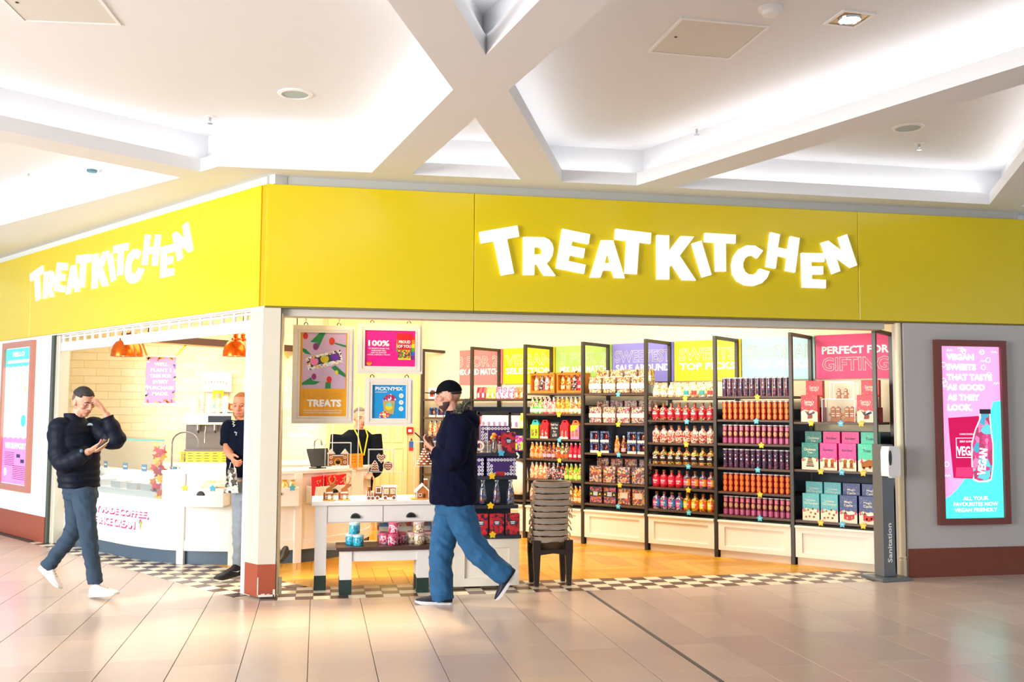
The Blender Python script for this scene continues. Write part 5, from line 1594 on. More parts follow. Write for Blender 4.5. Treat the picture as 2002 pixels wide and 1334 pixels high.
# ================================================================ POSTERS
def lightbox(label, loc, rz, w, h, z0, frame_m, fw=0.065):
    t = thing('poster_lightbox', label, 'poster', loc, rz)
    MB().prism([[(-w / 2, z0), (w / 2, z0), (w / 2, z0 + h), (-w / 2, z0 + h)], [(-w / 2 + fw, z0 + fw), (-w / 2 + fw, z0 + h - fw), (w / 2 - fw, z0 + h - fw), (w / 2 - fw, z0 + fw)]], -0.05, 0.0, 'xz').build('frame', frame_m, t)
    return t


BRF = mat('brown_metal_frame', (124, 66, 60), 0.4, metal=0.2)
lbx = lightbox('tall backlit pink and turquoise poster in brown frame on the grey wall', (6.165, 8.452, 0), 0, 0.76, 1.76, 0.488, BRF, 0.06)
EM = lambda n, c, e=1.0: mat(n, c, 0.5, emit=e, spec=0.2)
pw, pz0, pz1 = 0.32, 0.548, 2.188
PY = -0.02
pk = MB().prism([(-pw, pz0), (pw, pz0), (pw, pz1), (-pw, pz1)], PY, PY + 0.004, 'xz').build('poster_sheet', EM('poster_pink', (250, 168, 222), 0.7), lbx)
arc = [(-pw, pz0 + 0.18)] + [(-pw + 0.07 * k, pz0 + 0.18 + 0.02 * k + 0.012 * k * k) for k in range(1, 9)] + [(pw, pz0 + 1.12), (pw, pz0), (-pw, pz0)]
MB().prism([(min(pw, x), z) for x, z in arc], PY - 0.0015, PY, 'xz').build('turquoise_print', EM('poster_turquoise', (80, 232, 222), 0.8), pk)
LT = EM('poster_white', (255, 250, 255), 1.1)
for i, s in enumerate(('VEGAN', 'SWEETS', 'THAT TASTE', 'AS GOOD', 'AS THEY', 'LOOK.')):
    ww = {'VEGAN': 0.30, 'SWEETS': 0.32, 'THAT TASTE': 0.49, 'AS GOOD': 0.41, 'AS THEY': 0.35, 'LOOK.': 0.27}[s]
    print_text(pk, s, -pw + 0.065 + ww / 2, 2.085 - i * 0.097, PY - 0.001, ww, 0.062, LT, bold=0.05)
for i, s in enumerate(('ALL YOUR', 'FAVOURITES NOW', 'VEGAN FRIENDLY')):
    print_text(pk, s, 0.02, 0.735 - i * 0.055, PY - 0.003, (0.27, 0.48, 0.46)[i], 0.038, LT, bold=0.02)
PKD = EM('poster_magenta', (206, 20, 90), 0.5)
MB().prism([(-0.21, 0.93), (0.0, 0.92), (0.0, 1.2), (0.08, 1.45), (0.08, 1.52), (-0.25, 1.50), (-0.24, 1.3)], PY - 0.003, PY, 'xz').build('pouch_print', PKD, pk)
MB().prism([(-0.19, 0.94), (0.0, 0.93), (0.01, 1.03), (-0.18, 1.03)], PY - 0.0042, PY - 0.003, 'xz').build('pouch_window', EM('poster_rose', (232, 60, 120), 0.6), pk)
MB().prism([[(-0.175, 1.12), (0.05, 1.12), (0.05, 1.31), (-0.175, 1.31)], [(-0.17, 1.125), (-0.17, 1.305), (0.045, 1.305), (0.045, 1.125)]], PY - 0.0042, PY - 0.003, 'xz').build('label_line', LT, pk)
print_text(pk, 'VEGA', -0.07, 1.185, PY - 0.004, 0.20, 0.09, LT, bold=0.03)
print_text(pk, 'BERRY GUMMIES', -0.06, 1.275, PY - 0.004, 0.15, 0.018, LT, bold=0.0)
print_text(pk, 'CONFECTIONERY', -0.06, 1.345, PY - 0.004, 0.15, 0.014, LT, bold=0.0)
bt = [(0.01, 0.92), (0.06, 0.90), (0.14, 0.90), (0.185, 0.92), (0.21, 1.05), (0.215, 1.25), (0.20, 1.38), (0.19, 1.50), (0.19, 1.56), (0.10, 1.56), (0.10, 1.50), (0.04, 1.38), (0.0, 1.25), (-0.005, 1.05)]
bo = MB().prism(bt, PY - 0.006, PY - 0.004, 'xz').build('bottle_print', candy('poster_sweets', [(200, 50, 120), (90, 200, 210), (240, 120, 170), (170, 40, 90), (60, 160, 190)], 16), pk)
def glow(m, k):
    nt = m.node_tree
    b = nt.nodes['Principled BSDF']
    src = b.inputs['Base Color'].links[0].from_socket
    nt.links.new(src, b.inputs['Emission Color'])
    b.inputs['Emission Strength'].default_value = k


glow(MATS['poster_sweets'], 0.7)
MB().prism([(x + (0.012 if x > 0.1 else -0.012), z + (0.012 if z > 1.5 else (-0.012 if z < 0.95 else 0))) for x, z in bt], PY - 0.004, PY - 0.003, 'xz').build('bottle_outline', LT, pk)
MB().prism([(0.085, 1.54), (0.205, 1.54), (0.205, 1.585), (0.085, 1.585)], PY - 0.0075, PY - 0.006, 'xz').build('cap_print', EM('poster_dark', (60, 50, 60), 0.1), pk)
print_text(pk, 'VEGAN', 0.10, 1.08, PY - 0.0065, 0.26, 0.09, LT, rot=R(-82), bold=0.05)
rnd = random.Random(5)
for i in range(18):
    x, z = rnd.choice([(-0.29 + 0.02 * rnd.random(), rnd.uniform(0.9, 2.1)), (rnd.uniform(0.1, 0.29), rnd.uniform(1.75, 2.15)), (rnd.uniform(-0.25, 0.28), rnd.uniform(2.13, 2.165))])
    if i % 2:
        MB().prism([disc(x, z, 0.026, 14), disc(x, z, 0.021, 12)], PY - 0.0012, PY, 'xz').build('ring_print', LT, pk)
    else:
        MB().tube([(x - 0.03, PY - 0.001, z), (x - 0.015, PY - 0.001, z + 0.016), (x, PY - 0.001, z), (x + 0.015, PY - 0.001, z + 0.016), (x + 0.03, PY - 0.001, z)], 0.0025, 5).build('squiggle_print', LT, pk)

lbl = lightbox('tall turquoise, white and pink poster in brown frame on the angled white wall', LP + LD * 5.66, LROT, 1.04, 1.83, 0.545, mat('rose_brown_frame', (200, 134, 118), 0.35, metal=0.2), 0.075)
qs = MB().prism([(-0.445, 0.62), (0.445, 0.62), (0.445, 2.30), (-0.445, 2.30)], -0.02, -0.016, 'xz').build('poster_sheet', EM('poster_paper', (250, 252, 255), 1.0), lbl)


def wavy(z0, z1, up, m, nm):
    n = 10
    edge = []
    for i in range(n + 1):
        x = -0.445 + 0.89 * i / n
        edge.append((x, (z0 if up else z1) + (0.018 if i % 2 else 0)))
    o_ = [(-0.445, z1), (0.445, z1)] if up else [(0.445, z0), (-0.445, z0)]
    pts = (edge + o_[::-1]) if up else (edge + o_)
    MB().prism(pts, -0.0215, -0.02, 'xz').build(nm, m, qs)


wavy(2.06, 2.295, True, EM('poster_turquoise', (80, 232, 222), 0.8), 'turquoise_print')
wavy(0.625, 1.18, False, EM('poster_hot_pink', (246, 120, 196), 0.9), 'pink_print')
print_text(qs, 'HELLO', 0, 2.225, -0.021, 0.4, 0.06, LT, bold=0.04)
box(-0.38, 0.38, -0.023, -0.0215, 2.115, 2.15).build('text_line', LT, qs)
print_text(qs, 'WE SUPPORT', 0, 1.09, -0.0215, 0.72, 0.075, LT, bold=0.05)
GT = mat('poster_grey_text', (170, 190, 195), 0.6)
DT = mat('poster_dark_text', (110, 40, 90), 0.6)
for i in range(16):
    z = 1.98 - i * 0.045
    if i in (3, 7, 8, 12):
        continue
    s_ = -0.08 if i < 8 else 0.1
    box(s_ - 0.26, s_ + 0.26, -0.021, -0.02, z, z + 0.008).build('text_line', GT, qs)
for i in range(8):
    z = 1.0 - i * 0.022
    box(-0.36, -0.02, -0.023, -0.0215, z, z + 0.007).build('text_line', DT, qs)
for i in range(8):
    z = 0.84 - i * 0.022
    box(-0.06, 0.36, -0.023, -0.0215, z, z + 0.007).build('text_line', DT, qs)
for (x, z, r, c) in ((0.24, 1.40, 0.075, (70, 200, 200)), (-0.32, 0.76, 0.05, (240, 240, 255)), (0.12, 1.55, 0.04, (255, 190, 190)), (0.27, 1.78, 0.045, (250, 200, 150)), (0.15, 1.95, 0.03, (250, 220, 160))):
    MB().prism(disc(x, z, r, 16), -0.0235, -0.02, 'xz').build('badge_print', EM('badge_%d' % int(z * 100), c, 0.5), qs)
for (x, z) in ((0.12, 0.97), (0.26, 0.91)):
    box(x - 0.06, x + 0.06, -0.024, -0.0215, z - 0.022, z + 0.022).build('badge_print', mat('badge_navy', (40, 50, 100), 0.5), qs)

# ================================================================ HANGING FRAMED POSTERS
FRM = mat('white_moulded_frame', (240, 232, 220), 0.35)
IRON = mat('black_iron', (34, 30, 30), 0.4, metal=0.5)
HY = 8.90


def hung_frame(label, x0, x1, z0, z1, hooks, top):
    t = thing('framed_poster', label, 'framed poster', (0, HY, 0))
    w = 0.066
    rect = lambda k: [(x0 + k, z0 + k), (x1 - k, z0 + k), (x1 - k, z1 - k), (x0 + k, z1 - k)]
    for i, (a, b, y0) in enumerate(((0.0, 0.024, -0.012), (0.022, 0.042, -0.022), (0.040, 0.056, -0.015), (0.054, w, -0.02))):
        MB().prism([rect(a), rect(b)[::-1]], y0, 0.02, 'xz').build('moulding', FRM, t)
    for hx in hooks:
        h = MB().tube([(hx - 0.016, 0, z1), (hx - 0.014, 0, z1 + 0.016), (hx, 0, z1 + 0.026), (hx + 0.014, 0, z1 + 0.016), (hx + 0.016, 0, z1)], 0.0045, 6).build('hook', IRON, t, 50)
        z = z1 + 0.026
        k = 0
        while z < top - 0.005:
            zz = min(z + 0.022, top)
            r_ = 0.006
            pts = [(hx + (r_ if k % 2 else 0) * math.cos(q), (0 if k % 2 else r_) * math.cos(q), (z + zz) / 2 + (zz - z) * 0.6 * math.sin(q)) for q in [2 * math.pi * j / 8 for j in range(8)]]
            if z < 2.6:
                MB().tube(pts, 0.002, 4, closed=True).build('chain_link', IRON, h)
            z += 0.022
            k += 1
        if top > 2.6:
            MB().tube([(hx, 0, 2.6), (hx, 0, top)], 0.003, 5).build('chain_upper', IRON, h)
    return t, (x0 + w, x1 - w, z0 + w, z1 - w)


def flat(parent, pts, m, name, lev=1):
    return MB().prism(pts, -0.002 - 0.0013 * lev, -0.001 - 0.0013 * (lev - 1), 'xz').build(name, m, parent)


def rectp(x0, x1, z0, z1):
    return [(x0, z0), (x1, z0), (x1, z1), (x0, z1)]


P_ = lambda n, c: mat('print_' + n, c, 0.45)
# poster with tulips
t, (a, b, c, d) = hung_frame('white framed orange poster of tulips and a biscuit tin hanging in the opening', -0.226, 0.317, 1.428, 2.302, (-0.115, 0.175), 3.22)
sh_ = MB().prism(rectp(a, b, c, d), -0.001, 0.004, 'xz').build('poster_sheet', P_('orange', (240, 170, 16)), t)
pa, pb, pc_, pd = a + 0.02, b - 0.012, c + 0.245, d
flat(sh_, rectp(pa, pb, pc_, pd), P_('lilac', (206, 176, 208)), 'photo_print', 1)
W_, H_ = pb - pa, pd - pc_
pt = lambda u, v: (pa + u * W_, pc_ + v * H_)
PGREEN, PDG = P_('leaf', (30, 130, 70)), P_('leaf_dark', (16, 96, 60))
for pl_ in ([(0.17, 0.83), (0.38, 1.0), (0.52, 1.0), (0.36, 0.72), (0.34, 0.82)], [(0.72, 0.83), (1.0, 0.78), (1.0, 0.74), (0.75, 0.80)], [(0.0, 0.72), (0.08, 0.7), (0.2, 0.6), (0.06, 0.62), (0.0, 0.66)], [(0.66, 0.38), (0.76, 0.42), (1.0, 0.26), (1.0, 0.20), (0.8, 0.28)], [(0.0, 0.10), (0.12, 0.16), (0.2, 0.2), (0.24, 0.14), (0.42, 0.12), (0.3, 0.07), (0.0, 0.06)], [(0.53, 0.0), (0.54, 0.12), (0.62, 0.1), (0.66, 0.12), (0.66, 0.0)]):
    flat(sh_, [pt(*q) for q in pl_], PGREEN, 'leaf_print', 2)
for (u, v, r, cc) in ((0.06, 0.94, 0.028, (206, 40, 20)), (0.30, 0.75, 0.030, (130, 40, 110)), (0.67, 0.85, 0.032, (216, 60, 20)), (0.27, 0.21, 0.026, (140, 40, 120)), (0.62, 0.16, 0.028, (220, 40, 20)), (0.79, 0.29, 0.018, (230, 210, 40))):
    x_, z_ = pt(u, v)
    flat(sh_, [(x_ + r * 0.8 * math.cos(q), z_ + r * 1.1 * math.sin(q)) for q in [2 * math.pi * k / 12 for k in range(12)]], P_('tulip_%d' % int(u * 100), cc), 'tulip_print', 3)
tin = [pt(0.07, 0.55), pt(0.87, 0.70), pt(0.94, 0.47), pt(0.14, 0.32)]
flat(sh_, tin, candy('terrazzo', [(250, 246, 236), (250, 246, 236), (40, 50, 90), (250, 246, 236), (240, 170, 40), (200, 220, 230)], 70, 0.5, 0.0), 'tin_print', 2)
flat(sh_, [pt(0.15, 0.52), pt(0.83, 0.645), pt(0.86, 0.53), pt(0.20, 0.39)], P_('tin_dark', (50, 60, 66)), 'tin_window', 3)
for (u, v, cc) in ((0.27, 0.485, (240, 130, 180)), (0.51, 0.53, (216, 200, 30)), (0.75, 0.57, (110, 40, 160))):
    x_, z_ = pt(u, v)
    flat(sh_, [(x_ + 0.037 * math.cos(q), z_ + min(0.026, 0.037 * math.sin(q))) for q in [2 * math.pi * k / 16 for k in range(16)]], P_('pan_%d' % int(u * 100), cc), 'biscuit_print', 4)
print_text(sh_, 'SUMMER', (a + b) / 2, c + 0.185, -0.002, 0.37, 0.065, P_('amber_line', (250, 200, 60)), 'outline_lettering', 0.02, 0.012)
print_text(sh_, 'TREATS', (a + b) / 2 + 0.01, c + 0.115, -0.002, 0.30, 0.066, HEADW, bold=0.05)
print_text(sh_, 'BEAUTIFUL, HAND-DECORATED BISCUIT TINS', (a + b) / 2, c + 0.050, -0.002, 0.33, 0.012, HEADW, bold=0.01)
print_text(sh_, 'AVAILABLE IN THREE CONSIDERED DESIGNS', (a + b) / 2, c + 0.030, -0.002, 0.32, 0.012, HEADW, bold=0.01)
# magenta poster
t, (a, b, c, d) = hung_frame('white framed magenta poster with a rainbow sweet pouch, upper of the linked pair', 0.340, 0.925, 1.878, 2.333, (0.47, 0.80), 3.22)
sh_ = MB().prism(rectp(a, b, c, d), -0.001, 0.004, 'xz').build('poster_sheet', P_('magenta', (232, 10, 140)), t)
for i, cc in enumerate(((220, 40, 30), (245, 140, 20), (250, 220, 20), (60, 170, 60), (40, 90, 190), (120, 40, 140))):
    z1_ = d - 0.045 - i * 0.036
    flat(sh_, rectp(b - 0.17 if i < 4 else b - 0.10, b - 0.005, z1_ - 0.036, z1_), P_('rainbow_%d' % i, cc), 'rainbow_print', 1)
pou = [(b - 0.165, d - 0.02), (b - 0.03, d - 0.025), (b - 0.04, c + 0.06), (b - 0.155, c + 0.06)]
flat(sh_, pou, P_('pouch_red', (210, 20, 30)), 'pouch_print', 3)
flat(sh_, [(b - 0.158, c + 0.15), (b - 0.037, c + 0.15), (b - 0.04, c + 0.075), (b - 0.153, c + 0.075)], candy('pouch_sweets', [(240, 210, 30), (200, 40, 30), (60, 140, 50), (240, 130, 30), (90, 40, 30)], 90), 'sweets_print', 4)
flat(sh_, [(b - 0.155, c + 0.075), (b - 0.04, c + 0.075), (b - 0.04, c + 0.06), (b - 0.154, c + 0.06)], P_('rainbow_2', (250, 220, 20)), 'band_print', 4)
print_text(sh_, 'PROUD', b - 0.098, d - 0.10, -0.006, 0.105, 0.028, HEADW, bold=0.04)
print_text(sh_, 'OF YOU', b - 0.098, d - 0.14, -0.006, 0.12, 0.028, HEADW, bold=0.03)
print_text(sh_, '100%', a + 0.125, d - 0.115, -0.003, 0.19, 0.055, HEADW, bold=0.04)
for i, (s_, w_) in enumerate((('OF PROFITS FROM THIS', 0.185), ('PURCHASE WILL', 0.13), ('HELP TO SUPPORT', 0.14), ('LOCAL LGBTQIA+ YOUTH', 0.2))):
    print_text(sh_, s_, a + 0.125, d - 0.163 - i * 0.019, -0.003, w_, 0.012, HEADW, bold=0.02)
for i, cc in enumerate(((240, 60, 40), (250, 150, 30), (60, 140, 110))):
    flat(sh_, [(a + 0.04 + (0.026 - i * 0.001) * math.cos(q), c + 0.03 + max(-1, min(0.6 - i * 0.6, math.sin(q))) * 0.026) for q in [2 * math.pi * k / 14 for k in range(14)]], P_('badge_stripe_%d' % i, cc), 'badge_print', 1 + i)
# blue poster, hung below it
t, (a, b, c, d) = hung_frame('white framed bright blue poster with a sweet cup, lower of the linked pair', 0.412, 0.846, 1.410, 1.842, (0.475, 0.785), 1.878)
sh_ = MB().prism(rectp(a, b, c, d), -0.001, 0.004, 'xz').build('poster_sheet', P_('sky_blue', (10, 150, 222)), t)
W_, H_ = b - a, d - c
pt = lambda u, v: (a + u * W_, c + v * H_)
print_text(sh_, "PICK'N'MIX", a + 0.5 * W_, c + 0.89 * H_, -0.002, 0.82 * W_, 0.034, HEADW, bold=0.03)
print_text(sh_, 'AVAILABLE NOW', a + 0.26 * W_, c + 0.785 * H_, -0.002, 0.36 * W_, 0.009, HEADW, bold=0.02)
flat(sh_, [pt(0.32, 0.52), pt(0.68, 0.52), pt(0.64, 0.13), pt(0.36, 0.13)], P_('kraft', (200, 170, 90)), 'cup_print', 1)
flat(sh_, [(pt(0.5, 0.36)[0] + 0.034 * math.cos(q), pt(0.5, 0.36)[1] + 0.034 * math.sin(q)) for q in [2 * math.pi * k / 16 for k in range(16)]], P_('cup_yellow', (246, 214, 20)), 'cup_label', 2)
flat(sh_, [(pt(0.5, 0.36)[0] + 0.034 * math.cos(q), pt(0.5, 0.36)[1] + 0.034 * math.sin(q)) for q in [math.pi * k / 10 for k in range(11)]], P_('cup_teal', (120, 210, 205)), 'cup_label', 3)
flat(sh_, [pt(0.31, 0.53), pt(0.34, 0.62), pt(0.46, 0.72), pt(0.56, 0.73), pt(0.68, 0.64), pt(0.72, 0.55), pt(0.6, 0.53)], candy('cup_sweets', [(210, 20, 60), (150, 20, 60), (250, 230, 240), (230, 60, 90), (60, 60, 140)], 70), 'sweets_print', 2)
flat(sh_, [pt(0.2, 0.03), pt(0.24, 0.16), pt(0.36, 0.22), pt(0.5, 0.15), pt(0.54, 0.07), pt(0.4, 0.0)], candy('pile_sweets', [(230, 60, 30), (250, 190, 40), (210, 20, 60), (250, 240, 230), (60, 80, 160)], 80), 'sweets_print', 3)
for v in (0.68, 0.48, 0.29):
    x_, z_ = pt(0.86, v)
    flat(sh_, disc(x_, z_, 0.021, 16), HEADW, 'badge_print', 2)
    MB().prism([disc(x_, z_, 0.010, 12), disc(x_, z_, 0.007, 12)], -0.0055, -0.0045, 'xz').build('icon_print', P_('icon_grey', (110, 130, 140)), sh_)

# ================================================================ COFFEE COUNTER
KICK = mat('slate_kickboard', (76, 96, 116), 0.45)
CW = mat('counter_white', (248, 246, 240), 0.4, noise=0.01)
CPATH = [(-2.99, 12.50), (-2.72, 12.03), (-2.40, 11.57), (-2.15, 11.23), (-1.94, 10.95), (-1.75, 10.74), (-1.57, 10.585), (-1.43, 10.49), (-1.20, 10.385), (-0.95, 10.31), (-0.67, 10.265), (-0.40, 10.27), (-0.18, 10.32), (-0.02, 10.40), (0.13, 10.52), (0.27, 10.67), (0.42, 10.88), (0.55, 11.15), (0.62, 11.45)]


def smooth_path(P, n=4):
    out = []
    for i in range(len(P) - 1):
        p0, p1, p2, p3 = P[max(0, i - 1)], P[i], P[i + 1], P[min(len(P) - 1, i + 2)]
        for k in range(n):
            t = k / n
            out.append(tuple(0.5 * (2 * p1[j] + (p2[j] - p0[j]) * t + (2 * p0[j] - 5 * p1[j] + 4 * p2[j] - p3[j]) * t * t + (3 * p1[j] - p0[j] - 3 * p2[j] + p3[j]) * t ** 3) for j in (0, 1)))
    return out + [P[-1]]


def offs(P, d):
    """offset a plan path to its inner side (into the shop) by d"""
    out = []
    for i, p in enumerate(P):
        q0, q1 = Vector(P[max(0, i - 1)]), Vector(P[min(len(P) - 1, i + 1)])
        t = (q1 - q0).normalized()
        out.append((p[0] - t.y * d, p[1] + t.x * d))
    return out


def ribbon(P, d0, d1, z0, z1):
    A, B = offs(P, d0), offs(P, d1)
    n = len(P)
    vs = [(x, y, z) for z in (z0, z1) for L in (A, B) for x, y in L]
    f = lambda zi, s, i: zi * 2 * n + s * n + i
    fs = []
    for i in range(n - 1):
        fs += [(f(0, 0, i), f(0, 0, i + 1), f(1, 0, i + 1), f(1, 0, i)), (f(0, 1, i + 1), f(0, 1, i), f(1, 1, i), f(1, 1, i + 1)), (f(1, 0, i), f(1, 0, i + 1), f(1, 1, i + 1), f(1, 1, i)), (f(0, 0, i + 1), f(0, 0, i), f(0, 1, i), f(0, 1, i + 1))]
    for i in (0, n - 1):
        fs.append((f(0, 0, i), f(0, 1, i), f(1, 1, i), f(1, 0, i)))
    return MB().add(vs, fs)


CS = smooth_path(CPATH)
iS = 6 * 4 + 1                       # where the glass case meets the drawer counter
CG, CD = CS[:iS + 1], CS[iS:]
gcase = thing('glass_counter', 'curved white ice cream counter with tall glass front and pink lettering', 'counter', (0, 0, 0))
ribbon(CG, 0.0, 0.55, 0.135, 0.625).build('body', CW, gcase, 30)
ribbon(CG, 0.03, 0.5, 0.0, 0.135).build('kickboard', KICK, gcase, 30)
ribbon(CG, -0.012, 0.06, 0.60, 0.64).build('ledge', CW, gcase, 30)
GL = glass('counter_glass', (252, 255, 254), 0.07)
ribbon(CG, 0.008, 0.016, 0.64, 1.225).build('front_glass', GL, gcase, 30)
ribbon(CG, 0.0, 0.42, 1.225, 1.237).build('top_glass', GL, gcase, 30)
ribbon(CG, -0.004, 0.004, 1.222, 1.240).build('glass_edge', mat('green_glass_edge', (120, 190, 176), 0.2), gcase, 30)
ribbon(CG, 0.40, 0.52, 0.625, 0.86).build('rear_shelf', CW, gcase, 30)
ribbon(CG, 0.05, 0.40, 0.64, 0.70).build('tub_deck', mat('steel_deck', (214, 214, 214), 0.3, metal=0.3), gcase, 30)
# tubs and cards inside the glass
for i, k in enumerate((3, 7, 11, 15, 19, 22)):
    p, q = Vector(offs(CS, 0.22)[k]), Vector(CS[k + 1]) - Vector(CS[k - 1])
    tb_ = thing('ice_cream_tub', f'pale ice cream tub, {ordinal(i)} from the far end inside the glass counter', 'tub', (p.x, p.y, 0.70), math.atan2(q.y, q.x))
    MB().prism([[(-0.11, -0.13), (0.11, -0.13), (0.11, 0.13), (-0.11, 0.13)]], 0, 0.07, 'xy').build('tub', mat('tub_steel', (206, 206, 206), 0.3, metal=0.5), tb_)
    MB().ball((0, 0, 0.065), (0.10, 0.12, 0.05), 12, 8).build('ice_cream', mat('ice_%d' % i, ((250, 240, 220), (250, 200, 210), (230, 214, 190), (250, 246, 240), (246, 210, 220), (240, 226, 200))[i], 0.6, noise=0.08), tb_, 60)
    cd_ = thing('flavour_card', f'small blue flavour card, {ordinal(i)} from the far end behind the glass', 'label', (p.x, p.y, 0.86), math.atan2(q.y, q.x), 'flavour cards')
    box(-0.055, 0.055, 0.19, 0.195, 0.0, 0.075).build('card', mat('card_blue', (60, 110, 150), 0.5), cd_)
    box(-0.04, 0.04, 0.1885, 0.19, 0.03, 0.045).build('print', HEADW, cd_)


# lettering that follows the curve
def curve_len(P):
    s = [0]
    for i in range(1, len(P)):
        s.append(s[-1] + (Vector(P[i]) - Vector(P[i - 1])).length)
    return s


CL = curve_len(CG)


def on_curve(P, S, s, d):
    i = max(0, min(len(P) - 2, next((k for k in range(len(S) - 1) if S[k + 1] >= s), len(P) - 2)))
    a, b = Vector(P[i]), Vector(P[i + 1])
    t = (b - a).normalized()
    p = a + t * (s - S[i])
    return (p.x - t.y * d, p.y + t.x * d)


def curved_text(s, s0, s1, z, h, m, name, d):
    t = text_mb(s, s1 - s0, h, 0.045, depth=0.0)
    mid = (s0 + s1) / 2
    t.v = [on_curve(CG, CL, mid + x, d) + (z + zz,) for x, y, zz in t.v]
    return t.build(name, m, gcase)


PINKL = mat('pink_lettering', (206, 30, 120), 0.4)
GOLDL = mat('gold_lettering', (220, 170, 60), 0.4)
tot = CL[-1]
for (txt, f0, f1, z, h) in (('HERE!', 0.04, 0.16, 0.50, 0.075), ('COOKIES', 0.05, 0.20, 0.40, 0.075), ('LOCALLY MADE COFFEE,', 0.28, 0.93, 0.455, 0.085), ('CAKE & ICE CREAM', 0.36, 0.84, 0.345, 0.085)):
    gold = txt in ('HERE!', 'COOKIES')
    curved_text(txt, f0 * tot, f1 * tot, z, h, GOLDL if gold else PINKL, 'lettering_shadow', -0.0012)
    curved_text(txt, f0 * tot - 0.012, f1 * tot - 0.012, z + 0.014, h, HEADW, 'lettering', -0.0028)
p = on_curve(CG, CL, 0.875 * tot, -0.003)
cone = MB().prism([(-0.016, 0.0), (0.016, 0.0), (0.0, -0.075)], -0.002, 0, 'xz').xf(Matrix.Translation((p[0], p[1], 0.375)) @ Matrix.Rotation(R(-50), 4, 'Z')).build('cone_print', mat('cone_tan', (226, 180, 100), 0.5), gcase)
for k, cc in enumerate(((80, 200, 220), (250, 200, 60), (230, 90, 150))):
    MB().prism(disc((-0.012, 0.012, 0.0)[k], (0.006, 0.010, 0.026)[k], 0.017, 10), -0.004, -0.001, 'xz').xf(Matrix.Translation((p[0], p[1], 0.375)) @ Matrix.Rotation(R(-50), 4, 'Z')).build('scoop_print', P_('scoop_%d' % k, cc), gcase)

dcount = thing('drawer_counter', 'curved cream counter with pilasters and slate kickboard behind the corner column', 'counter', (0, 0, 0))
ribbon(CD, 0.0, 0.5, 0.135, 0.90).build('body', CW, dcount, 30)
ribbon(CD, 0.03, 0.46, 0.0, 0.135).build('kickboard', KICK, dcount, 30)
ribbon(CD, -0.018, 0.52, 0.90, 0.93).build('worktop', CW, dcount, 30)
ribbon(CD, -0.012, 0.01, 0.135, 0.235).build('lower_rail', CW, dcount, 30)
DL = curve_len(CD)
for px_ in ((329, 1108), (452, 1110), (590, 1104), (700, 1085)):
    q = at_z(px_[0], px_[1], 0)
    k = min(range(len(CD) - 1), key=lambda i: (Vector(CD[i]) - Vector((q.x, q.y))).length)
    tdir = (Vector(CD[k + 1]) - Vector(CD[k])).normalized()
    pil = MB().box(-0.038, 0.038, -0.022, 0.02, 0, 0.90, 0.002).build('pilaster', CW, dcount)
    pil.location = (CD[k][0], CD[k][1], 0)
    pil.rotation_euler = (0, 0, math.atan2(tdir.y, tdir.x))
TRAYS = []
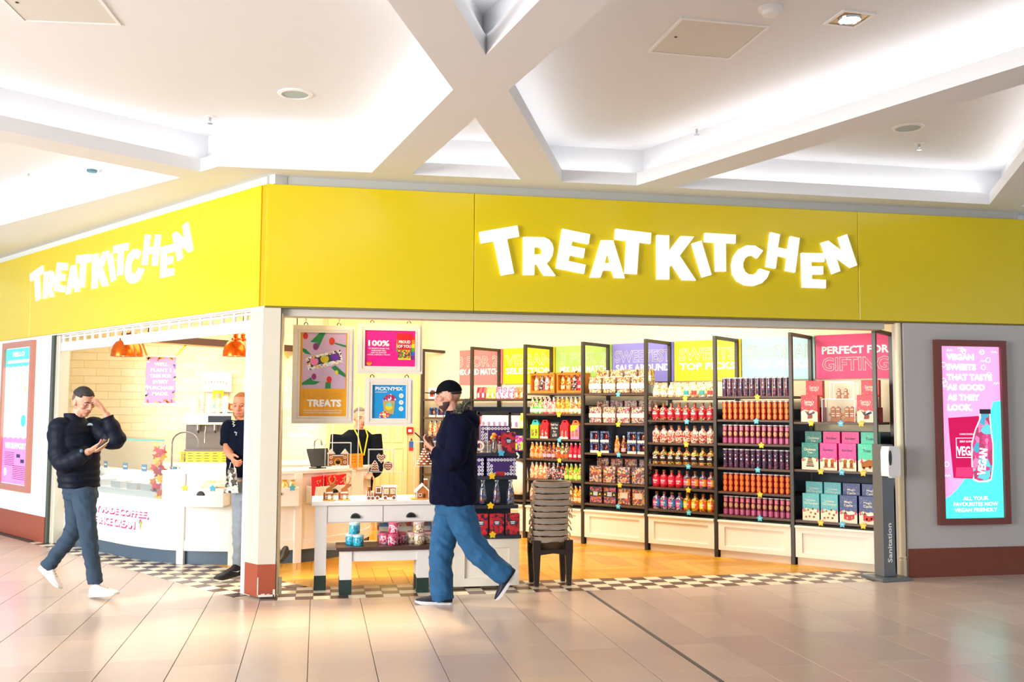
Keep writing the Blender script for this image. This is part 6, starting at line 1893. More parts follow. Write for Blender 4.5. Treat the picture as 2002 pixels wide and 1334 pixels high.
for i, (px_, w, lab) in enumerate((((388, 1110), 0.50, 'cream tray drawer with black cup handle on the counter beside the man in patterned shirt'), ((535, 1107), 0.42, 'cream tray drawer of small sweets on the counter just past the corner column'), ((640, 1098), 0.44, 'cream tray drawer holding red bags behind the display table'))):
    q = at_z(px_[0], px_[1], 0)
    k = min(range(len(CD) - 1), key=lambda j: (Vector(CD[j]) - Vector((q.x, q.y))).length)
    tdir = (Vector(CD[k + 1]) - Vector(CD[k])).normalized()
    rz = math.atan2(tdir.y, tdir.x)
    t = thing('tray_drawer', lab, 'drawer', (CD[k][0], CD[k][1], 0.59), rz, 'tray drawers on the counter')
    TRAYS.append(t)
    box(-w / 2, w / 2, -0.20, -0.185, 0.0, 0.185, 0.003).build('front', CW, t)
    box(-w / 2, w / 2, -0.185, -0.022, 0.0, 0.012).build('base', CW, t)
    for s_ in (-1, 1):
        box(min(s_ * w / 2, s_ * (w / 2 - 0.014)), max(s_ * w / 2, s_ * (w / 2 - 0.014)), -0.185, -0.022, 0.0, 0.185).build('side', CW, t)
    cup_handle(t, 0.02 if i == 0 else 0, -0.201, 0.115, 0.085)
    M_ = Matrix.Translation(t.location) @ Matrix.Rotation(rz, 4, 'Z')
    for j, (dx, c_) in enumerate(((-0.14, 'y'), (0.14, 'b'))):
        if i == 2:
            continue
        q_ = M_ @ Vector((dx, -0.203, 0.185))
        s_t = thing('star_tag', f'{("yellow", "blue")[j]} star card clipped to the {("drawer by the patterned shirt", "drawer past the column")[i]}', 'price tag', q_, rz, 'star tags on shelf edges')
        o_ = bpy.data.objects.new('star', SM[c_])
        COL.objects.link(o_)
        o_.parent = s_t
    if i == 0:
        bb = thing('biscuit_box', 'flat cream box of iced biscuits in the tray drawer beside the patterned shirt', 'box', M_ @ Vector((0.13, -0.12, 0.10)), rz)
        MB().add([(-0.12, -0.05, 0), (0.12, -0.05, 0), (0.12, 0.06, 0), (-0.12, 0.06, 0), (-0.12, -0.045, 0.12), (0.12, -0.045, 0.12), (0.12, 0.07, 0.15), (-0.12, 0.07, 0.15)], [(0, 3, 2, 1), (4, 5, 6, 7), (0, 1, 5, 4), (1, 2, 6, 5), (2, 3, 7, 6), (3, 0, 4, 7)]).build('carton', candy('biscuit_card', [(250, 240, 214), (246, 226, 180), (250, 244, 226), (236, 200, 120)], 34, 0.5, 0.1), bb)
        box(0.06, 0.115, -0.052, -0.05, 0.01, 0.10).build('label', mat('tan_label', (226, 170, 110), 0.5), bb)
    if i == 1:
        for j in range(5):
            sb = thing('sweet_pack', f'golden sweet pack, {ordinal(j)} from left in the drawer past the column', 'pack', M_ @ Vector((-0.15 + j * 0.075, -0.11, 0.012)), rz, 'golden packs')
            MB().lathe([(0.033, 0), (0.036, 0.1), (0.036, 0.2), (0.02, 0.235), (0.03, 0.25)], 10, sy=0.7).build('pack', candy('golden_pack', [(250, 220, 90), (240, 170, 40), (255, 240, 180)], 40), sb, 50)
            MB().lathe([(0.021, 0.232), (0.023, 0.238), (0.021, 0.244)], 8).build('tie', mat('gold_tie', (190, 140, 40), 0.4), sb)
    if i == 2:
        for j in range(6):
            sb = thing('red_bag', f'red snowflake gift bag, {ordinal(j)} from left in the drawer behind the display table', 'bag', M_ @ Vector((-0.17 + j * 0.068, -0.13 + 0.04 * (j % 2), 0.012)), rz + R(random.Random(j).uniform(-12, 12)), 'red gift bags')
            MB().add([(-0.05, -0.025, 0), (0.05, -0.025, 0), (0.05, 0.025, 0), (-0.05, 0.025, 0), (-0.058, -0.028, 0.27), (0.062, -0.028, 0.28), (0.062, 0.028, 0.28), (-0.058, 0.028, 0.27)], [(0, 3, 2, 1), (4, 5, 6, 7), (0, 1, 5, 4), (1, 2, 6, 5), (2, 3, 7, 6), (3, 0, 4, 7)]).build('bag', mat('scarlet_paper', (232, 16, 24), 0.45), sb)
            dm = MB()
            rr = random.Random(100 + j)
            for _ in range(22):
                x_, z_ = rr.uniform(-0.045, 0.045), rr.uniform(0.02, 0.24) ** 1.0
                dm.prism(disc(x_, z_, 0.005, 6), -0.0305, -0.029, 'xz')
            dm.build('dot_print', HEADW, sb)
# menu on the counter
mn = thing('drinks_menu', 'yellow drinks menu strip standing on the counter by the coffee machine', 'menu', (0, 0, 0))
a_, b_ = at_y(352, 913, 10.62), at_y(449, 914, 10.52)
rzm = math.atan2(b_.y - a_.y, b_.x - a_.x)
mn.location = ((a_.x + b_.x) / 2, (a_.y + b_.y) / 2, 0.93)
mn.rotation_euler = (0, 0, rzm)
ml = (b_ - a_).length
box(-ml / 2, ml / 2, 0, 0.012, 0.0, 0.075).build('stand', CW, mn)
bd = box(-ml / 2, ml / 2, -0.002, 0.012, 0.075, 0.185).build('board', mat('menu_yellow', (250, 208, 10), 0.45), mn)
DK = mat('menu_ink', (60, 46, 16), 0.5)
print_text(bd, 'DRINKS', -ml / 2 + 0.02, 0.13, -0.002, 0.095, 0.016, DK, rot=R(-90), bold=0.02)
print_text(bd, 'MENU', -ml / 2 + 0.045, 0.13, -0.002, 0.095, 0.022, DK, rot=R(-90), bold=0.04)
for ci in range(5):
    for ri in range(4):
        x_ = -ml / 2 + 0.10 + ci * 0.085 + (0.01 if ci > 3 else 0)
        box(x_ - 0.022, x_ + 0.022 + 0.01 * (ri % 2), -0.003, -0.002, 0.165 - ri * 0.026, 0.171 - ri * 0.026).build('text_line', DK, bd)
# autumn leaf garland at the end of the glass
gar = thing('leaf_garland', 'orange and red autumn leaf garland at the end of the glass counter', 'garland', (0, 0, 0))
rr = random.Random(11)
LEAFC = [mat('leaf_' + n, c, 0.6) for n, c in (('amber', (250, 160, 20)), ('red', (214, 30, 30)), ('crimson', (190, 20, 60)), ('rust', (200, 80, 20)), ('gold', (250, 190, 30)))]
spots = [(303 + rr.uniform(-6, 12), y, 0) for y in range(872, 985, 7)] + [(318 + rr.uniform(-4, 4), y, 1) for y in range(875, 940, 9)] + [(262 + rr.uniform(-8, 60), 962 + rr.uniform(-10, 14), 1) for _ in range(16)]
for i, (x, y, s_) in enumerate(spots):
    p = on_plane(x, y, (-1.62 + 0.04 * s_, 10.70, 0), (0.8285, 0.56, 0))
    pts = [(0.046 * (1 if k % 2 == 0 else 0.55) * math.cos(2 * math.pi * k / 10), 0.046 * (1 if k % 2 == 0 else 0.55) * math.sin(2 * math.pi * k / 10)) for k in range(10)]
    o_ = MB().prism(pts, -0.002, 0.002, 'xz').build('leaf', LEAFC[i % 5], gar)
    o_.location = p
    o_.rotation_euler = (rr.uniform(-0.6, 0.6), rr.uniform(-3, 3), rr.uniform(-1.2, 0.4))
MB().tube([on_plane(x, y, (-1.60, 10.70, 0), (0.8285, 0.56, 0)) for x, y in ((306, 868), (308, 900), (303, 930), (305, 960), (300, 985))], 0.004, 5).build('stem', mat('garland_stem', (90, 60, 30), 0.7), gar)

# ---- back counter, tap, coffee machine, wall fittings
BC = thing('back_counter', 'white service counter along the tiled back wall', 'counter', (0, 12.55, 0))
box(-1.9, 0.35, 0.02, 0.65, 0.0, 0.86).build('body', CW, BC)
box(-1.92, 0.37, 0.0, 0.66, 0.86, 0.90, 0.003).build('worktop', CW, BC)
box(-0.75, 0.30, 0.012, 0.02, 0.70, 0.82).build('recess_shade', mat('slot_shade', (60, 60, 64), 0.5), BC)  # flat plate; its dark grey stands for shade in the open recess
tp = thing('sink_tap', 'chrome swan neck tap on the back counter behind the framed poster', 'tap', at_y(613, 893, 12.8))
CH = mat('chrome', (200, 200, 204), 0.12, metal=1.0)
z0_ = 0.90 - tp.location.z
MB().tube([(0, 0, z0_), (0, 0, 0.10), (0.01, 0, 0.19), (0.05, 0, 0.23), (0.09, 0, 0.21), (0.10, 0, 0.14)], [0.014, 0.013, 0.012, 0.012, 0.012, 0.012], 8).build('spout', CH, tp, 60)
for s_ in (-1, 1):
    MB().tube([(0, 0, 0.03), (s_ * 0.05, 0, 0.06), (s_ * 0.09, -0.01, 0.065)], 0.008, 6).build('lever', CH, tp, 60)
MB().lathe([(0.03, z0_), (0.03, z0_ + 0.012)], 12).build('base', CH, tp)
# loop tap by the glass counter
tp2 = thing('dipper_tap', 'thin chrome loop tap above the end of the glass counter', 'tap', (-1.36, 10.85, 0.93))
MB().tube([(-0.13, 0, 0.0), (-0.13, 0, 0.27)] + [(-0.13 * math.cos(math.pi * k / 8), 0, 0.27 + 0.11 * math.sin(math.pi * k / 8)) for k in range(1, 8)] + [(0.13, 0, 0.27), (0.13, 0, 0.22)], 0.008, 6).build('spout', CH, tp2, 60)
MB().lathe([(0.02, 0), (0.02, 0.02)], 10, (-0.13, 0, 0)).build('base', CH, tp2)
# coffee machine
cmY = 12.62
c0, c1 = at_y(368, 890, cmY), at_y(443, 890, cmY)
cm = thing('coffee_machine', 'large white and steel espresso machine on the back counter', 'coffee machine', ((c0.x + c1.x) / 2, cmY, 0.90))
w = 0.55
STEELB = mat('brushed_steel', (150, 146, 142), 0.3, metal=0.8)
box(-w / 2, w / 2, 0, 0.45, 0.03, 0.16, 0.006).build('drip_base', STEELB, cm)
box(-w / 2, w / 2, 0.12, 0.45, 0.16, 0.46).build('back_body', STEELB, cm)
box(-w / 2 - 0.01, w / 2 + 0.01, -0.04, 0.45, 0.46, 0.60, 0.012).build('upper_body', CW, cm)
box(0.0, w / 2, -0.042, -0.04, 0.49, 0.57).build('control_panel', mat('dark_panel', (50, 58, 74), 0.3), cm)
for x in (-0.12, 0.08, 0.2):
    g_ = MB().tube([(x, 0.03, 0.46), (x, 0.03, 0.38)], 0.03, 10).build('group_head', STEELB, cm, 40)
    MB().tube([(x, 0.0, 0.385), (x + 0.02, -0.12, 0.37)], 0.012, 6).build('handle', mat('black_grip', (30, 30, 32), 0.5), g_)
MB().tube([(-0.03, 0.0, 0.46), (-0.035, -0.05, 0.36), (-0.03, -0.06, 0.24)], 0.007, 6).build('steam_wand', CH, cm, 60)
for x in (-0.25, 0.23):
    for y in (0.03, 0.42):
        MB().lathe([(0.018, 0), (0.018, 0.03)], 8, (x, y, 0)).build('foot', IRON, cm)
MB().tube([(-0.24, 0.05, 0.64), (0.24, 0.05, 0.64)], 0.006, 6).build('cup_rail', CH, cm)
for i in range(5):
    cp = thing('cup_stack', f'white paper cup stack, {ordinal(i)} from left on top of the espresso machine', 'cups', (cm.location.x - 0.2 + i * 0.095, cmY + 0.15 + 0.08 * (i % 2), 1.50), 0, 'paper cup stacks')
    MB().lathe([(0.028, 0), (0.04, 0.10), (0.042, 0.11), (0.039, 0.12), (0.042, 0.18 + 0.03 * (i % 3)), (0.036, 0.185 + 0.03 * (i % 3))], 14).build('cup', CW, cp, 50)
    MB().lathe([(0.0405, 0.10), (0.0425, 0.104), (0.0405, 0.108)], 14).build('rim', mat('cup_rim', (226, 220, 206), 0.5), cp)
# white shelf with boxes, board above it
ws = thing('wall_shelf', 'white wall shelf with boxes above the espresso machine', 'shelf', (0, 13.1, 0))
s0, s1 = at_y(410, 803, 13.1), at_y(497, 806, 13.1)
box(s0.x, s1.x + 0.3, 0, 0.32, s0.z - 0.02, s0.z, 0.002).build('board', CW, ws)
for x in (s0.x + 0.08, s1.x + 0.1):
    MB().prism([(0.05, s0.z - 0.02), (0.32, s0.z - 0.02), (0.32, s0.z - 0.16)], x - 0.01, x + 0.01, 'yz').build('bracket', mat('bracket_grey', (150, 140, 132), 0.5), ws)
for i, (px0, px1, h, cc, nm) in enumerate(((412, 434, 0.11, (236, 236, 234), 'white box with pale blue label'), (436, 447, 0.10, (226, 110, 40), 'orange box'), (448, 460, 0.09, (206, 90, 50), 'rust coloured box'))):
    pa_, pb_ = at_y(px0, 800, 13.12), at_y(px1, 800, 13.12)
    bx = thing('storage_box', f'{nm} on the white wall shelf', 'box', ((pa_.x + pb_.x) / 2, 13.14, s0.z))
    ww = (pb_.x - pa_.x) / 2
    box(-ww, ww, 0, 0.12, 0, h, 0.003).build('carton', mat('storage_%d' % i, cc, 0.5), bx)
    box(-ww * 0.6, ww * 0.5, -0.0015, 0, h * 0.3, h * 0.75).build('label', mat('storage_label_%d' % i, ((110, 214, 236), (240, 190, 120), (240, 200, 160))[i], 0.5), bx)
sg = thing('wall_sign', 'white board with small arched lettering above the wall shelf', 'sign', (0, 13.3, 0))
g0, g1 = at_y(397, 728, 13.3), at_y(452, 767, 13.3)
box(g0.x, g1.x, 0.0, 0.1, g1.z, g0.z, 0.006).build('board', WHITE, sg)
for i, ch in enumerate('STEWARTS'):
    f_ = (i - 3.5) / 3.5
    print_text(sg, ch, (g0.x + g1.x) / 2 - 0.01 + f_ * 0.13, (g0.z + g1.z) / 2 - 0.02 * f_ * f_ + 0.005, 0, 0.018, 0.03, mat('sign_ink', (90, 80, 70), 0.6), 'letter', 0.01)
yb = thing('bracket_hook', 'yellow bracket hook below the white lettered board', 'bracket', (0, 13.28, 0))
y0, y1 = at_y(416, 765, 13.28), at_y(437, 778, 13.28)
MB().prism([(y0.x, y0.z), (y0.x, y1.z - 0.01), (y0.x + 0.03, y1.z - 0.01), (y0.x + 0.035, y0.z - 0.03), (y1.x - 0.035, y0.z - 0.03), (y1.x - 0.03, y1.z - 0.01), (y1.x, y1.z - 0.01), (y1.x, y0.z)], 0, 0.03, 'xz').build('plate', mat('bright_yellow', (246, 200, 20), 0.5), yb)
box(y0.x - 0.004, y1.x + 0.004, -0.004, 0.034, y0.z - 0.002, y0.z + 0.012).build('cap', mat('bright_yellow', (246, 200, 20), 0.5), yb)
# tile courses on the back wall: each course a thin raised strip
wall_back = bpy.data.objects['wall_back']
TILEW = mat_random('gloss_wall_tile', [(254, 244, 214), (252, 240, 206), (255, 246, 220)], 0.2, 0.5, 0.02)
tm = box(-0.147, 0.147, -0.006, 0.0, -0.047, 0.047, 0.002).mesh('tile', TILEW)
n_w = 0
for r_ in range(16):
    for k in range(12):
        x_, z_ = -3.55 + k * 0.30 + (0.15 if r_ % 2 else 0), 1.22 + r_ * 0.10
        if x_ > 0.0:
            continue
        o_ = bpy.data.objects.new('tile', tm)
        COL.objects.link(o_)
        o_.parent = wall_back
        o_.location = (x_, 13.42, z_)
        n_w += 1
# door, call point, notice on the shade-toned pier
d0, d1 = at_y(735, 850, 13.22), at_y(796, 850, 13.22)
dr_ = struct(box(d0.x, d1.x, 13.205, 13.222, 0.0, 2.02).build('door_1', mat('cream_door', (240, 222, 160), 0.45)))
for (a_, b_, c_, e_) in ((0.06, 0.19, 1.12, 1.9), (0.23, 0.36, 1.12, 1.9), (0.06, 0.19, 0.3, 1.05), (0.23, 0.36, 0.3, 1.05)):
    MB().prism([rectp(d0.x + a_, d0.x + b_, c_, e_), rectp(d0.x + a_ + 0.012, d0.x + b_ - 0.012, c_ + 0.012, e_ - 0.012)[::-1]], 13.196, 13.205, 'xz').build('panel_bead', mat('cream_door_bead', (230, 206, 140), 0.45), dr_)
MB().tube([(d0.x + 0.03, 13.17, 1.0), (d0.x + 0.11, 13.165, 1.0)], 0.009, 8).build('door_handle', CH, dr_)
cpn = at_y(801, 842, 13.22)
fa = thing('fire_call_point', 'small red fire alarm call point on the shaded pier', 'alarm', (cpn.x, 13.215, cpn.z))
box(-0.045, 0.045, -0.03, 0, -0.045, 0.045, 0.004).build('case', mat('alarm_red', (176, 20, 26), 0.4), fa)
box(-0.022, 0.022, -0.0315, -0.03, -0.02, 0.015).build('button', WHITE, fa)
cpn = at_y(804, 872, 13.22)
nt_ = thing('safety_notice', 'small blue and red safety notice under the fire call point', 'sign', (cpn.x, 13.214, cpn.z))
box(-0.03, 0.03, -0.003, 0, -0.02, 0.06).build('blue_panel', mat('notice_blue', (40, 90, 170), 0.5), nt_)
box(-0.03, 0.03, -0.003, 0, -0.065, -0.022).build('red_panel', mat('notice_red', (200, 40, 40), 0.5), nt_)
MB().prism([(-0.016, 0.07), (0.016, 0.07), (0.0, 0.11)], -0.003, 0, 'xz').build('flame_mark', mat('notice_dark', (70, 60, 40), 0.5), nt_)

# ---- hanging rail, banners, copper lamps
RZ = 2.36
ra, rb = at_z(262, 659.2, RZ), at_z(600, 684, RZ)
rail_y = lambda x: at_z(x, 662 + (x - 300) * 22 / 300, RZ).y
rl = thing('ceiling_rail', 'dark wooden rail hanging across the coffee counter', 'rail', (0, 0, 0))
dirv = (rb - ra).normalized()
nrm = Vector((-dirv.y, dirv.x, 0))
mid_ = (ra + rb) / 2
Lr = (rb - ra).length / 2 + 0.1
rbx = box(-Lr, Lr, -0.03, 0.03, -0.042, 0.042, 0.003).build('beam', mat('dark_rail_wood', (80, 56, 50), 0.5, noise=0.1), rl)
rbx.location = mid_
rbx.rotation_euler = (0, 0, math.atan2(dirv.y, dirv.x))
lb_ = box(-Lr, Lr, -0.032, 0.032, -0.052, -0.042).build('tan_strip_edge', mat('rail_tan', (200, 150, 100), 0.5), rl)  # plain tan strip along the underside of the beam
lb_.location, lb_.rotation_euler = mid_, rbx.rotation_euler
for f_ in (-0.8, 0.8):
    MB().tube([mid_ + dirv * Lr * f_ + Vector((0, 0, 0.04)), mid_ + dirv * Lr * f_ + Vector((0, 0, 0.86))], 0.006, 6).build('hanger', IRON, rl)


def banner(label, px, Y, top_y, bot_y, sheet, strap_top):
    a_, b_ = at_y(px[0], top_y, Y), at_y(px[1], top_y, Y)
    zb = at_y(px[0], bot_y, Y).z
    t = thing('hanging_banner', label, 'banner', ((a_.x + b_.x) / 2, Y, 0))
    w_ = (b_.x - a_.x) / 2
    s = box(-w_, w_, 0, 0.003, zb, a_.z).build('sheet', sheet, t)
    for z_ in (a_.z, zb):
        MB().tube([(-w_ - 0.015, 0, z_), (w_ + 0.015, 0, z_)], 0.010, 8).build('bar', CW, t)
    for x0_, x1_ in strap_top:
        q = at_z(x1_, 662 + (x1_ - 300) * 22 / 300, RZ) - Vector((t.location.x, t.location.y, 0.03))
        xs = x0_ * w_
        lo = [(xs - 0.012, 0.004, a_.z), (xs + 0.012, 0.004, a_.z), (q.x + 0.012, q.y, q.z), (q.x - 0.012, q.y, q.z)]
        MB().add(lo + [(x_, y_ + 0.003, z_) for x_, y_, z_ in lo], [(0, 1, 2, 3), (7, 6, 5, 4), (0, 4, 5, 1), (1, 5, 6, 2), (2, 6, 7, 3), (3, 7, 4, 0)]).build('strap', mat('yellow_strap', (240, 206, 20), 0.5), t)
    return t, s, w_, zb, a_.z


t, s, w_, zb, zt_ = banner('pink hanging banner about planting a tree with leaf border', (286, 345), rail_y(318), 697, 790, mat('banner_pink', (226, 160, 214), 0.5), ((-0.95, 276), (0.95, 366)))
hh = zt_ - zb
for i, ln_ in enumerate(("WE'LL", 'PLANT 1', 'TREE FOR', 'EVERY', 'PURCHASE', 'MADE.')):
    print_text(s, ln_, 0, zt_ - hh * (0.16 + i * 0.125), -0.001, w_ * 2 * (0.46, 0.68, 0.74, 0.52, 0.88, 0.54)[i], hh * 0.078, HEADW, bold=0.05)
rr = random.Random(9)
for i in range(30):
    e = rr.random()
    if i % 2:
        x_, z_ = rr.choice((-1, 1)) * w_ * rr.uniform(0.86, 0.95), zb + hh * rr.uniform(0.04, 0.96)
    else:
        x_, z_ = w_ * rr.uniform(-0.9, 0.9), (zb + hh * rr.uniform(0.02, 0.09)) if e < 0.55 else (zt_ - hh * rr.uniform(0.02, 0.06))
    an = rr.uniform(0, 6.28)
    pts = [(x_ + 0.026 * math.cos(q) * math.cos(an) - 0.010 * math.sin(q) * math.sin(an), z_ + 0.026 * math.cos(q) * math.sin(an) + 0.010 * math.sin(q) * math.cos(an)) for q in [2 * math.pi * k / 8 for k in range(8)]]
    pts = [(max(-w_, min(w_, p_[0])), p_[1]) for p_ in pts]
    MB().prism(pts, -0.002, -0.0003, 'xz').build('leaf_print', mat('banner_leaf_%d' % (i % 6), ((250, 190, 20), (170, 214, 60), (240, 130, 20), (150, 110, 210), (240, 90, 90), (250, 246, 240))[i % 6], 0.5), s)
banner('plain yellow hanging banner mostly hidden behind the framed tulip poster', (565, 640), rail_y(602), 713, 793, mat('banner_yellow', (250, 220, 0), 0.5), ((-0.9, 556), (0.9, 640)))
COPPER = mat('polished_copper', (226, 106, 30), 0.22, metal=0.85)
for i, (px, py, Y, lab) in enumerate(((241, 697, 10.9, 'copper dome pendant lamp, nearer of the pair by the pink banner'), (256, 697, 11.6, 'copper dome pendant lamp, farther of the pair by the pink banner'), (460, 697, 10.5, 'copper dome pendant lamp, nearer of the pair beside the column'), (474, 696, 11.2, 'copper dome pendant lamp, farther of the pair beside the column'))):
    p = at_y(px, py, Y)
    t = thing('pendant_lamp', lab, 'lamp', p, 0, 'copper pendant lamps')
    r_ = 0.128
    MB().lathe([(r_ * 0.985, 0.004), (r_, 0.0), (r_, 0.01), (r_ * 0.96, 0.06), (r_ * 0.84, 0.11), (r_ * 0.62, 0.15), (r_ * 0.36, 0.168), (r_ * 0.34, 0.168), (r_ * 0.34, 0.19), (r_ * 0.16, 0.2), (0.014, 0.205)], 28).build('shade', COPPER, t, 40)
    MB().lathe([(0.026, 0.20), (0.022, 0.225), (0.03, 0.235), (0.016, 0.25), (0.022, 0.27), (0.012, 0.28)], 12).build('fitting', COPPER, t, 40)
    MB().ball((0, 0, 0.03), 0.03, 10, 8).build('bulb', mat('warm_bulb', (255, 210, 120), 0.4, emit=4.0), t, 60)
    MB().tube([(0, 0, 0.27), (0, 0, 3.22 - p.z)], 0.004, 5).build('cord', IRON, t)
# clear screen and orange card by the till
scn = thing('counter_screen', 'clear upright screen on the counter in front of the shop worker', 'screen', (0.30, 10.72, 0.93), R(30))
box(-0.16, 0.16, 0, 0.005, 0, 0.86).build('sheet', ACR, scn)
for x in (-0.16, 0.16):
    box(x - 0.003, x + 0.003, -0.001, 0.006, 0, 0.86).build('edge', ACR_E, scn)
oc = thing('menu_card', 'orange card with rows of small print on the counter', 'menu', (0.42, 10.80, 0.93), R(35))
box(-0.09, 0.09, 0, 0.006, 0, 0.15).build('card', mat('menu_orange', (246, 160, 20), 0.5), oc)
for r_ in range(3):
    for k in range(4):
        box(-0.06 + k * 0.035, -0.045 + k * 0.035, -0.0015, 0, 0.055 + r_ * 0.03, 0.061 + r_ * 0.03).build('text_line', DK, oc)

till = thing('till_screen', 'black tilted till screen on the counter behind the red gift bags', 'till', (0.06, 10.62, 0.93), R(35))
MB().add([(-0.13, 0.0, 0.03), (0.13, 0.0, 0.03), (0.13, 0.09, 0.21), (-0.13, 0.09, 0.21), (-0.13, 0.02, 0.02), (0.13, 0.02, 0.02), (0.13, 0.11, 0.20), (-0.13, 0.11, 0.20)], [(0, 1, 2, 3), (7, 6, 5, 4), (0, 4, 5, 1), (1, 5, 6, 2), (2, 6, 7, 3), (3, 7, 4, 0)]).build('screen', mat('till_black', (24, 24, 28), 0.25), till)
box(-0.07, 0.07, 0.03, 0.14, 0.0, 0.012).build('base', mat('till_black', (24, 24, 28), 0.25), till)
box(-0.02, 0.02, 0.05, 0.08, 0.012, 0.12).build('stem', mat('till_black', (24, 24, 28), 0.25), till)

# ================================================================ PEOPLE
def fuse(mb, name, m, parent, voxel=0.006, smooth=4, factor=0.5, fold=0.0, fs=(7, 7, 11)):
    """join overlapping closed forms into one continuous skin"""
    me = bpy.data.meshes.new(name)
    me.from_pydata(mb.v, [], mb.f)
    bm = bmesh.new()
    bm.from_mesh(me)
    bmesh.ops.recalc_face_normals(bm, faces=bm.faces)
    bm.to_mesh(me)
    bm.free()
    o = bpy.data.objects.new(name, me)
    COL.objects.link(o)
    r = o.modifiers.new('r', 'REMESH')
    r.mode = 'VOXEL'
    r.voxel_size = voxel
    s = o.modifiers.new('s', 'SMOOTH')
    s.iterations = smooth
    s.factor = factor
    dg = bpy.context.evaluated_depsgraph_get()
    out = bpy.data.meshes.new_from_object(o.evaluated_get(dg))
    bpy.data.objects.remove(o)
    bpy.data.meshes.remove(me)
    out.name = name
    out.materials.clear()
    out.materials.append(m)
    if fold:
        nv = [(v.co.copy(), v.normal.copy()) for v in out.vertices]
        flat_co = []
        for p, nr in nv:
            q = Vector((p.x * fs[0], p.y * fs[1], p.z * fs[2] + p.x * 4))
            k = noise.noise(q) + 0.6 * noise.noise(q * 2.1)
            flat_co.extend(p + nr * (fold * (1 - 2 * abs(k))))
        out.vertices.foreach_set('co', flat_co)
        out.update()
    out.shade_smooth()
    o = bpy.data.objects.new(name, out)
    COL.objects.link(o)
    o.parent = parent
    return o


def loft(mb, rings, side, front, e=0.85, n=20):
    """rings (centre, half width, half depth) stacked into a closed trunk"""
    side, front = Vector(side), Vector(front)
    vs, fs = [], []
    for c, a, b in rings:
        c = Vector(c)
        for k in range(n):
            q = 2 * math.pi * k / n
            x = math.copysign(abs(math.cos(q)) ** e, math.cos(q))
            y = math.copysign(abs(math.sin(q)) ** e, math.sin(q))
            vs.append(c + side * (a * x) + front * (b * y))
    for i in range(len(rings) - 1):
        for k in range(n):
            fs.append((i * n + k, i * n + (k + 1) % n, (i + 1) * n + (k + 1) % n, (i + 1) * n + k))
    fs += [tuple(range(n))[::-1], tuple((len(rings) - 1) * n + k for k in range(n))]
    mb.add(vs, fs)


def spline(pts, n=5):
    P = [Vector(p) for p in pts]
    out = []
    for i in range(len(P) - 1):
        p0, p1, p2, p3 = P[max(0, i - 1)], P[i], P[i + 1], P[min(len(P) - 1, i + 2)]
        for k in range(n):
            t = k / n
            out.append(0.5 * (2 * p1 + (p2 - p0) * t + (2 * p0 - 5 * p1 + 4 * p2 - p3) * t * t + (3 * p1 - p0 - 3 * p2 + p3) * t ** 3))
    return out + [P[-1]]


def limb(mb, pts, rad, n=5, seg=14, ridge=0.0, pitch=2):
    """a tapering limb through joints with a radius at each joint"""
    S = spline(pts, n)
    rr = []
    for i in range(len(rad) - 1):
        for k in range(n):
            t = k / n
            t = t * t * (3 - 2 * t)
            rr.append(rad[i] * (1 - t) + rad[i + 1] * t)
    rr.append(rad[-1])
    if ridge:
        rr = [r + (ridge if (i // pitch) % 2 else -ridge * 0.4) for i, r in enumerate(rr)]
    mb.tube(S, rr, seg)


def head_forms(mb, M, jaw=1.0):
    """skull, jaw, nose, brow, cheeks, ears; the face looks along -y of M"""
    t = MB()
    t.ball((0, 0.012, 0.028), (0.074, 0.094, 0.094), 20, 14)
    t.ball((0, -0.022, -0.035), (0.060 * jaw, 0.066, 0.075), 18, 12)
    t.ball((0, -0.050, -0.088), (0.032 * jaw, 0.028, 0.022), 12, 8)
    t.ball((0, -0.074, 0.028), (0.050, 0.016, 0.014), 12, 8)
    t.tube([(0, -0.082, 0.020), (0, -0.097, -0.006), (0, -0.103, -0.022), (0, -0.090, -0.032)], [0.010, 0.0115, 0.0145, 0.010], 8)
    t.ball((0.014, -0.089, -0.026), (0.010, 0.012, 0.008), 8, 6)
    t.ball((-0.014, -0.089, -0.026), (0.010, 0.012, 0.008), 8, 6)
    t.ball((0, -0.082, -0.055), (0.026, 0.012, 0.012), 10, 8)
    for s in (-1, 1):
        t.ball((s * 0.045, -0.055, -0.012), (0.024, 0.026, 0.022), 10, 8)
        t.ball((s * 0.077, 0.014, -0.002), (0.009, 0.022, 0.034), 10, 8)
    t.xf(M)
    mb.add(t.v, t.f)


def face_details(parent, M, brow, lip):
    W = mat('eye_white', (204, 194, 186), 0.3)
    I = mat('eye_iris', (52, 44, 40), 0.2)
    for s in (-1, 1):
        MB().ball((s * 0.031, -0.071, 0.008), (0.0115, 0.0098, 0.0046), 10, 8).xf(M).build('eye', W, parent, 60)
        MB().ball((s * 0.031, -0.0795, 0.008), (0.0066, 0.005, 0.0050), 8, 6).xf(M).build('iris', I, parent, 60)
        MB().tube([M @ Vector((s * 0.014, -0.088, 0.027)), M @ Vector((s * 0.033, -0.086, 0.033)), M @ Vector((s * 0.052, -0.070, 0.026))], [0.0035, 0.0045, 0.0025], 6).build('eyebrow', brow, parent, 60)
    MB().tube([M @ Vector((-0.022, -0.086, -0.056)), M @ Vector((-0.008, -0.0945, -0.053)), M @ Vector((0.008, -0.0945, -0.053)), M @ Vector((0.022, -0.086, -0.056))], [0.002, 0.0045, 0.0045, 0.002], 6).build('lips', lip, parent, 60)


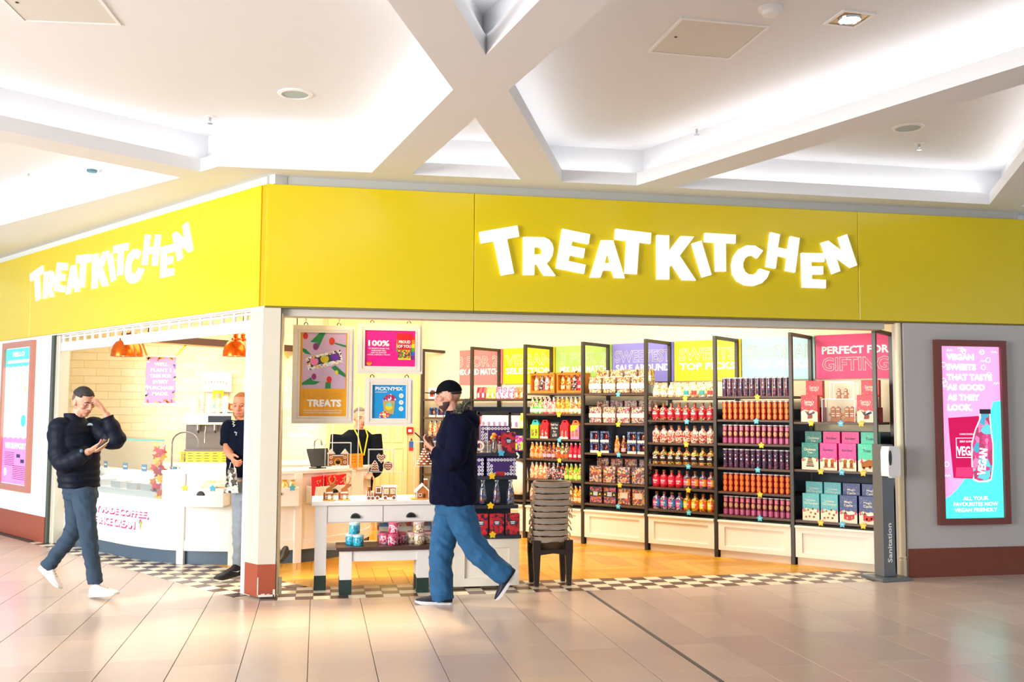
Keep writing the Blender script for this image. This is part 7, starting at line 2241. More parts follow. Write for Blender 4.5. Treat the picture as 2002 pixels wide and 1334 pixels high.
def scalp(parent, M, m, test, name='hair', grow=1.05, base=(0, 0.012, 0.028), r=(0.074, 0.094, 0.094), rough=0.0, seed=1):
    """hair or beard: a shell round the skull that dips under the skin where test() is false"""
    t = MB().ball(base, 1.0, 36, 26)
    rnd_ = random.Random(seed)
    vs = []
    for v in t.v:
        d = Vector(v) - Vector(base)
        g = grow if test(d) else 0.9
        g += rnd_.uniform(-rough, rough) if g > 1 else 0
        vs.append(M @ Vector((base[0] + d.x * r[0] * g, base[1] + d.y * r[1] * g, base[2] + d.z * r[2] * g)))
    t.v = [tuple(v) for v in vs]
    return t.build(name, m, parent, 80)


def hand_forms(mb, wrist, d, nrm, curl, thumb_side, size=1.0, spreadf=0.0, bend=None):
    """palm, four unequal fingers with knuckle bends, and a thumb off the side of the palm"""
    w, d, nrm = Vector(wrist), Vector(d).normalized(), Vector(nrm).normalized()
    s = d.cross(nrm).normalized()
    nrm = s.cross(d).normalized()
    k = size
    pal = MB()
    n = 14
    vs, fs = [], []
    rows = [(-0.01, 0.024, 0.018), (0.02, 0.030, 0.016), (0.055, 0.040, 0.0145), (0.085, 0.041, 0.012), (0.096, 0.036, 0.009)]
    for (l, a, b) in rows:
        for q in range(n):
            an = 2 * math.pi * q / n
            vs.append(w + d * (l * k) + s * (a * k * math.cos(an)) + nrm * (b * k * math.sin(an)))
    for i in range(len(rows) - 1):
        for q in range(n):
            fs.append((i * n + q, i * n + (q + 1) % n, (i + 1) * n + (q + 1) % n, (i + 1) * n + q))
    fs += [tuple(range(n))[::-1], tuple((len(rows) - 1) * n + q for q in range(n))]
    mb.add(vs, fs)
    tips = []
    for i, (off, L) in enumerate(((0.031, 0.072), (0.0105, 0.080), (-0.0105, 0.075), (-0.031, 0.060))):
        off = -off * thumb_side * -1
        p = w + d * (0.086 * k) + s * (off * k)
        a = 0.0
        pts = [p - d * 0.015]
        c = curl[i] if isinstance(curl, (list, tuple)) else curl
        side_d = (d + s * (off * spreadf * 10)).normalized()
        for seg_, f_ in enumerate((0.45, 0.32, 0.23)):
            a += c * (0.8, 1.0, 0.7)[seg_]
            p = p + (side_d * math.cos(a) + nrm * math.sin(a)) * (L * f_ * k)
            pts.append(p)
        mb.tube(spline(pts, 3), [(0.0098 - 0.0022 * j / 9) * k for j in range(10)], 8)
        mb.ball(tuple(p), 0.0078 * k, 8, 6)
        tips.append(p)
    b0 = w + d * (0.022 * k) + s * (0.026 * k * thumb_side)
    b1 = b0 + (d * 0.55 + s * thumb_side * 0.6 + nrm * 0.35).normalized() * (0.036 * k)
    b2 = b1 + (d * 0.85 + s * thumb_side * 0.15 + nrm * 0.45).normalized() * (0.030 * k)
    b3 = b2 + (d * 0.9 - s * thumb_side * 0.1 + nrm * 0.4).normalized() * (0.025 * k)
    mb.tube(spline([b0, b1, b2, b3], 3), [(0.013 - 0.004 * j / 9) * k for j in range(10)], 8)
    mb.ball(tuple(b3), 0.009 * k, 8, 6)
    return tips


def shoe(parent, heel, toe, up, um, sm, lm=None, mark=None, markside=None, fat=1.0, high=1.0):
    """trainer from heel to toe on the ground side opposite up"""
    h, t, up = Vector(heel), Vector(toe), Vector(up).normalized()
    d = (t - h)
    L = d.length
    d.normalize()
    s = d.cross(up).normalized()
    up = s.cross(d).normalized()
    M = Matrix(((d.x, s.x, up.x, h.x), (d.y, s.y, up.y, h.y), (d.z, s.z, up.z, h.z), (0, 0, 0, 1)))
    k = L / 0.30
    root = bpy.data.objects.new('shoe', None)
    COL.objects.link(root)
    root.parent = parent
    prof = [(0.0, 0.026, 0.02), (0.015, 0.035, 0.02), (0.06, 0.037, 0.02), (0.13, 0.037, 0.02), (0.20, 0.047, 0.02), (0.25, 0.047, 0.02), (0.285, 0.034, 0.02), (0.30, 0.014, 0.02)]
    out = [(x * k, -w * k * fat) for x, w, z in prof] + [(x * k, w * k * fat) for x, w, z in prof[::-1]]
    sole = MB().prism(out, 0.0, 0.026 * k, 'xy')
    sole.v = [(x, y, z + (0.016 * max(0, (x / k - 0.22) / 0.08) ** 2 * k if z < 0.001 else 0)) for x, y, z in sole.v]
    o1 = sole.xf(M).build('sole', sm, root)
    u = MB()
    rows = [(0.004, 0.024, 0.085), (0.03, 0.032, 0.098), (0.07, 0.034, 0.098 * high), (0.11, 0.034, 0.088), (0.15, 0.037, 0.074), (0.20, 0.043, 0.058), (0.25, 0.042, 0.047), (0.285, 0.028, 0.036), (0.297, 0.012, 0.030)]
    vs, fs = [], []
    n = 12
    for (x, w, z) in rows:
        for q in range(n):
            a = math.pi * q / (n - 1)
            vs.append((x * k, w * k * fat * math.copysign(abs(math.cos(a)) ** 0.6, math.cos(a)), 0.022 * k + (z - 0.022) * k * math.sin(a) ** 0.8))
    for i in range(len(rows) - 1):
        for q in range(n - 1):
            fs.append((i * n + q, i * n + q + 1, (i + 1) * n + q + 1, (i + 1) * n + q))
        fs.append((i * n + n - 1, i * n, (i + 1) * n, (i + 1) * n + n - 1))
    fs += [tuple(range(n)), tuple((len(rows) - 1) * n + q for q in range(n))[::-1]]
    u.add(vs, fs).xf(M).build('upper', um, root, 60)
    if lm:
        for j in range(4):
            x = (0.105 + j * 0.026) * k
            z = (0.092 - j * 0.0085) * k
            MB().tube([M @ Vector((x, -0.024 * k, z - 0.012 * k)), M @ Vector((x + 0.004, 0, z + 0.003)), M @ Vector((x, 0.024 * k, z - 0.012 * k))], 0.003 * k, 5).build('lace', lm, root)
    if mark:
        sg_ = markside
        pts = [(0.06, 0.050), (0.085, 0.040), (0.15, 0.066), (0.10, 0.050), (0.078, 0.052)]
        y = sg_ * 0.0405 * k * fat
        vs = [(x * k, y + sg_ * (0.002 if j else 0.002), z * k) for j, (x, z) in enumerate(pts)]
        MB().add(vs + [(x, yy - sg_ * 0.004, z) for x, yy, z in vs], [(0, 1, 2, 3, 4), (9, 8, 7, 6, 5)] + [(i, (i + 1) % 5, 5 + (i + 1) % 5, 5 + i) for i in range(5)]).xf(M).build('side_mark', mark, root)
    return root


FWD = Vector((math.sin(YAW), math.cos(YAW), 0))     # level viewing direction; people stand in planes across it


class Pose:
    def __init__(self, foot):
        self.a = at_z(foot[0], foot[1], 0)

    def __call__(self, x, y, o=0.0):
        """point seen at x, y in the figure's own upright plane, o metres nearer the viewer"""
        return on_plane(x, y, self.a - FWD * o, FWD)


SKIN = mat('skin_light', (214, 158, 134), 0.5, noise=0.05, nscale=20)
SKIN2 = mat('skin_ruddy', (222, 150, 120), 0.5, noise=0.06, nscale=20)
LIP = mat('lips', (176, 92, 84), 0.45)
HAIRD = mat('hair_dark', (42, 40, 40), 0.7, noise=0.3, nscale=60)
HAIRG = mat('hair_ginger', (170, 108, 56), 0.7, noise=0.3, nscale=60)
BEARD = mat('beard_brown', (70, 48, 40), 0.8, noise=0.3, nscale=80)


def Mhead(c, rz, pitch=0.0, roll=0.0, k=1.0):
    return Matrix.Translation(c) @ Matrix.Rotation(rz, 4, 'Z') @ Matrix.Rotation(roll, 4, 'Y') @ Matrix.Rotation(pitch, 4, 'X') @ Matrix.Scale(k, 4)


def phone(label, a, b, nrm, col):
    a, b, nrm = Vector(a), Vector(b), Vector(nrm).normalized()
    d = (b - a)
    L = d.length
    d.normalize()
    s = d.cross(nrm).normalized()
    nrm = s.cross(d)
    M = Matrix(((s.x, d.x, nrm.x, a.x), (s.y, d.y, nrm.y, a.y), (s.z, d.z, nrm.z, a.z), (0, 0, 0, 1)))
    t = thing('mobile_phone', label, 'phone')
    box(-0.036, 0.036, 0, L, -0.004, 0.004, 0.003).xf(M).build('case', col, t)
    box(-0.032, 0.032, 0.006, L - 0.006, 0.004, 0.0046).xf(M).build('screen', mat('phone_glass', (40, 44, 52), 0.1), t)
    return t


# ---------------------------------------------------------------- man in cap and parka, walking past the display table
P3 = Pose((866, 1182))
man = thing('person', 'person in black cap, navy parka and blue jeans walking past while holding a phone', 'person', tuple(P3.a))
man.location = (0, 0, 0)
XL = Vector((-FWD.y, FWD.x, 0)).normalized()
side3, front3 = FWD, Vector((-math.cos(YAW), math.sin(YAW), 0)).normalized()
body, coat, jeans = MB(), MB(), MB()
H3 = P3(876, 776)
M3 = Mhead(H3, R(-90) - YAW + R(4), R(6), 0, 1.02)
head_forms(body, M3)
body.tube([P3(880, 790), P3(888, 812), P3(893, 835)], [0.056, 0.058, 0.07], 12)
shN, shF = P3(899, 833, 0.19), P3(893, 833, -0.19)
elN, wrN = P3(887, 898, 0.24), P3(848, 880, 0.13)
elF, wrF = P3(878, 900, -0.20), P3(846, 884, -0.02)
for (a, b, c, sgn) in ((shN, elN, wrN, 1), (shF, elF, wrF, -1)):
    limb(body, [a + Vector((0, 0, -0.03)), b, c], [0.045, 0.04, 0.028])
loft(body, [(P3(890, 990), 0.15, 0.11), (P3(888, 930), 0.14, 0.10), (P3(890, 880), 0.16, 0.11), (P3(893, 838), 0.17, 0.09), (P3(893, 822), 0.08, 0.06)], side3, front3)
hipN, hipF = P3(892, 985, 0.09), P3(886, 985, -0.09)
kF, aF = P3(862, 1078, -0.05), P3(866, 1160, -0.02)
kN, aN = P3(925, 1068, 0.10), P3(986, 1122, 0.10)
limb(body, [hipF, kF, aF], [0.085, 0.058, 0.04])
limb(body, [hipN, kN, aN], [0.085, 0.058, 0.04])
t1 = hand_forms(body, wrN, P3(834, 868, 0.10) - wrN, Vector((0.3, 0.4, 0.9)), 0.45, 1)
t2 = hand_forms(body, wrF, P3(836, 862, 0.0) - wrF, Vector((-0.2, -0.5, 0.7)), [0.25, 0.35, 0.5, 0.6], -1)
fuse(body, 'body', SKIN, man, 0.0052, 3)
face_details(man, M3, HAIRD, LIP)
scalp(man, M3, BEARD, lambda d: d.z < -0.05 and d.y < 0.35 and (d.z < -0.42 or d.y > -0.4) and not (d.y < -0.8 and d.z > -0.7 and abs(d.x) < 0.25), 'beard', 1.09, (0, -0.022, -0.035), (0.060, 0.066, 0.075), 0.02)
scalp(man, M3, HAIRD, lambda d: d.z > -0.2 and d.y > 0.05, 'hair', 1.06)
# parka
NAVYC = mat('navy_parka_cloth', (10, 15, 40), 0.9, spec=0.12, noise=0.2, nscale=18, bump=0.15, bscale=40)
loft(coat, [(P3(887, 984), 0.225, 0.185), (P3(887, 975), 0.232, 0.192), (P3(887, 930), 0.225, 0.182), (P3(890, 890), 0.225, 0.17), (P3(894, 850), 0.235, 0.162), (P3(898, 828), 0.21, 0.14), (P3(897, 812), 0.13, 0.10), (P3(892, 804), 0.09, 0.08)], side3, front3, 0.8, 24)
limb(coat, [shN + Vector((0, 0, -0.01)), elN, P3(853, 884, 0.15)], [0.098, 0.085, 0.062])
limb(coat, [shF + Vector((0, 0, -0.01)), elF, P3(852, 888, 0.0)], [0.098, 0.085, 0.062])
coat.ball(tuple(P3(915, 822, 0.0)), (0.10, 0.15, 0.085), 14, 10)
coat.ball(tuple(shN + Vector((0, 0, -0.012))), (0.10, 0.10, 0.092), 14, 10)
fuse(coat, 'parka', NAVYC, man, 0.009, 5, fold=0.009, fs=(5, 5, 6))
fur = MB()
FR = random.Random(21)
for i in range(900):
    u = FR.random()
    a = R(-150) + R(300) * u
    c0_ = M3 @ Vector((0.12 * math.sin(a) * 1.0, 0.075 - 0.085 * math.cos(a) * -1 * 0.9, -0.115 + 0.055 * -math.cos(a) * -1))
    dr_v = Vector((FR.uniform(-1, 1), FR.uniform(-1, 1), FR.uniform(-0.6, 1))).normalized()
    q0 = c0_ + dr_v * 0.012
    q1 = c0_ + dr_v * FR.uniform(0.032, 0.052)
    w_ = dr_v.cross(Vector((0.3, 0.5, 0.8))).normalized() * 0.006
    w2 = dr_v.cross(w_).normalized() * 0.006
    fur.add([q0 + w_, q0 - w_ * 0.5 + w2, q0 - w_ * 0.5 - w2, q1], [(0, 1, 3), (1, 2, 3), (2, 0, 3), (2, 1, 0)])
tag(fur.build('fur_collar', mat('grey_green_fur', (110, 110, 92), 0.9, noise=0.2, nscale=40), man), 'grey fur hood trim')
box(-0.004, 0.004, -0.004, 0.0, 0, 0.0).v
# jeans
DENIM = mat('blue_denim', (30, 88, 134), 0.85, noise=0.28, nscale=9, bump=0.5, bscale=16)
loft(jeans, [(P3(888, 1003), 0.165, 0.125), (P3(888, 985), 0.17, 0.13), (P3(888, 955), 0.16, 0.12)], side3, front3)
limb(jeans, [P3(883, 985, -0.085), P3(864, 1078, -0.05), P3(863, 1150, -0.02), P3(864, 1172, -0.02)], [0.125, 0.098, 0.088, 0.092], 6)
limb(jeans, [P3(894, 985, 0.085), P3(927, 1066, 0.10), P3(972, 1112, 0.10), P3(992, 1128, 0.10)], [0.125, 0.10, 0.085, 0.08], 6)
fuse(jeans, 'jeans', DENIM, man, 0.008, 4, fold=0.010, fs=(6, 6, 9))
SHN, SHS = mat('navy_trainer', (18, 22, 44), 0.6, noise=0.1), mat('white_sole', (232, 232, 236), 0.4)
shoe(man, P3(885, 1184, -0.02), P3(811, 1180, -0.02), (0, 0, 1), SHN, SHS, mat('navy_lace', (40, 46, 70), 0.7), SHS, 1, 1.1, 1.15)
shoe(man, P3(1013, 1117, 0.10), P3(972, 1176, 0.10), (-0.75, 0.0, 0.35), SHN, SHS, None, SHS, 1)
# cap
BLK = mat('black_cap_cloth', (12, 15, 26), 0.9, spec=0.12, noise=0.15, nscale=30)
scalp(man, M3, BLK, lambda d: d.z > 0.12 - 0.10 * d.y, 'cap', 1.13)
br = []
for k in range(13):
    a = math.pi * k / 12
    br.append((0.078 * math.cos(a), -0.078 - 0.105 * math.sin(a)))
br += [(-0.07, -0.05), (0, -0.085), (0.07, -0.05)]
cb_ = MB().prism(br, 0.050, 0.056, 'xy')
cb_.v = [(x, y, z + 0.10 * (abs(y + 0.08)) * -0.22 - 2.2 * x * x) for x, y, z in cb_.v]
cb_.xf(M3).build('cap_brim', BLK, man)
phone('slim phone held up by the person in the black cap', P3(836, 869, 0.06), P3(811, 846, 0.06), Vector((0.7, -0.1, 0.8)), mat('phone_black', (30, 30, 34), 0.3))

# ---------------------------------------------------------------- man in navy quilted jacket, scratching his head
P1 = Pose((180, 1166))
man = thing('person', 'person in navy quilted jacket and grey jeans touching his forehead while reading a phone', 'person')
g1 = R(62) - YAW
fr1 = Vector((math.sin(g1), -math.cos(g1), 0))
sd1 = Vector((math.cos(g1), math.sin(g1), 0))
body, coat, jeans = MB(), MB(), MB()
M1 = Mhead(P1(163, 787), g1, R(20), R(-4), 1.0)
head_forms(body, M1, 0.95)
body.tube([P1(157, 800), P1(150, 818), P1(147, 838)], [0.055, 0.056, 0.066], 12)
shN, shF = P1(118, 836, 0.10), P1(182, 834, -0.10)
elN, wrN = P1(121, 903, 0.18), P1(176, 882, 0.26)
elF, wrF = P1(226, 862, -0.02), P1(207, 808, 0.02)
limb(body, [shN, elN, wrN], [0.055, 0.043, 0.028])
limb(body, [shF, elF, wrF], [0.055, 0.043, 0.028])
loft(body, [(P1(155, 950), 0.12, 0.095), (P1(152, 915), 0.14, 0.10), (P1(150, 865), 0.16, 0.11), (P1(148, 838), 0.17, 0.09), (P1(148, 824), 0.08, 0.06)], sd1, fr1)
limb(body, [P1(160, 962, 0.06), P1(172, 1045, 0.10), P1(186, 1135, 0.06)], [0.07, 0.05, 0.038])
limb(body, [P1(152, 962, -0.06), P1(142, 1040, -0.06), P1(93, 1108, -0.06)], [0.07, 0.05, 0.038])
hand_forms(body, wrN, P1(198, 873, 0.28) - wrN, Vector((0.1, 0.5, 0.9)), 0.5, -1)
hand_forms(body, wrF, P1(192, 782, 0.06) - wrF, Vector((-0.9, -0.2, 0.1)), [0.3, 0.4, 0.5, 0.55], -1, 1.0, 0.25)
fuse(body, 'body', SKIN, man, 0.0052, 3)
face_details(man, M1, HAIRD, LIP)
scalp(man, M1, HAIRD, lambda d: d.z > 0.30 + (0.26 if d.y < -0.55 else -0.05 * d.y), 'hair', 1.12, rough=0.025)
scalp(man, M1, mat('hair_shaved', (104, 84, 78), 0.8), lambda d: d.z > -0.25 and d.y > 0.0, 'shaved_sides', 1.025)
PUFF = mat('navy_quilt', (8, 17, 36), 0.6, spec=0.2, noise=0.15, nscale=20)
rings = []
L_ = [(P1(155, 953), 0.162, 0.135), (P1(153, 915), 0.17, 0.14), (P1(151, 870), 0.19, 0.145), (P1(149, 846), 0.19, 0.13), (P1(149, 834), 0.165, 0.118), (P1(149, 825), 0.105, 0.092)]
for i in range(len(L_) - 1):
    n_ = (9, 9, 5, 3, 3)[i]
    for k in range(n_):
        t_ = k / n_
        c_ = L_[i][0].lerp(L_[i + 1][0], t_)
        z_ = c_.z
        rd = 0.010 * abs(math.sin(z_ / 0.058 * math.pi)) - 0.004
        rings.append((c_, L_[i][1] * (1 - t_) + L_[i + 1][1] * t_ + rd, L_[i][2] * (1 - t_) + L_[i + 1][2] * t_ + rd))
rings.append(L_[-1])
loft(coat, rings, sd1, fr1, 0.85, 28)
limb(coat, [shN, elN, P1(170, 885, 0.25)], [0.098, 0.082, 0.058], 9, 16, 0.007, 2)
limb(coat, [shF, elF, P1(209, 815, 0.02)], [0.095, 0.080, 0.052], 9, 16, 0.007, 2)
loft(coat, [(P1(150, 836), 0.12, 0.10), (P1(148, 824), 0.092, 0.085), (P1(145, 815), 0.078, 0.075), (P1(142, 808), 0.070, 0.066)], sd1, fr1)
coat.ball(tuple(shN + Vector((0, 0, -0.004))), (0.098, 0.098, 0.09), 14, 10)
coat.ball(tuple(shF + Vector((0, 0, -0.004))), (0.094, 0.094, 0.088), 14, 10)
fuse(coat, 'quilted_jacket', PUFF, man, 0.0075, 2)
lg_ = P1(176, 832, 0.135)
MB().prism([(0.022 * math.cos(math.pi * k / 8), 0.02 * math.sin(math.pi * k / 8)) for k in range(9)], -0.003, 0.003, 'xz').xf(Matrix.Translation(lg_) @ Matrix.Rotation(R(10), 4, 'Z')).build('chest_mark', mat('pale_stitch', (150, 170, 180), 0.6), man)
MB().ball(tuple(P1(159, 882, 0.335)), (0.014, 0.006, 0.014), 8, 6).build('cuff_mark', mat('cuff_blue', (60, 110, 140), 0.5), man)
GREYJ = mat('slate_denim', (44, 66, 88), 0.85, noise=0.2, nscale=10, bump=0.5, bscale=16)
loft(jeans, [(P1(158, 975), 0.138, 0.108), (P1(157, 955), 0.143, 0.113), (P1(156, 925), 0.135, 0.108)], sd1, fr1)
limb(jeans, [P1(163, 957, 0.07), P1(173, 1046, 0.11), P1(182, 1110, 0.08), P1(187, 1140, 0.06)], [0.100, 0.066, 0.055, 0.060], 6)
limb(jeans, [P1(150, 957, -0.07), P1(142, 1038, -0.05), P1(108, 1088, -0.06), P1(92, 1110, -0.06)], [0.100, 0.068, 0.057, 0.060], 6)
fuse(jeans, 'jeans', GREYJ, man, 0.008, 4, fold=0.008, fs=(7, 7, 10))
SHW, SHW2 = mat('white_leather', (236, 228, 226), 0.5, noise=0.05), mat('worn_sole', (206, 212, 206), 0.6, noise=0.12)
shoe(man, P1(178, 1167, 0.06), P1(231, 1164, 0.16), (0, 0, 1), SHW, SHW2, mat('tan_lace', (206, 176, 150), 0.7), None, None, 1.12, 1.2)
shoe(man, P1(77, 1112, -0.06), P1(117, 1154, 0.0), (0.55, 0, 0.7), SHW, SHW2, mat('tan_lace', (206, 176, 150), 0.7), None, None, 1.12, 1.2)
phone('phone in the hand of the person in the quilted jacket', P1(187, 879, 0.30), P1(213, 861, 0.30), Vector((-0.3, -0.4, 0.9)), mat('phone_gold', (206, 180, 140), 0.3))

# ---------------------------------------------------------------- man coming out past the corner column
P2 = Pose((447, 1134))
man = thing('person', 'person with ginger beard in patterned navy shirt and grey joggers stepping out past the column', 'person')
g2 = R(-14)
fr2 = Vector((math.sin(g2), -math.cos(g2), 0))
sd2 = Vector((math.cos(g2), math.sin(g2), 0))
body, coat, jeans = MB(), MB(), MB()
M2 = Mhead(P2(472, 795), g2, R(4), 0, 1.05)
head_forms(body, M2, 1.08)
body.tube([P2(474, 812), P2(477, 826), P2(480, 845)], [0.062, 0.066, 0.075], 12)
shL, shR = P2(452, 838, 0.02), P2(514, 838, -0.02)
elL, wrL = P2(446, 876, 0.06), P2(452, 893, 0.22)
limb(body, [shL, elL, wrL], [0.058, 0.046, 0.03])
limb(body, [shR, P2(520, 880, -0.05), P2(522, 920, 0.0)], [0.058, 0.046, 0.03])
loft(body, [(P2(487, 942), 0.15, 0.12), (P2(485, 900), 0.15, 0.12), (P2(484, 862), 0.17, 0.12), (P2(482, 842), 0.17, 0.09), (P2(480, 828), 0.08, 0.06)], sd2, fr2)
limb(body, [P2(478, 940, 0.05), P2(473, 1025, 0.12), P2(468, 1102, 0.02)], [0.09, 0.06, 0.045])
limb(body, [P2(500, 940, -0.05), P2(512, 1022, 0.0), P2(541, 1085, -0.35)], [0.09, 0.06, 0.045])
hand_forms(body, wrL, P2(457, 903, 0.27) - wrL, Vector((0.7, 0.3, 0.3)), 0.7, 1)
hand_forms(body, P2(522, 920, 0.0), Vector((0, 0, -1)), Vector((-1, 0, 0)), 0.3, 1)
fuse(body, 'body', SKIN2, man, 0.0055, 3)
face_details(man, M2, HAIRG, LIP)
scalp(man, M2, HAIRG, lambda d: d.z > 0.40 + (0.22 if d.y < -0.3 else -0.3 * d.y), 'hair', 1.05)
scalp(man, M2, HAIRG, lambda d: d.z < -0.15 and d.y < 0.35 and (d.z < -0.5 or abs(d.x) > 0.62), 'beard', 1.08, (0, -0.022, -0.035), (0.065, 0.066, 0.078), 0.02)
SHIRT = mat('navy_shirt_cloth', (11, 20, 40), 0.9, spec=0.12, noise=0.12, nscale=20)
loft(coat, [(P2(487, 932), 0.20, 0.155), (P2(486, 900), 0.195, 0.155), (P2(485, 866), 0.205, 0.15), (P2(484, 843), 0.21, 0.13), (P2(482, 828), 0.12, 0.09), (P2(480, 822), 0.085, 0.075)], sd2, fr2, 0.85, 24)
limb(coat, [shL, P2(448, 862, 0.04), P2(447, 870, 0.05)], [0.092, 0.08, 0.078])
limb(coat, [shR, P2(519, 864, -0.04), P2(520, 872, -0.04)], [0.092, 0.08, 0.078])
coat.ball(tuple(shL), (0.092, 0.092, 0.082), 14, 10)
fuse(coat, 'shirt', SHIRT, man, 0.008, 4, fold=0.006, fs=(6, 6, 7))
for i, (x, y, an, w_) in enumerate(((457, 829, 80, 0.05), (463, 850, 60, 0.06), (484, 873, 30, 0.06), (463, 896, 50, 0.06), (483, 914, 20, 0.05), (487, 831, 65, 0.05))):
    c_ = P2(x, y, 0.05)
    hit, co, nm, _ = man.children[-1].ray_cast(c_ - FWD * 0.6, FWD) if False else (False, None, None, None)
    q = P2(x, y, {0: 0.095, 1: 0.125, 2: 0.158, 3: 0.14, 4: 0.165, 5: 0.135}[i])
    zig = [(-w_ / 2 + w_ * k / 4, 0, 0.008 * (1 if k % 2 else -1)) for k in range(5)]
    MB().tube(zig, 0.0065, 5).xf(Matrix.Translation(q) @ Matrix.Rotation(R(an), 4, 'Y')).build('shirt_print', mat('pale_shirt_print', (206, 214, 220), 0.7), man)
JOG = mat('grey_jersey', (136, 146, 158), 0.9, noise=0.12, nscale=30)
loft(jeans, [(P2(489, 962), 0.17, 0.135), (P2(488, 945), 0.175, 0.14), (P2(487, 922), 0.165, 0.13)], sd2, fr2)
limb(jeans, [P2(478, 945, 0.05), P2(474, 1028, 0.12), P2(469, 1085, 0.05), P2(467, 1104, 0.02)], [0.115, 0.085, 0.062, 0.052], 6)
limb(jeans, [P2(501, 945, -0.05), P2(513, 1022, -0.02), P2(530, 1068, -0.25), P2(538, 1082, -0.33)], [0.115, 0.085, 0.065, 0.055], 6)
fuse(jeans, 'joggers', JOG, man, 0.008, 4, fold=0.009, fs=(7, 7, 9))
SHB = mat('black_trainer', (20, 26, 34), 0.55, noise=0.1)
shoe(man, P2(474, 1122, 0.0), P2(420, 1136, 0.22), (0.1, 0, 1), SHB, SHB, mat('black_lace', (36, 40, 48), 0.6), SHS, -1, 1.2, 1.3)
shoe(man, P2(562, 1082, -0.45), P2(541, 1103, -0.20), (-0.2, -0.5, 0.8), SHB, SHB)
bag = thing('paper_bag', 'small black and white patterned bag dangling from the hand beside the column', 'bag', tuple(P2(452, 964, 0.25)))
bw = MB().add([(-0.062, -0.025, 0), (0.062, -0.025, 0), (0.062, 0.025, 0), (-0.062, 0.025, 0), (-0.03, -0.012, 0.22), (0.035, -0.012, 0.22), (0.035, 0.012, 0.22), (-0.03, 0.012, 0.22)], [(0, 3, 2, 1), (4, 5, 6, 7), (0, 1, 5, 4), (1, 2, 6, 5), (2, 3, 7, 6), (3, 0, 4, 7)])
bw.build('bag', candy('cube_pattern', [(236, 230, 220), (60, 56, 54), (170, 160, 150), (236, 230, 220), (90, 86, 84)], 44, 0.6, 0.0), bag)
MB().tube([(-0.02, 0, 0.215), (-0.01, 0, 0.27), (0.012, 0, 0.27), (0.025, 0, 0.215)], 0.004, 5).build('handle', mat('bag_cord', (230, 226, 220), 0.7), bag)

# ---------------------------------------------------------------- shop worker behind the counter
P4 = Pose((690, 1090))
P4.a = Vector((0.45, 11.45, 0))
man = thing('person', 'person in dark jacket with yellow lanyard standing behind the counter', 'person')
g4 = R(20)
fr4 = Vector((math.sin(g4), -math.cos(g4), 0))
sd4 = Vector((math.cos(g4), math.sin(g4), 0))
body, coat = MB(), MB()
M4 = Mhead(P4(704, 818), g4, R(6), 0, 1.0)
head_forms(body, M4, 0.95)
body.tube([P4(702, 831), P4(700, 840), P4(698, 852)], [0.052, 0.054, 0.064], 12)
sL, sR = P4(661, 850, 0.0), P4(732, 850, 0.0)
eL, eR = P4(655, 912, 0.05), P4(738, 912, 0.05)
limb(body, [sL, eL, P4(672, 930, 0.25)], [0.05, 0.042, 0.028])
limb(body, [sR, eR, P4(722, 930, 0.25)], [0.05, 0.042, 0.028])
hip = P4(697, 970)
loft(body, [(Vector((hip.x, hip.y, 0.86)), 0.15, 0.11), (P4(697, 915), 0.14, 0.11), (P4(697, 880), 0.16, 0.11), (P4(698, 850), 0.16, 0.09), (P4(699, 838), 0.08, 0.06)], sd4, fr4)
for s_ in (-1, 1):
    b0 = Vector((hip.x, hip.y, 0)) + sd4 * (0.09 * s_)
    limb(body, [b0 + Vector((0, 0, 0.88)), b0 + Vector((0, 0, 0.48)) + fr4 * 0.02, b0 + Vector((0, 0, 0.07))], [0.085, 0.058, 0.042])
hand_forms(body, P4(672, 930, 0.25), fr4 + Vector((0.5, 0, 0)), Vector((0, 0, -1)), 0.3, -1)
hand_forms(body, P4(722, 930, 0.25), fr4 - Vector((0.5, 0, 0)), Vector((0, 0, -1)), 0.3, 1)
fuse(body, 'body', SKIN, man, 0.0065, 3)
face_details(man, M4, HAIRD, LIP)
scalp(man, M4, mat('hair_grey', (110, 104, 100), 0.8, noise=0.25, nscale=50), lambda d: d.z > 0.35 + (0.25 if d.y < -0.3 else -0.4 * d.y), 'hair', 1.08)
DARKJ = mat('dark_jacket', (14, 20, 30), 0.9, spec=0.12, noise=0.15, nscale=20)
loft(coat, [(Vector((hip.x, hip.y, 0.80)), 0.20, 0.15), (P4(697, 915), 0.20, 0.155), (P4(697, 885), 0.205, 0.15), (P4(698, 853), 0.20, 0.125), (P4(699, 840), 0.10, 0.08)], sd4, fr4)
limb(coat, [sL, eL, P4(668, 928, 0.22)], [0.085, 0.072, 0.055])
limb(coat, [sR, eR, P4(726, 928, 0.22)], [0.085, 0.072, 0.055])
fuse(coat, 'jacket', DARKJ, man, 0.01, 4)
tr_ = MB()
for s_ in (-1, 1):
    b0 = Vector((hip.x, hip.y, 0)) + sd4 * (0.09 * s_)
    limb(tr_, [b0 + Vector((0, 0, 0.9)), b0 + Vector((0, 0, 0.48)) + fr4 * 0.02, b0 + Vector((0, 0, 0.06))], [0.12, 0.08, 0.065])
fuse(tr_, 'trousers', DARKJ, man, 0.012, 3)
for s_ in (-1, 1):
    b0 = Vector((hip.x, hip.y, 0)) + sd4 * (0.09 * s_)
    shoe(man, b0 - fr4 * 0.08, b0 + fr4 * 0.2, (0, 0, 1), SHB, SHB)
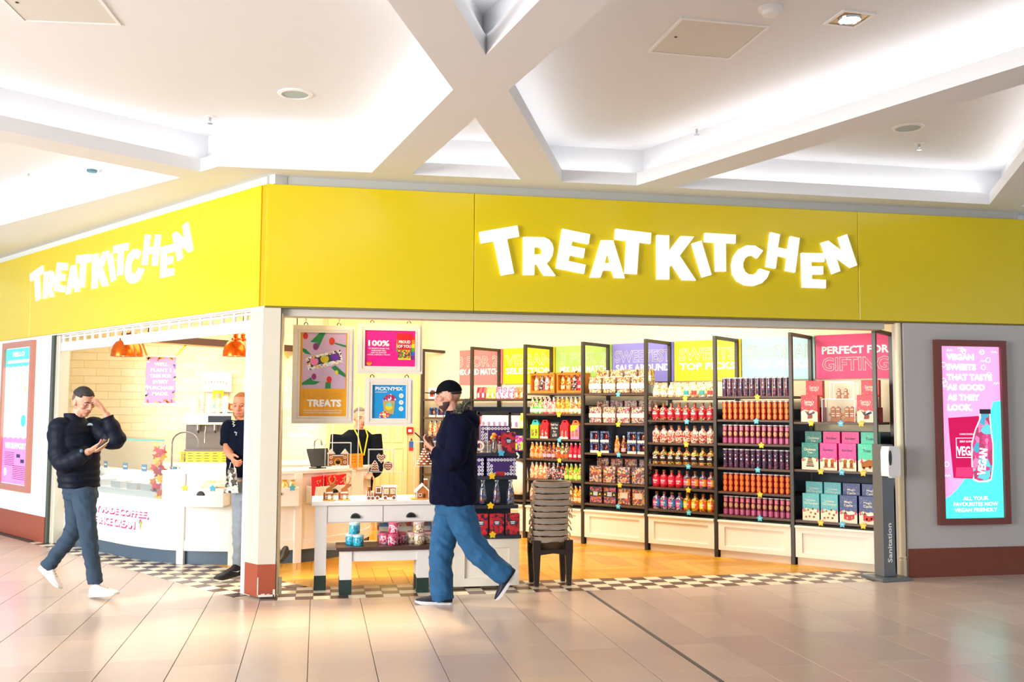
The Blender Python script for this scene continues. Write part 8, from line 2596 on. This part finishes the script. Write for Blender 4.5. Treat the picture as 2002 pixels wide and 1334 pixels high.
for s_ in (-1, 1):
    q0 = Vector((P4(699, 852).x, P4(699, 852).y, P4(699, 838).z))
    MB().tube([q0 + sd4 * (0.07 * s_) + fr4 * 0.06, q0 + sd4 * (0.06 * s_) + fr4 * 0.155 + Vector((0, 0, -0.08)), q0 + sd4 * (0.01 * s_) + fr4 * 0.172 + Vector((0, 0, -0.30))], 0.008, 5).build('lanyard', mat('lanyard_yellow', (236, 206, 30), 0.6), man)

# ================================================================ CEILING FITTINGS
def ceil_at(x, y, z):
    p = at_z(x, y, z)
    return (p.x, p.y, z)


GR = mat('speaker_grille', (176, 190, 194), 0.6)
HATCH = mat('hatch_paint', (222, 219, 212), 0.6)
RIMW = mat('fitting_white', (246, 246, 246), 0.5)
for i, (q, lab) in enumerate((([(1334, 36), (1503, 52), (1425, 112), (1270, 99)], 'square ceiling access hatch beside the recessed spotlight'), ([(-18, -30), (166, -22), (229, 41), (45, 30)], 'square ceiling access hatch at the upper picture corner'))):
    P4 = [at_z(x, y, ZU) for x, y in q]
    c_ = sum(P4, Vector()) / 4
    ex = (P4[1] - P4[0])
    rz = math.atan2(ex.y, ex.x)
    t = thing('access_hatch', lab, 'hatch', (c_.x, c_.y, ZU), rz)
    s_ = 0.29
    MB().prism([rectp(-s_, s_, -s_, s_), rectp(-s_ + 0.02, s_ - 0.02, -s_ + 0.02, s_ - 0.02)[::-1]], -0.008, 0.0, 'xy').build('frame', RIMW, t)
    box(-s_ + 0.024, s_ - 0.024, -s_ + 0.024, s_ - 0.024, -0.005, 0.0).build('panel', HATCH, t)
    MB().lathe([(0.01, -0.008), (0.01, -0.004)], 10, (-s_ + 0.08, 0.0, 0)).build('lock', IRON, t)
for i, (x, y, lab) in enumerate(((577, 183, 'round grey ceiling speaker in the panel nearer the daylight end'), (1775, 249, 'round grey ceiling speaker in the small triangular panel'))):
    t = thing('ceiling_speaker', lab, 'speaker', ceil_at(x, y, ZU))
    MB().lathe([(0.0, -0.006), (0.098, -0.006), (0.1, -0.004)], 28).build('grille', GR, t, 40)
    MB().lathe([(0.1, 0.0), (0.1, -0.012), (0.125, -0.008), (0.13, 0.0)], 28).build('rim', RIMW, t, 40)
for i, (x, y, z, lab) in enumerate(((411, 228, ZU, 'chrome sprinkler head below the left speaker panel'), (1362, 250, ZU, 'chrome sprinkler head under the access hatch panel'), (1797, 280, ZU, 'chrome sprinkler head next to the triangular panel speaker'), (56, 338, ZU, 'chrome sprinkler head near the smoke detector'))):
    t = thing('sprinkler', lab, 'sprinkler', ceil_at(x, y, z))
    MB().lathe([(0.045, 0), (0.042, -0.008), (0.012, -0.010)], 18).build('plate', RIMW, t, 40)
    MB().lathe([(0.01, -0.008), (0.01, -0.035), (0.005, -0.055)], 10).build('stem', CH, t, 40)
    MB().lathe([(0.0, -0.056), (0.022, -0.056), (0.022, -0.060), (0.0, -0.060)], 12).build('deflector', CH, t)
for i, (x, y, lab) in enumerate(((1506, 15, 'white round ceiling detector between hatch and spotlight'), (180, 328, 'white smoke detector above the angled shop front'))):
    t = thing('smoke_detector', lab, 'detector', ceil_at(x, y, ZU))
    MB().lathe([(0.07, 0), (0.07, -0.015), (0.055, -0.022)], 22).build('base', RIMW, t, 40)
    MB().lathe([(0.05, -0.022), (0.045, -0.045), (0.02, -0.05)], 22).build('sensor', RIMW if i == 0 else mat('teal_ring', (60, 110, 120), 0.5), t, 40)
sp = at_z(1661, 36, ZU)
t = thing('recessed_spotlight', 'square recessed spotlight glowing warm white in the ceiling', 'spotlight', (sp.x, sp.y, ZU), R(3))
MB().prism([rectp(-0.11, 0.11, -0.11, 0.11), rectp(-0.09, 0.09, -0.09, 0.09)[::-1]], -0.008, 0.0, 'xy').build('frame', RIMW, t)
box(-0.09, 0.09, -0.09, 0.09, -0.003, 0.0).build('box_back', mat('spot_gold', (200, 170, 110), 0.3, metal=0.5), t)
MB().lathe([(0.0, -0.012), (0.055, -0.012), (0.06, -0.003)], 18).build('lamp', mat('spot_glow', (255, 240, 200), 0.5, emit=5.0), t)
MB().lathe([(0.06, -0.003), (0.066, -0.016), (0.07, -0.003)], 18).build('gimbal', STEELLID, t)
